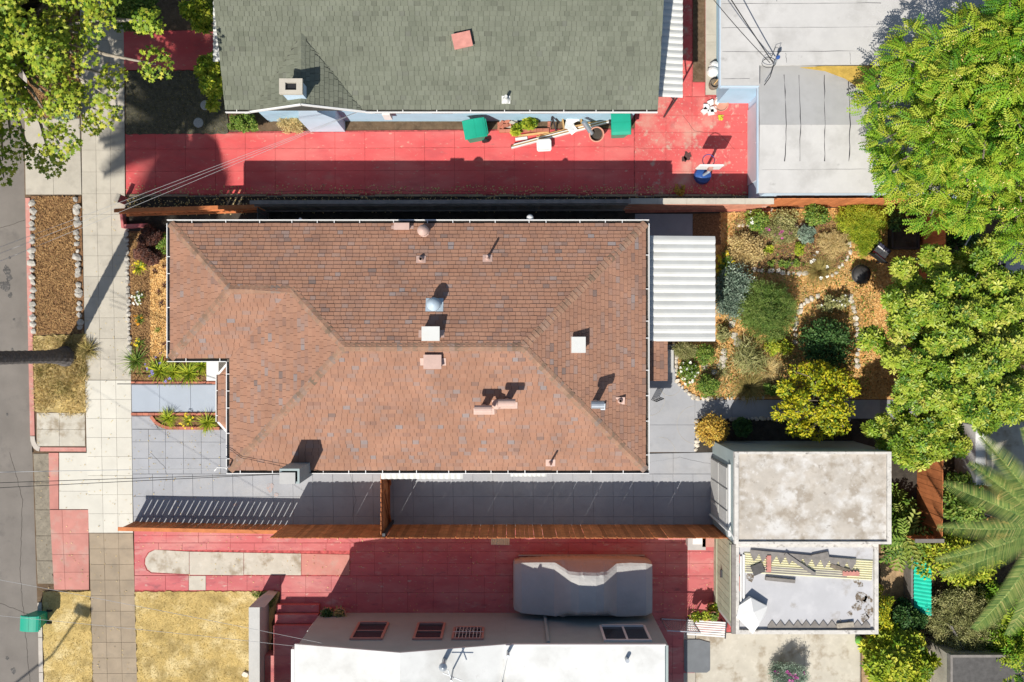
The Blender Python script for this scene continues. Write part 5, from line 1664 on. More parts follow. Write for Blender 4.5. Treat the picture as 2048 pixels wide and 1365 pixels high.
prop('sawtooth_strip', 'grey sawtooth ridge strip lying along the patio side of shed roof', 'strip', (q.x, q.y, ZR + .002), [('strip', m_wood_grey, lambda b: zigzag(b, 3.1, 12, .19)), ('shadow_edge', m_dark, lambda b: b.box(-1.5, 1.4, -.18, -.121, 0, .05))], 0)
q = G(1507, 1228, ZR + .2)


def tarp_mesh(b):
    P = [(-.42, .22, .06), (-.1, .5, .2), (.42, .22, .12), (.36, -.05, .1), (-.0, -.62, .06), (-.5, -.1, .1), (-.05, .1, .3), (.15, -.3, .2)]
    b.add(P + [(x, y, 0) for x, y, z in P[:6]], [(0, 6, 1), (1, 6, 2), (2, 6, 7), (2, 7, 3), (3, 7, 4), (4, 7, 6), (4, 6, 5), (5, 6, 0)] + [(i, (i + 1) % 6, 8 + (i + 1) % 6, 8 + i) for i in range(6)])


for k, (x, y, r) in enumerate(((1712, 1160, 7), (1720, 1170, 5), (1722, 1195, 11), (1735, 1200, 8), (1715, 1215, 9), (1738, 1222, 10), (1700, 1228, 5), (1728, 1235, 8), (1500, 1155, 8))):
    c_ = G(x, y, ZR)
    child('roof_stain', mat('roof_stain', (.16, .125, .09), .4, 9, .9, stains=[((.44, .43, .42), 10, .46, .56, 1.0)]) if k == 0 else bpy.data.materials['roof_stain'], gs, lambda b: b.prism([(c_.x + r / 55 * random.uniform(.6, 1.2) * math.cos(t), c_.y + r / 55 * random.uniform(.6, 1.3) * math.sin(t)) for t in np.linspace(0, 5.8, 11)], ZR + .001, ZR + .003))
for x, y, w_, l_, rz, mm, lb_ in ((1640, 1112, .5, .16, .2, m_wood_grey, 'short grey scrap board on the upper edge of the yellow sheet'), (1560, 1160, .9, .1, -.1, m_wood_grey, 'narrow grey scrap board lying on silver roofing near the white pipe'), (1680, 1137, .6, .12, -.3, m_bark, 'brown scrap board beside the wide pink ridge tile'), (1515, 1138, .35, .3, .4, m_darkgrey, 'square dark roofing offcut at the pipe end of the yellow sheet'), (1690, 1250, .5, .14, .1, m_bark_pale, 'pale brown scrap board across the sawtooth ridge strip')):
    q_ = G(x, y, ZR + .05)
    prop('scrap_sheet', lb_, 'scrap board', (q_.x, q_.y, ZR + .075), [('board', mm, lambda b: b.box(-w_ / 2, w_ / 2, -l_ / 2, l_ / 2, -.06, .02))], rz, 'scrap boards on the shed roof')
q = G(1507, 1228, ZR + .2)
prop('white_tarp', 'folded white sheet draped on the corner of the shed roof', 'tarp', (q.x, q.y, ZR + .07), [('sheet', m_white, lambda b: tarp_mesh(b))], 0)
q = G(1487, 1165, ZR)
prop('white_pipe', 'long white pipe with red marks lying along the shed roof edge', 'pipe', (q.x, q.y, ZR + .04), [('pipe', m_white, lambda b: b.tube([(0, -.85, 0), (0, .85, 0)], .035, 8)), ('pipe', m_white, lambda b: b.tube([(-.09, -.8, 0), (-.09, .8, 0)], .03, 8)), ('mark', m_red2, lambda b: b.box(-.16, -.125, -.25, .2, -.02, .03)), ('mark', m_red2, lambda b: b.box(-.16, -.125, .6, .85, -.02, .03))], 0)

# roof mast with cable coils on the workshop
q = G(1548, 130, HU)
prop('cable_mast', 'black cable coil and insulator mast on the pale workshop roof', 'cable mast', (q.x, q.y, HU), [
    ('mast', m_steel, lambda b: b.tube([(0, 0, 0), (-.05, .05, .5)], .03, 8)), ('insulator', m_bluebase, lambda b: b.lathe((-.04, .05, .45), [(.05, 0), (.06, .06), (.03, .14)], 10)),
    ('cable_coil', m_wire, lambda b: (b.tube([(-.22 + .2 * math.cos(t), -.02 + .14 * math.sin(t), .12 + .02 * t) for t in np.linspace(0, 9, 30)], .008, 5), b.tube([(-.05, .1, .5), (.05, .35, .4), (-.02, .45, .2), (-.1, .2, .08)], .008, 5), b.tube([(-.1, -.1, .3), (-.15, -.4, .1), (-.3, -.62, .02)], .014, 5)))])

# ================================================================== GARDEN BITS
q = G(1722, 549, .3)
prop('fire_pit', 'round dark steel fire pit with domed lid on orange mulch', 'fire pit', (q.x, q.y, 0), [
    ('bowl', m_gunmetal, lambda b: b.lathe((0, 0, 0), [(.12, .0), (.22, .12), (.28, .25), (.32, .3), (.32, .32)], 26), True),
    ('lid', m_gunmetal, lambda b: b.lathe((0, 0, .32), [(.29, 0), (.27, .05), (.18, .11), (.05, .14), (.005, .145)], 26), True),
    ('lid_rib', m_dark, lambda b: (b.tube([(.28 * math.cos(.4) * t, .28 * math.sin(.4) * t, .32 + .165 * (1 - t * t)) for t in np.linspace(-1, 1, 13)], .012, 6), b.tube([(-.28 * math.sin(.4) * t, .28 * math.cos(.4) * t, .32 + .165 * (1 - t * t)) for t in np.linspace(-1, 1, 13)], .012, 6)))]
     + [('leg', m_dark, lambda b, t=t: b.tube([(.2 * math.cos(t), .2 * math.sin(t), .14), (.3 * math.cos(t), .3 * math.sin(t), 0)], .015, 6)) for t in (.5, 2.6, 4.7)])
q = G(1761, 505, .4)
m_quilt = mat('patchwork_cloth', (0, 0, 0), .05, 3, .9, tints=[(.5, .05, .07), (.7, .7, .68), (.1, .2, .5), (.75, .75, .72), (.05, .05, .08)])
prop('garden_chair', 'dark garden chair with patchwork cushion under the tree', 'chair', (q.x, q.y, 0), [
    ('seat', m_black, lambda b: b.box(-.26, .26, -.26, .26, .36, .42)), ('backrest', m_black, lambda b: b.rbox((-.27, 0, .65), (.05, .5, .5), 0, .5, 0, -.2)),
    ('cushion', m_quilt, lambda b: [b.box(-.22 + i * .11, -.113 + i * .11, -.22 + j * .11, -.113 + j * .11, .421, .48 + .01 * ((i + j) % 2), ((i * 3 + j * 5) % 5) / 4) for i in range(4) for j in range(4)])]
     + [('leg', m_black, lambda b, x=x, y=y: b.box(x - .02, x + .02, y - .02, y + .02, 0, .359)) for x in (-.22, .22) for y in (-.22, .22)], RAD(52))
# raised planting box in the corner
q0, q1 = G(1775, 418), G(1838, 500)
prop('planting_box', 'dark framed planting box in the fence corner', 'planter', (q0.x, q1.y, 0), [
    ('frame', m_dark, lambda b: (b.box(0, q1.x - q0.x - .12, 0, .06, 0, .3), b.box(0, q1.x - q0.x - .12, q0.y - q1.y - .16, q0.y - q1.y - .1, 0, .3), b.box(0, .06, .061, q0.y - q1.y - .161, 0, .3), b.box(q1.x - q0.x - .18, q1.x - q0.x - .12, .061, q0.y - q1.y - .161, 0, .3))),
    ('soil', m_darksoil, lambda b: b.box(.061, q1.x - q0.x - .181, .061, q0.y - q1.y - .161, 0, .22))])
q = G(1818, 430)
prop('hose_coil', 'coiled brown garden hose on the planting box soil', 'hose', (q.x, q.y, .22), [('hose', m_bark_pale, lambda b: b.tube([((.17 + .008 * t) * math.cos(t), (.17 + .008 * t) * math.sin(t), .02 + .004 * t) for t in np.linspace(0, 14, 60)], .02, 6))])
a, b2 = G(1925, 475, .4), G(1895, 540, .2)
prop('arched_pipe', 'pale bent pipe leaning between back fence and trees', 'pipe', (a.x, a.y, 0), [('pipe', m_white, lambda b: b.tube([(.1, .25, 0), (0, 0, .9), (-.3, -.5, .9), (-.42, -1.1, .0)], .025, 8))])
# neighbour behind: table, bench, white wall, shed, turquoise sheet
q = G(2032, 555, .7)
prop('patio_table', 'pale lilac patio table with benches behind the back fence', 'table', (q.x, q.y, 0), [('tabletop', m_lilac, lambda b: b.box(-.35, .35, -.5, .5, .68, .73)), ('bench', m_bin_grey, lambda b: b.box(-.35, .35, .75, 1.0, .4, .45)), ('bench', m_bin_grey, lambda b: b.box(-.35, .35, -1.0, -.75, .4, .45))] + [('leg', m_dark, lambda b, x=x, y=y: b.box(x - .03, x + .03, y - .03, y + .03, -.02, .679)) for x in (-.28, .28) for y in (-.42, .42)] + [('bench_leg', m_dark, lambda b, y=y: b.box(-.03, .03, y - .03, y + .03, -.02, .399)) for y in (-.87, .87)])
prop('white_garden_wall', 'white garden wall with cap beside the concrete behind back fence', 'wall', (G(1922, 0).x, G(0, 958).y, 0), [('wall', m_white, lambda b: b.box(-.2, .12, 0, 1.9, -.02, 1.2)), ('cap', m_conc, lambda b: b.box(.125, .28, -.02, 1.95, -.02, 1.26))])
prop('plastic_lean_to', 'turquoise corrugated plastic sheet standing between soil and hedge', 'lean-to', (G(1812, 0).x, G(0, 1216).y, 0), [('sheet', m_greensheet, lambda b: corrugated(b, (0.0, 0, .5), Y, X, 14, 1.75, .42, -.3, .03)), ('rail', m_wood_grey, lambda b: b.box(-.08, -.01, -.05, 1.8, -.02, .5)), ('post', m_wood_grey, lambda b: b.box(.43, .49, 0, .08, -.02, .8)), ('post', m_wood_grey, lambda b: b.box(.43, .49, 1.6, 1.68, -.02, .8))])
sq = G(1901, 1312, 1.7)
prop('back_shed', 'small shed with dark gravel roof and pale board wall beyond the shrubs', 'shed', (sq.x, sq.y - 2.4, 0), [('wall', m_conc, lambda b: b.box(.02, 2.6, 0, 2.38, -.02, 1.6)), ('roof', m_darkgrey, lambda b: b.box(.05, 2.7, -.1, 2.36, 1.601, 1.7)), ('fascia', m_wood_grey, lambda b: (b.box(-.02, .049, -.1, 2.44, 1.55, 1.74), b.box(.05, 2.7, 2.361, 2.44, 1.55, 1.74))), ('board', m_bark_pale, lambda b: b.box(-.8, -.03, .4, 2.3, -.02, .6))])
q = G(1716, 1279)
prop('green_ball', 'green play ball on the patio beside shrubs', 'ball', (q.x, q.y, 0), [('ball', mat('green_rubber', (.16, .42, .07), .1, 5, .5), lambda b: b.lathe((0, 0, .16), [(.01, -.16), (.08, -.138), (.138, -.08), (.16, 0), (.138, .08), (.08, .138), (.01, .16)], 16), True)])
prop('ramp_board', 'dark grey board with cut corners lying on the patio by grey house', 'board', (G(1368, 1288).x, G(1368, 1345).y, .004), [('board', mat('slate_board', (.16, .17, .18), .1, 3, .8), lambda b: b.prism([(0, .08), (.08, 0), (.75, 0), (.86, .08), (.86, 1.0), (.5, 1.1), (0, 1.1)], 0, .03))])

# ================================================================== LAMP POST AND WIRES
def lamp():
    lh, lb_ = 7.4, 7.2
    sh_ = lambda p, h: Vector((p.x - h * SUN.x, p.y - h * SUN.y, h))
    head, bend, mid = sh_(G(166, 1221), lh), sh_(G(105, 1310), lb_), sh_(G(20, 1378), 6.8)
    o = empty('street_lamp', (mid.x, mid.y, -.12), 0, 'street lamp on a long bent arm over the street', 'street lamp')
    child('pole', m_steel, o, lambda b: b.tube([(mid.x, mid.y, -.14), (mid.x, mid.y, 6.8)], [.11, .07], 10))
    child('arm', m_steel, o, lambda b: b.tube([mid, bend, head], .035, 8))
    child('lamp_head', m_steel, o, lambda b: b.rbox(head, (.55, .28, .12), math.atan2(.35, -.9)))


lamp()


def wire(label, a, b, sag=.15, r=.011, m=m_wire, group=None):
    a, b = Vector(a), Vector(b)
    P = [a + (b - a) * t - Vector((0, 0, sag * 4 * t * (1 - t))) for t in np.linspace(0, 1, 15)]
    o = MB().tube(P, r, 5).build('overhead_wire', m)
    tag(o, label, 'wire', group)


for k, dy in enumerate((0, 9, 20)):
    wire('pale service wire crossing the red driveway to the blue house gable', G(-200, 568 + dy * 1.8, 6.5), (xr + 1.4 + .06 * k, gy0 - .05, E2 - .1 + .04 * k), .1, .0045, m_wire_w, 'service wires of the blue house')
wire('white twisted service wire running to the bungalow corner', G(-250, 951, 6.5), G(437, 938, 3.42), .15, .009, m_wire_w)
for k in range(2):
    wire('black service wire passing over grey driveway to bungalow eave', G(-250, 975 + k * 14, 6.5), G(640 + k * 30, 946 - k * 2, 3.05), .1, .009, m_wire, 'black wires over the grey driveway')
wire('wire running over the dry lawn to the grey house roof', G(-300, 1105, 6.5), (-5.6, byw + .1, 3.0), .1, .005, m_wire_w)
wire('wire ending at the corner of the white roof', G(-300, 1205, 6.5), (gx_a, byw, 2.95), .1, .005, m_wire_w)
wire('thin cable running to the mast on the workshop roof', G(1380, -60, 4.2), G(1540, 126, HU + .45), .12, .011, m_wire)
wire('thick cable sagging to the coil on the workshop roof', G(1425, -60, 4.2), G(1547, 127, HU + .48), .05, .016, m_wire)


# ================================================================== VEGETATION
def leafmat(name, tints, var=.15, leaf=.3, rough=.55):
    return mat(name, (0, 0, 0), var, 2.0, rough, tints=tints, leaf=leaf * .6, spec=.3)


m_l_street = leafmat('yellow_green_leaf', [(.06, .14, .012), (.20, .30, .022), (.38, .44, .035), (.55, .52, .07)])
m_l_pin = leafmat('fresh_green_leaf', [(.03, .12, .008), (.11, .27, .013), (.22, .37, .018), (.38, .44, .035), (.48, .50, .06)])
m_l_mag = leafmat('glossy_yellow_green_leaf', [(.05, .14, .015), (.2, .32, .025), (.40, .47, .05), (.58, .56, .11)], rough=.4)
m_l_yel = leafmat('yellow_citrus_leaf', [(.06, .14, .01), (.26, .32, .012), (.52, .47, .015), (.70, .57, .03)])
m_l_dark = leafmat('dark_green_leaf', [(.015, .05, .014), (.04, .11, .026), (.08, .17, .038), (.14, .22, .06)])
m_l_mid = leafmat('mid_green_leaf', [(.04, .10, .014), (.11, .21, .025), (.22, .32, .045), (.34, .38, .08)])
m_l_rose = leafmat('rosemary_leaf', [(.04, .09, .015), (.10, .18, .03), (.18, .26, .05), (.26, .32, .08)], leaf=.15)
m_l_olive = leafmat('olive_grey_leaf', [(.12, .13, .045), (.24, .25, .08), (.37, .36, .14), (.44, .38, .18)], leaf=.15)
m_l_amber = leafmat('amber_leaf', [(.16, .12, .02), (.5, .28, .04), (.66, .44, .07), (.56, .48, .09)])
m_l_red = leafmat('dark_red_succulent', [(.02, .012, .01), (.06, .022, .015), (.14, .05, .03), (.3, .14, .09)], leaf=.05)
m_l_blue = leafmat('blue_grey_leaf', [(.09, .14, .10), (.17, .24, .17), (.26, .34, .25), (.38, .44, .34)], leaf=.1)
m_l_dry = leafmat('dry_straw', [(.36, .25, .09), (.58, .43, .18), (.74, .58, .28), (.46, .38, .13)], leaf=.1, rough=.9)
m_l_straw2 = leafmat('dry_green_straw', [(.14, .12, .03), (.3, .24, .07), (.42, .33, .12), (.2, .2, .05)], leaf=.1, rough=.9)
m_l_palm = leafmat('palm_leaf', [(.05, .11, .03), (.13, .21, .05), (.25, .31, .08), (.46, .42, .15)], leaf=.15)
m_l_lime = leafmat('lime_leaf', [(.07, .16, .01), (.24, .34, .018), (.44, .48, .035), (.58, .55, .06)])
m_l_lawn = leafmat('golden_lawn_blade', [(.34, .25, .07), (.50, .37, .13), (.6, .46, .19), (.36, .32, .1)], leaf=.1, rough=.9)
m_petal_w = mat('white_petal', (.8, .8, .72), .05, 5, .7)
m_petal_y = mat('yellow_petal', (.78, .6, .03), .1, 5, .7)
m_petal_p = mat('pink_petal', (.62, .09, .4), .15, 5, .7)
m_petal_b = mat('violet_petal', (.25, .22, .55), .15, 5, .7)
m_chip = leafmat('wood_chip', [(.11, .055, .022), (.28, .155, .065), (.4, .24, .1), (.2, .1, .04)], leaf=0.0, rough=.95)
m_chip_o = leafmat('orange_wood_chip', [(.3, .15, .05), (.62, .36, .12), (.78, .52, .22), (.5, .24, .07)], leaf=0.0, rough=.95)

T_OVAL = ([(0, 0, 0), (.5, .26, .06), (1, 0, -.04), (.5, -.26, .06)], [(0, 2, 1), (0, 3, 2)])


def t_lobed():
    v_, f = [(.3, 0, .05)], []
    for k in range(10):
        a_ = math.pi * (k / 10) * 2
        r = (.62 if k % 2 == 0 else .3)
        v_.append((.35 + r * math.cos(a_), r * math.sin(a_), -.05 if k % 2 == 0 else .03))
    f = [(0, 1 + k, 1 + (k + 1) % 10) for k in range(10)]
    return v_, f


def t_rosette(n=7, w=.2):
    v_, f = [], []
    for k in range(n):
        a_ = 2 * math.pi * k / n + .3 * (k % 2)
        c, s = math.cos(a_), math.sin(a_)
        lift = .32 if k % 2 else .1
        b = len(v_)
        for x, y, z in ((.06, 0, 0), (.62, w, lift + .04), (1.0, 0, lift * .9), (.62, -w, lift + .04)):
            v_.append((x * c - y * s, x * s + y * c, z))
        f += [(b, b + 2, b + 1), (b, b + 3, b + 2)]
    return v_, f


def t_pinnate(n=6, w=.095, l=.34, droop=.2):
    v_, f = [], []
    for k in range(n):
        t = .12 + .85 * k / (n - 1)
        ll = l * (1 - .55 * abs(t - .45))
        z = -droop * t * t
        for s in (-1, 1):
            b = len(v_)
            a_ = math.radians(58)
            dx, dy = math.cos(a_) * ll, math.sin(a_) * ll * s
            v_ += [(t, 0, z), (t + dx * .5 - w * s * .5 * s, dy * .5, z + .02), (t + dx, dy, z - .05), (t + dx * .5 + w, dy * .5, z + .02)]
            f += [(b, b + 1, b + 2), (b, b + 2, b + 3)] if s < 0 else [(b, b + 2, b + 1), (b, b + 3, b + 2)]
    return v_, f


def t_sprig(n=10, l=.22, w=.035):
    v_, f = [], []
    for k in range(n):
        t = k / n
        a_ = k * 2.4
        c, s = math.cos(a_), math.sin(a_)
        b = len(v_)
        v_ += [(t, 0, 0), (t + l * .5, c * l + w, s * l), (t + l * .8, c * l * .8 - w, s * l * .8)]
        f.append((b, b + 1, b + 2))
    b = len(v_)
    v_ += [(0, -.012, 0), (1, 0, 0), (0, .012, 0)]
    f.append((b, b + 1, b + 2))
    return v_, f


def t_blade(w=.03, bend=.45):
    v_ = [(0, -w, 0), (0, w, 0), (.5, -w * .8, 0), (.5, w * .8, 0), (1, 0, -bend)]
    return v_, [(0, 2, 1), (1, 2, 3), (2, 4, 3)]


T_LOBED, T_ROS, T_PIN, T_SPRIG, T_BLADE = t_lobed(), t_rosette(), t_pinnate(), t_sprig(), t_blade()
T_CHIP = ([(-.5, -.18, 0), (.5, -.14, .02), (.5, .16, .0), (-.5, .2, .03)], [(0, 1, 2), (0, 2, 3)])
T_FLOWER = t_rosette(6, .3)


def sphere_dirs(n, zmin=-1.0):
    z = rng.uniform(zmin, 1, n)
    a_ = rng.uniform(0, 2 * math.pi, n)
    r = np.sqrt(1 - z * z)
    return np.stack([r * np.cos(a_), r * np.sin(a_), z], 1)


def lump(n):
    return rng.uniform(.68, 1.08, (n, 1))


def crown(C, R, nclump, cr, n, zmin=-.35, inner=.5, flat=.7):
    """Leaf places, directions and clump shade for a crown of many clumps."""
    C, R = np.array(C, float), np.array(R, float)
    best = []
    while len(best) < nclump:                       # clumps kept apart from each other
        cand = sphere_dirs(5, zmin) * rng.uniform(inner, 1.0, (5, 1)) * R * lump(5)
        if best:
            B = np.array(best)
            d = np.min(np.linalg.norm((cand[:, None] - B[None]) / R, axis=2), axis=1)
            best.append(cand[np.argmax(d)])
        else:
            best.append(cand[0])
    B = np.array(best) + C
    rad = rng.uniform(cr[0], cr[1], nclump)
    pick = rng.choice(nclump, n, p=rad ** 2 / np.sum(rad ** 2))
    d = sphere_dirs(n, -.45)
    rr_ = rng.uniform(.35, 1.05, (n, 1)) ** .6
    pos = B[pick] + d * rr_ * rad[pick][:, None] * np.array([1, 1, flat])
    sh_ = rng.uniform(-.14, .14, nclump)[pick]
    return pos, d, sh_, B


def foliage(name, pos, d, tmpl, size, m, parent, up=.6, rand=.45, shade=None, droop=0.0):
    n = len(pos)
    nr = d * .55 + np.array([0, 0, up]) + rng.normal(0, rand, (n, 3))
    tp = d * np.array([1, 1, .2]) + rng.normal(0, .5, (n, 3)) - np.array([0, 0, droop])
    t = np.clip(rng.normal(.5, .24, n) + (0 if shade is None else shade), 0, 1)
    return scatter(name, tmpl[0], tmpl[1], pos, frames(nr, tp), rng.uniform(size[0], size[1], n), t, m, parent)


def put(o, root):
    o.parent = root
    o.matrix_parent_inverse = root.matrix_basis.inverted()
    return o


def tree(name, label, base, fork, C, R, nclump, cr, n, tmpl, size, m, bark, tr=.16, cat='tree', zmin=-.35, up=.6, rand=.45, droop=0.0, inner=.5, flat=.7, limbs=None, twig=.02):
    root = empty(name, (base[0], base[1], 0), 0, label, cat)
    pos, d, sh_, B = crown(C, R, nclump, cr, n, zmin, inner, flat)
    tb = MB()
    f = Vector((fork[0], fork[1], fork[2]))
    b0 = Vector((base[0], base[1], -.05))
    mid = b0.lerp(f, .5) + Vector((random.uniform(-.1, .1), random.uniform(-.1, .1), 0))
    tb.tube([b0, b0.lerp(mid, .25), mid, f], [tr * 1.45, tr * 1.05, tr * .95, tr * .8], 10)
    for q in (B if limbs is None else B[:limbs]):
        q = Vector(q)
        k1 = f.lerp(q, .4) + Vector((random.uniform(-.2, .2), random.uniform(-.2, .2), random.uniform(.05, .35)))
        k2 = f.lerp(q, .75) + Vector((random.uniform(-.15, .15), random.uniform(-.15, .15), random.uniform(0, .25)))
        tb.tube([f - Vector((0, 0, .1)), k1, k2, q], [tr * .42, tr * .26, tr * .16, twig], 6)
    put(tb.build('trunk', bark, None, True), root)
    put(foliage('crown', pos, d, tmpl, size, m, None, up, rand, sh_, droop), root)
    return root


# street tree in the parkway; only its near edge is in the picture
sp = G(96, 130)
tree('street_tree', 'yellow green broadleaf street tree overhanging the sidewalk and street', (sp.x, sp.y), (sp.x - .1, sp.y + .1, 2.6), (sp.x + .35, sp.y - .35, 5.6), (5.95, 5.6, 1.9), 500, (.22, .5), 50000, T_LOBED, (.07, .135), m_l_street, m_bark_pale, .3, up=.9, rand=.4, inner=.12, zmin=-.25, flat=.6)
# feathery tree over the blue garage
tp_ = G(1905, 230)
ft = tree('feathery_tree', 'big feathery bright green tree with yellowish blossom beside the blue garage', (tp_.x, tp_.y), (tp_.x - .2, tp_.y + .2, 2.4), (14.75, 6.2, 4.1), (4.6, 3.5, 1.9), 230, (.28, .5), 14500, T_PIN, (.24, .42), m_l_pin, m_bark, .2, up=.8, rand=.35, droop=.25, zmin=-.2)
d_ = sphere_dirs(90, .35)
P_ = np.repeat(np.array([14.6, 6.25, 4.3])[None] + d_ * np.array([4.1, 3.1, 2.2]), 9, axis=0) + rng.normal(0, .08, (90 * 9, 3))
put(foliage('blossom', P_, np.repeat(d_, 9, axis=0), T_OVAL, (.03, .06), mat('cream_blossom', (0, 0, 0), .1, 5, .8, tints=[(.5, .26, .05), (.66, .42, .1), (.74, .66, .3), (.6, .6, .2)]), None), ft)['kind'] = 'stuff'
# broad tree in the garden
tree('broad_leaf_tree', 'broad yellow green tree with leaf rosettes over the back fence', (G(1800, 0).x, G(0, 690).y), (G(1800, 0).x, G(0, 690).y, 1.6), (G(1935, 0, 3.6).x, G(0, 672, 3.6).y, 3.0), (2.55, 2.85, 1.4), 135, (.22, .42), 8600, T_ROS, (.09, .18), m_l_mag, m_bark_pale, .16, up=.95, rand=.35, inner=.45, zmin=-.2)
tree('broad_leaf_tree', 'lower yellow green tree beside the white garden wall', (G(1850, 0).x, G(0, 905).y), (G(1850, 0).x, G(0, 905).y, 1.2), (G(1838, 0, 2.6).x, G(0, 872, 2.6).y, 2.3), (1.35, .85, .9), 34, (.2, .36), 2200, T_ROS, (.09, .17), m_l_mag, m_bark, .1, up=.7, inner=.4)
tree('citrus_tree', 'bright yellow citrus tree beside the weathered garage', (G(1626, 0).x, G(0, 800).y), (G(1626, 0).x, G(0, 800).y, 1.0), (G(1640, 0, 2).x, G(0, 812, 2).y, 1.75), (1.25, 1.22, .8), 52, (.14, .29), 6200, T_OVAL, (.07, .13), m_l_yel, m_bark, .07, up=.55, inner=.45)
pc = G(1632, 752, 1.6)
tree('citrus_tree', 'small yellow green citrus shoot beside the dark green bush', (pc.x + .05, pc.y + .1), (pc.x, pc.y, .8), (pc.x, pc.y, 1.5), (.62, .5, .55), 14, (.18, .3), 1800, T_OVAL, (.07, .12), m_l_yel, m_bark, .04, up=.55)


def bush(name, label, px_, py_, rx, ry, h, n, tmpl, size, m, cat='shrub', nclump=24, cr=.34, up=.5, rand=.5, group=None, flowers=None, z0=0.0, droop=0.0, top=.55):
    """Rounded shrub: centre pixel and pixel radii at mid height, h metres tall."""
    c = G(px_, py_, h * top + z0)
    kx = (CAM_H - h * .5) / CAM_H / PPM
    rx, ry = rx * kx, ry * kx
    root = empty(name, (c.x, c.y, z0), 0, label, cat, group)
    R = (rx * .85, ry * .85, h * .5)
    pos, d, sh_, B = crown((c.x, c.y, z0 + h * .45), R, nclump, (min(rx, ry) * cr * .7, min(rx, ry) * cr * 1.2), n, -.3, .35, .8)
    pos[:, 2] = np.maximum(pos[:, 2], z0 + .03)
    d2 = (pos - np.array([c.x, c.y, z0 + h * .3])) / np.array([rx, ry, h * .5])
    d2 /= np.linalg.norm(d2, axis=1, keepdims=True) + 1e-6
    put(foliage('foliage', pos, d2, tmpl, size, m, None, up, rand, sh_, droop), root)
    sb = MB()
    for q in B[::max(1, len(B) // 9)]:
        sb.tube([(c.x + random.uniform(-.05, .05), c.y + random.uniform(-.05, .05), z0 - .04), tuple(q)], [.018, .006], 5)
    put(sb.build('stem', m_bark, None), root)
    if flowers:
        fm, fn, fs = flowers
        k = rng.choice(len(pos), fn, replace=False)
        P = pos[k].copy()
        P[:, 2] += .05
        for i in range(fn):
            put(foliage('flower', P[i:i + 1], d2[k][i:i + 1], T_FLOWER, fs, fm, None, 1.0, .3), root)
    return root


def tuft(name, label, px_, py_, r, n, m, h=.4, w=.03, group=None, z0=0.0, cat='grass clump', flowers=None, bend=.5):
    """Fountain of long narrow leaves from one base."""
    c = G(px_, py_, h * .4)
    root = empty(name, (c.x, c.y, z0), 0, label, cat, group)
    R = r / PPM
    a_ = rng.uniform(0, 2 * math.pi, n)
    el = rng.uniform(.25, 1.35, n)
    tip = np.stack([np.cos(a_) * np.cos(el), np.sin(a_) * np.cos(el), np.sin(el)], 1)
    nr = np.stack([-np.cos(a_) * np.sin(el), -np.sin(a_) * np.sin(el), np.cos(el)], 1) + rng.normal(0, .15, (n, 3))
    pos = np.array([c.x, c.y, z0]) + np.stack([np.cos(a_), np.sin(a_), np.zeros(n)], 1) * rng.uniform(0, R * .25, (n, 1))
    tv, tf = t_blade(w, bend)
    L = rng.uniform(.7, 1.1, n) * np.hypot(R, h) * (.75 + .25 * np.cos(el))
    put(scatter('leaves', tv, tf, pos, frames(nr, tip), L, np.clip(rng.normal(.5, .25, n), 0, 1), m), root)
    if flowers:
        fm, fn, fs = flowers
        k = rng.choice(n, fn, replace=False)
        P = pos[k] + tip[k] * L[k][:, None] * .95 + np.array([0, 0, .05])
        for i in range(fn):
            put(foliage('flower', P[i:i + 1], tip[k][i:i + 1], T_FLOWER, fs, fm, None, 1.0, .3), root)
    return root


# ---- top neighbour's shrubs
bush('hedge_shrub', 'yellow green leafy shrub at the corner of the grey green roof', 424, 150, 30, 62, 1.9, 3600, T_OVAL, (.08, .15), m_l_lime, nclump=30)
bush('hedge_shrub', 'green leafy shrub above the red front path', 398, 25, 30, 42, 1.8, 2600, T_OVAL, (.08, .15), m_l_lime, nclump=24)
bush('low_hedge', 'clipped green hedge below the eave of the blue house', 487, 245, 36, 19, .9, 3000, T_OVAL, (.05, .09), m_l_mid, 'hedge', nclump=26)
bush('bushy_shrub', 'broad dark green bush in the corner beyond the front path', 265, 22, 62, 42, 1.6, 4200, T_OVAL, (.08, .15), m_l_mid, nclump=40)
bush('succulent_bush', 'blue grey succulent bush in the mulch under the street tree', 130, 214, 24, 24, .8, 900, T_ROS, (.10, .17), m_l_blue, nclump=18)
bush('twiggy_bush', 'dry twiggy bush at the foot of the blue gable wall', 582, 250, 26, 9, .5, 500, T_SPRIG, (.15, .25), m_l_dry, nclump=10)
bush('leafy_plant', 'bright green leafy plant in the brick planter by the wall', 1056, 246, 16, 11, .5, 160, T_ROS, (.11, .17), m_l_lime, 'plant', nclump=8, group=None, z0=.03)
bush('leafy_plant', 'small bright green plant outside the brick planter corner', 1033, 263, 8, 9, .4, 90, T_ROS, (.1, .15), m_l_lime, 'plant', nclump=5)
# ---- round stepping discs on the dead lawn
for x, y in ((411, 211), (397, 246)):
    q = G(x, y)
    o = MB().lathe((q.x, q.y, -.03), [(.165, 0), (.165, .045), (.15, .055)], 22).build('stepping_disc', mat('pebble_disc', (.42, .43, .42), .4, 45, .9, .5, 60))
    tag(o, 'round pebbled stepping disc on the dark dead lawn', 'stepping stone', 'round stepping discs')

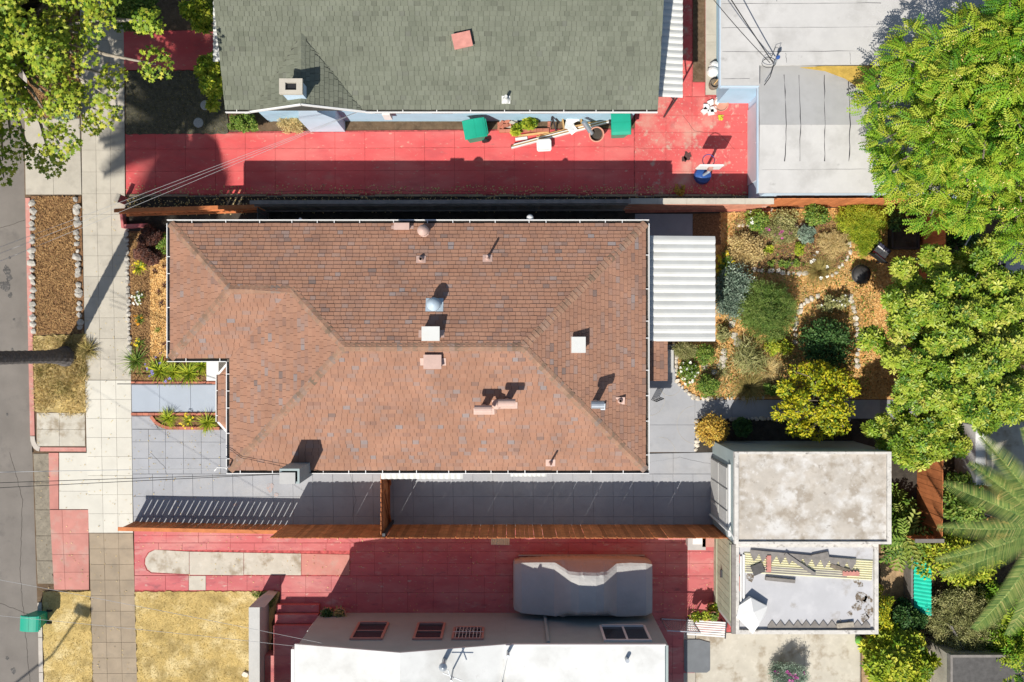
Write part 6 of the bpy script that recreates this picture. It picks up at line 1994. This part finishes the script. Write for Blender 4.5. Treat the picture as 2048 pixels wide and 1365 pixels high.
# ---- front garden
for x, y, r, lb in ((300, 476, 22, 'dark red succulent rosettes nearest the picket fence'), (284, 503, 17, 'dark red succulent clump between two larger ones beside sidewalk rocks'), (301, 512, 18, 'dark red succulent clump beside the yellow flowers')):
    bush('red_succulent', lb, x, y, r, r * .95, .45, 700, T_ROS, (.05, .09), m_l_red, 'succulent', nclump=20, up=1.0, rand=.3)
tuft('yellow_flowers', 'yellow flowering plant on brown mulch below red succulents', 279, 536, 9, 60, m_l_lime, .25, .05, cat='flower', flowers=(m_petal_y, 14, (.035, .055)))
tuft('white_flowers', 'white flowering plant on brown mulch in the front garden', 277, 596, 9, 50, m_l_mid, .2, .05, cat='flower', flowers=(m_petal_w, 20, (.03, .05)))
tuft('orange_flowers', 'small orange and yellow flower on brown mulch beyond the white one', 278, 639, 7, 40, m_l_mid, .2, .05, cat='flower', flowers=(mat('orange_petal', (.75, .33, .02), .1, 5), 8, (.03, .05)))
tuft('yellow_flowers', 'small yellow flower plant on brown mulch near the palm shadow end', 278, 687, 8, 45, m_l_mid, .2, .05, cat='flower', flowers=(m_petal_y, 8, (.03, .05)))
tuft('flax_plant', 'thin leaved green plant spilling over the sidewalk edge', 270, 722, 24, 90, m_l_mid, .45, .02, cat='plant')
for x, y, r, lb in ((318, 742, 20, 'strappy green clump with violet flowers at the planter end'), (345, 745, 15, 'strappy green clump in the middle of the planter'), (376, 746, 18, 'strappy green clump beside the brick divider'), (404, 730, 14, 'strappy green clump beside the white porch wall')):
    tuft('strappy_clump', lb, x, y, r, 130, m_l_lime, .4, .035, 'strappy clumps in the front planter', flowers=(m_petal_b, 10, (.04, .07)) if x == 318 else None)
tuft('strappy_clump', 'strappy green clump at the pointed end of small planter', 334, 838, 13, 110, m_l_lime, .35, .035, 'strappy clumps in the small planter')
tuft('strappy_clump', 'strappy green clump at the porch end of small planter', 414, 845, 14, 120, m_l_lime, .35, .035, 'strappy clumps in the small planter')
tuft('yellow_flowers', 'yellow flowers between two green clumps in the small planter', 376, 842, 8, 50, m_l_lime, .25, .05, cat='flower', flowers=(m_petal_y, 12, (.035, .05)))
for x, y, r in ((330, 572, 6), (322, 610, 7), (315, 660, 6), (330, 690, 6), (318, 585, 5), (310, 545, 7), (328, 530, 6)):
    tuft('seedling', 'small low seedling in the orange mulch of the front garden', x, y, r, 24, m_l_mid if x % 2 else m_l_red, .12, .08, 'seedlings in the orange mulch', cat='seedling')
bush('low_shrub', 'small green shrub against the bungalow corner in orange mulch', 328, 486, 13, 24, .4, 700, T_OVAL, (.05, .09), m_l_mid, nclump=14)

# ---- back garden
bush('rosemary_bush', 'large rounded rosemary bush in the middle of the garden', 1530, 618, 62, 58, 1.2, 5200, T_SPRIG, (.14, .24), m_l_rose, nclump=60, cr=.26, up=.35, droop=-.3)
bush('dark_bush', 'large dark green bush shaded by the citrus tree', 1652, 690, 55, 56, 1.3, 5200, T_OVAL, (.06, .11), m_l_dark, nclump=50, cr=.28)
bush('flowering_shrub', 'brownish shrub with tiny cream flowers above the dark green bush', 1668, 606, 38, 18, .6, 1800, T_OVAL, (.05, .08), m_l_olive, nclump=26, flowers=(m_petal_w, 22, (.03, .05)))
bush('amber_bush', 'round amber and yellow bush at the corner of the weathered garage', 1425, 862, 33, 33, 1.0, 3200, T_OVAL, (.05, .09), m_l_amber, nclump=40)
bush('grey_shrub', 'dark grey green shrub next to the amber bush', 1482, 855, 22, 20, .7, 900, T_ROS, (.06, .1), m_l_dark, nclump=16)
bush('clipped_ball', 'clipped round green ball shrub beside the grey patio', 1415, 772, 22, 23, .7, 1900, T_OVAL, (.05, .08), m_l_mid, nclump=30)
bush('white_flower_bush', 'low bush dotted with white flowers by the pale rocks', 1378, 745, 22, 24, .5, 1300, T_OVAL, (.05, .08), m_l_mid, nclump=20, flowers=(m_petal_w, 30, (.035, .055)))
bush('round_shrub', 'small round olive shrub below the patio cover corner', 1412, 708, 20, 22, .7, 1500, T_OVAL, (.045, .075), m_l_mid, nclump=24)
bush('low_shrub', 'grey green low shrub beside the back porch roof', 1372, 700, 22, 14, .5, 900, T_SPRIG, (.12, .2), m_l_olive, nclump=16)
bush('low_shrub', 'rusty low shrub under the patio cover edge', 1446, 668, 16, 20, .5, 800, T_OVAL, (.05, .08), m_l_olive, nclump=14)
bush('lavender_bush', 'silvery upright lavender growing along the patio cover', 1462, 580, 26, 46, .9, 1100, T_SPRIG, (.28, .45), m_l_blue, nclump=24, up=.2, droop=-.8)
bush('green_shrub', 'green shrub at the outer edge of the patio cover', 1452, 540, 14, 40, .7, 1100, T_OVAL, (.05, .09), m_l_mid, nclump=20)
bush('white_flower_bush', 'leafy green bush with single white flowers below the salmon wall', 1516, 440, 24, 22, .8, 1300, T_OVAL, (.06, .1), m_l_mid, nclump=22, flowers=(m_petal_w, 6, (.06, .08)))
bush('rose_bush', 'sparse leafy rose bush along the orange fence', 1572, 432, 30, 20, .7, 900, T_OVAL, (.05, .09), m_l_olive, nclump=20)
bush('green_shrub', 'leafy green shrub before the orange fence', 1632, 428, 28, 24, .9, 1500, T_OVAL, (.06, .1), m_l_mid, nclump=22)
bush('juniper', 'spreading lime green juniper in the fence corner', 1725, 440, 50, 30, .8, 2600, T_SPRIG, (.16, .26), m_l_lime, nclump=36, up=.3)
bush('juniper', 'lime green juniper branch reaching down to the garden chair', 1730, 482, 22, 26, .6, 900, T_SPRIG, (.16, .26), m_l_lime, nclump=14, up=.3)
bush('bed_plant', 'straw coloured grassy plant at the corner of the raised bed', 1490, 505, 28, 30, .5, 700, T_SPRIG, (.22, .36), m_l_dry, 'plant', nclump=18, up=.4)
bush('pink_flower_plant', 'grey green plant with magenta flowers in the raised bed', 1565, 462, 34, 16, .5, 900, T_SPRIG, (.16, .26), m_l_olive, 'plant', nclump=18, flowers=(m_petal_p, 20, (.05, .08)))
bush('bed_plant', 'grey green rosettes in the upper part of raised bed', 1612, 468, 22, 18, .45, 450, T_ROS, (.06, .1), m_l_blue, 'plant', nclump=12)
bush('yellow_bush', 'small yellow green mound at left of the raised bed centre', 1537, 499, 13, 9, .3, 500, T_OVAL, (.04, .06), m_l_lime, 'plant', nclump=10)
bush('yellow_bush', 'small yellow green mound right of the raised bed centre', 1600, 499, 14, 14, .35, 600, T_OVAL, (.04, .06), m_l_lime, 'plant', nclump=12)
bush('dry_mound', 'dry brown mound plant beside the curved rocks', 1668, 488, 28, 24, .4, 1200, T_SPRIG, (.1, .18), m_l_dry, 'plant', nclump=24)
bush('bed_plant', 'low green weeds along the bottom of the raised bed', 1575, 527, 50, 9, .25, 700, T_OVAL, (.05, .08), m_l_mid, 'plant', nclump=22)
bush('aloe_patch', 'mixed grey green succulents below the rosemary bush', 1500, 715, 34, 36, .5, 700, T_BLADE, (.25, .4), m_l_olive, 'plant', nclump=18, up=.3, droop=-.6)
bush('yellow_shrub', 'loose yellow green shrub beside the rosemary bush', 1560, 690, 34, 20, .5, 1300, T_OVAL, (.05, .09), m_l_lime, nclump=22)
bush('low_shrub', 'small green shrub by the path under the citrus tree', 1545, 780, 20, 16, .5, 700, T_OVAL, (.05, .09), m_l_mid, nclump=14)
tuft('grass_tuft', 'fine green grass tuft at the edge of the grey path', 1500, 776, 27, 420, m_l_straw2, .5, .008)
tuft('grass_tuft', 'fine green grass tuft with white flowers on the bed rocks', 1640, 542, 24, 420, m_l_straw2, .5, .008, flowers=(m_petal_w, 7, (.05, .07)))
tuft('grass_tuft', 'pale dry grass tuft on orange mulch by the rosemary', 1537, 738, 24, 420, m_l_dry, .35, .008)
tuft('yucca', 'small olive tuft plant beside pale stepping stones', 1444, 745, 10, 60, m_l_olive, .25, .03, cat='plant')
tuft('yellow_flowers', 'yellow flowers at the outer corner of the patio cover', 1452, 534, 9, 50, m_l_mid, .5, .03, cat='flower', flowers=(m_petal_y, 30, (.06, .09)))
bush('box_plants', 'dark leafy plants in the planting box', 1795, 445, 18, 24, .5, 500, T_OVAL, (.07, .12), m_l_dark, 'plant', nclump=12, z0=.22)
bush('corner_fern', 'dark fern in the shade behind the weathered garage', 1795, 1022, 16, 24, .5, 110, T_PIN, (.4, .6), m_l_mid, 'fern', nclump=6)

# ---- beyond the back fence, lower right
bush('hedge_mass', 'big yellow green leafy hedge below the palm fronds', 1925, 1118, 92, 52, 1.7, 6500, T_OVAL, (.09, .15), m_l_lime, 'hedge', nclump=60, cr=.36)
bush('hedge_mass', 'green leafy creeper beside the back fence boards', 1925, 1000, 40, 62, 1.5, 3800, T_OVAL, (.09, .14), m_l_mid, 'hedge', nclump=40)
bush('yellow_shrub', 'yellow leafed shrub against the cluttered shed corner', 1757, 1225, 28, 62, 1.6, 2600, T_OVAL, (.06, .1), m_l_yel, nclump=34)
bush('large_shrub', 'large glossy green shrub with yellow tips beside the patio', 1795, 1315, 66, 56, 1.7, 1800, T_ROS, (.16, .26), m_l_lime, nclump=44)
bush('dark_shrub', 'dark green shrub in shade above the glossy shrub', 1808, 1235, 40, 32, 1.0, 1300, T_ROS, (.12, .18), m_l_dark, nclump=20)
bush('olive_bush', 'sparse olive grey bush beside the small shed', 1930, 1245, 66, 72, 1.6, 3600, T_SPRIG, (.2, .34), m_l_olive, nclump=60, cr=.3, up=.3)
bush('feathery_shrub', 'dense feathery green shrubs in the lower corner beyond the shed', 2025, 1285, 52, 100, 2.0, 1500, T_PIN, (.4, .62), m_l_pin, nclump=50)
bush('dark_shrub', 'dark green leafy shrub under the lowest palm frond', 1990, 1200, 46, 36, 1.1, 2200, T_OVAL, (.09, .14), m_l_dark, nclump=30)
bush('fern_clump', 'arching green fern at the end of the turquoise sheet', 1812, 1082, 24, 24, 1.2, 60, T_PIN, (.6, .9), m_l_mid, 'fern', nclump=3, cr=.2, up=.8)
bush('hedge_mass', 'dark shrubs behind the broad leaf tree near the table', 1990, 610, 40, 40, 1.3, 1600, T_OVAL, (.09, .14), m_l_mid, 'hedge', nclump=24)
bush('under_shrub', 'dark undergrowth beneath the feathery tree', 1925, 470, 30, 40, 1.0, 1500, T_OVAL, (.09, .14), m_l_dark, nclump=20)
bush('potted_flowers', 'pink flowering bush with shadow grey in its leaf colour at the patio edge', 1577, 1350, 36, 22, .8, 1300, T_SPRIG, (.15, .25), m_l_blue, nclump=22, flowers=(m_petal_p, 34, (.06, .1)))  # grey foliage carries the tone of the bush's cast shadow

# ---- flowerpots
def potplant(px_, py_, label, m=m_l_lime, s=1.0, z=0.0):
    q = G(px_, py_, z)
    o = prop('flowerpot', label, 'flowerpot', (q.x, q.y, z), [('pot', m_terra, lambda b: flowerpot(b, .11 * s, .18 * s, .3 * s)), ('soil', m_darksoil, lambda b: b.lathe((0, 0, .2 * s), [(.13 * s, 0), (.13 * s, .015)], 14))])
    n = 170
    d = sphere_dirs(n, .0)
    lf = foliage('foliage', d * np.array([.17, .17, .2]) * s * rng.uniform(.3, 1, (n, 1)) + np.array([0, 0, .26 * s]), d, T_OVAL, (.06 * s, .11 * s), m, None, .5, .5)
    lf.parent = o


potplant(1387, 1226, 'terracotta pot of bright green leaves beside the car end of the rack', z=.335)
potplant(1406, 1226, 'terracotta pot of green leaves in the middle of the rack', z=.335)
potplant(1422, 1212, 'taller potted plant against the sage green doors', m_l_lime, 1.15)
potplant(1424, 1228, 'small potted plant at the door end of the rack', m_l_mid, .85, .335)
potplant(658, 1222, 'round pot of dark green leaves by the red steps', m_l_dark, 1.15)
potplant(683, 1222, 'round pot of dry brownish leaves against grey wall', m_l_olive, 1.15)
bush('lawn_edge_plant', 'leafy green plant beside the grey wing wall', 516, 1290, 8, 22, .4, 500, T_OVAL, (.05, .09), m_l_mid, 'plant', nclump=10)

# ---- palms
def frond_template(n=46, L=1.0, w=.3, V=.35, droop=.45, thin=.011):
    v_, f = [], []
    rach = [(t, 0, .25 * t - droop * t * t) for t in np.linspace(0, 1, n)]
    for k in range(4, n):
        t = k / n
        ll = w * (math.sin(math.pi * min(1, .12 + .85 * t)) ** .6)
        x, _, z = rach[k]
        for s in (-1, 1):
            b = len(v_)
            v_ += [(x - thin, 0, z), (x + thin, 0, z), (x + ll * .62, s * ll * .8, z + V * ll * .3 - .35 * ll * ll)]
            f.append((b, b + 1, b + 2) if s > 0 else (b, b + 2, b + 1))
    for k in range(n - 1):
        b = len(v_)
        (x0, _, z0), (x1, _, z1) = rach[k], rach[k + 1]
        r0 = .012 * (1 - k / n) + .003
        v_ += [(x0, -r0, z0 + .004), (x0, r0, z0 + .004), (x1, r0, z1 + .004), (x1, -r0, z1 + .004)]
        f += [(b, b + 2, b + 1), (b, b + 3, b + 2)]
    return v_, f


def palm(name, label, base, top, nf, L, tr, w=.3, angs=None, el=(.0, 1.2), thin=.011, n=46, ring=0):
    root = empty(name, (base[0], base[1], -.02), 0, label, 'palm tree')
    T = Vector(top)
    B0 = Vector((base[0], base[1], -.05))
    tb = MB()
    P, Rr = [], []
    k_ = 60
    for i in range(k_ + 1):
        t = i / k_
        P.append(B0.lerp(T, t))
        Rr.append(tr * (1.0 + .9 * math.exp(-t * 22)) * (1 + (.05 if i % 2 else -.03)))
    tb.tube(P, Rr, 14)
    put(tb.build('trunk', m_palmbark, None), root)
    tv, tf = frond_template(n, 1.0, w, .35, .5, thin)
    for i in range(nf):
        a_ = angs[i % len(angs)] if angs is not None else i * 2.399 + random.uniform(-.15, .15)
        e = el[0] + (el[1] - el[0]) * ((i * .618) % 1.0)
        tip = np.array([[math.cos(a_) * math.cos(e), math.sin(a_) * math.cos(e), math.sin(e)]])
        nr = np.array([[-math.cos(a_) * math.sin(e), -math.sin(a_) * math.sin(e), math.cos(e)]])
        o = scatter('frond', tv, tf, np.array([[T.x, T.y, T.z]]), frames(nr, tip), np.array([L * random.uniform(.88, 1.08)]), np.array([.5]), m_l_palm)
        me = o.data
        me.attributes['tint'].data.foreach_set('value', np.clip(rng.normal(.5, .2, len(me.polygons)), 0, 1))
        put(o, root)
    return root


pb = G(132, 713)
palm('street_palm', 'tall palm with dark trunk in the dry grass by the street', (pb.x, pb.y), (pb.x + .05, pb.y + .05, 9.3), 26, 2.7, .2, .32, el=(-.5, 1.1), thin=.03, n=30)
rp = G(2085, 1050, 3.0)
palm('fan_of_fronds_palm', 'feather palm arching its fronds over the yellow green hedge', (rp.x, rp.y), (rp.x, rp.y, 3.0), 24, 3.35, .28, .145, el=(-.1, .8), thin=.0085, n=105)

# ================================================================== GROUND SCATTER
def inside(P, poly):
    x, y = P[:, 0], P[:, 1]
    c = np.zeros(len(P), bool)
    j = len(poly) - 1
    for i in range(len(poly)):
        xi, yi = poly[i]
        xj, yj = poly[j]
        m_ = ((yi > y) != (yj > y)) & (x < (xj - xi) * (y - yi) / (yj - yi + 1e-12) + xi)
        c ^= m_
        j = i
    return c


def litter(name, poly, n, tmpl, size, m, z, up=1.0, rand=.35, patch=None):
    """Loose bits nobody could count, spread over a bed."""
    q = np.array(pxpoly(poly))
    lo, hi = q.min(0), q.max(0)
    P = rng.uniform(lo, hi, (int(n * 1.8), 2))
    P = P[inside(P, q)][:n]
    k = len(P)
    pos = np.column_stack([P, np.full(k, z) + rng.uniform(0, .02, k)])
    nr = np.array([0, 0, up]) + rng.normal(0, rand, (k, 3))
    t = np.clip(rng.normal(.5, .28, k), 0, 1)
    return scatter(name, tmpl[0], tmpl[1], pos, frames(nr, rng.normal(0, 1, (k, 3))), rng.uniform(size[0], size[1], k), t, m, None, 'stuff')


def stand(name, poly, n, size, m, z, w=.06, lean=.8, clump=0):
    """Grass blades standing over a bed."""
    q = np.array(pxpoly(poly))
    lo, hi = q.min(0), q.max(0)
    if clump:
        cs = rng.uniform(lo, hi, (clump, 2))
        P = cs[rng.integers(0, clump, int(n * 2))] + rng.normal(0, .16, (int(n * 2), 2))
    else:
        P = rng.uniform(lo, hi, (int(n * 1.8), 2))
    P = P[inside(P, q)][:n]
    k = len(P)
    pos = np.column_stack([P, np.full(k, z)])
    tip = rng.normal(0, lean, (k, 3)) + np.array([0, 0, .7])
    tip[:, 2] = np.abs(tip[:, 2])
    tv, tf = t_blade(w, .3)
    return scatter(name, tv, tf, pos, frames(rng.normal(0, 1, (k, 3)) + np.array([0, 0, .6]), tip), rng.uniform(size[0], size[1], k), np.clip(rng.normal(.5, .28, k), 0, 1), m, None, 'stuff')


litter('wood_chips', [(70, 395), (150, 393), (156, 665), (72, 668)], 9000, T_CHIP, (.03, .1), m_chip, .0)
litter('wood_chips', [(56, -20), (156, -20), (157, 232), (56, 232)], 4000, T_CHIP, (.03, .1), m_chip, .0)
litter('wood_chips', [(260, 465), (300, 465), (302, 758), (266, 758)], 4500, T_CHIP, (.03, .09), m_chip, -.002)
litter('orange_chips', [(300, 465), (352, 465), (410, 720), (302, 720)], 9000, T_CHIP, (.03, .1), m_chip_o, .0)
litter('orange_chips', [(1440, 425), (1836, 415), (1842, 797), (1393, 797), (1355, 764), (1355, 690), (1440, 690)], 30000, T_CHIP, (.03, .1), m_chip_o, -.008)
litter('wood_chips', [(1470, 440), (1690, 440), (1700, 520), (1640, 548), (1500, 545), (1470, 500)], 6000, T_CHIP, (.03, .09), m_chip, .022)
stand('dry_grass', [(68, 674), (173, 670), (176, 832), (72, 830)], 9000, (.08, .24), m_l_dry, .0, .03, 1.2, 80)
stand('dry_grass', [(68, 674), (173, 670), (176, 800), (72, 800)], 2600, (.08, .22), m_l_straw2, .0, .04, 1.1, 22)
stand('dry_grass', [(84, 1183), (181, 1182), (188, 1380), (89, 1380)], 9000, (.02, .06), m_l_lawn, .004, .09, 1.3)
stand('dry_grass', [(268, 1183), (548, 1183), (537, 1240), (522, 1380), (276, 1380)], 26000, (.02, .06), m_l_lawn, .004, .09, 1.3)
stand('green_grass', [(500, 1184), (556, 1184), (545, 1215), (515, 1200)], 1200, (.06, .14), m_l_mid, .0, .05, .9)
stand('dry_grass', [(253, 143), (448, 143), (452, 266), (253, 268)], 5000, (.03, .08), m_l_straw2, -.004, .08, 1.3)
stand('garden_cover', [(1445, 428), (1830, 420), (1840, 795), (1400, 795), (1358, 762), (1358, 695), (1445, 690)], 5200, (.08, .22), m_l_straw2, .0, .03, 1.0, 60)
stand('garden_cover', [(1445, 428), (1700, 430), (1720, 790), (1400, 795), (1370, 700), (1445, 690)], 7500, (.07, .2), m_l_dry, .01, .03, 1.1, 80)
litter('garden_cover', [(1445, 428), (1760, 420), (1740, 795), (1400, 795), (1358, 762), (1358, 695), (1445, 690)], 4200, T_OVAL, (.04, .09), m_l_mid, .03, .7, .6)
litter('garden_cover', [(1400, 690), (1600, 690), (1600, 795), (1400, 795)], 2200, T_OVAL, (.04, .08), m_l_olive, .05, .7, .6)
litter('fallen_leaves', [(265, 835), (455, 862), (455, 1040), (270, 1040)], 130, T_OVAL, (.03, .06), m_l_dry, .006)
litter('fallen_leaves', [(270, 1064), (1420, 1060), (1420, 1225), (600, 1225), (560, 1180), (270, 1178)], 500, T_OVAL, (.03, .06), m_l_dry, .006)
litter('fallen_leaves', [(60, 400), (250, 400), (270, 1340), (90, 1340)], 420, T_OVAL, (.03, .06), m_l_dry, .006)
litter('fallen_leaves', [(255, 372), (1490, 372), (1490, 394), (255, 394)], 900, T_OVAL, (.04, .08), m_l_dry, .008)
litter('fallen_leaves', [(255, 395), (1490, 395), (1490, 420), (255, 430)], 1500, T_OVAL, (.04, .08), m_l_dry, .0)
bush('dead_leaf_pile', 'small pile of brown dead leaves on the shaded red driveway', 1359, 380, 15, 10, .15, 220, T_OVAL, (.05, .1), m_l_amber, 'leaf pile', nclump=8)
tuft('weed_tuft', 'dry green grass tufts at the foot of the palm trunk', 175, 700, 18, 160, m_l_straw2, .35, .02)
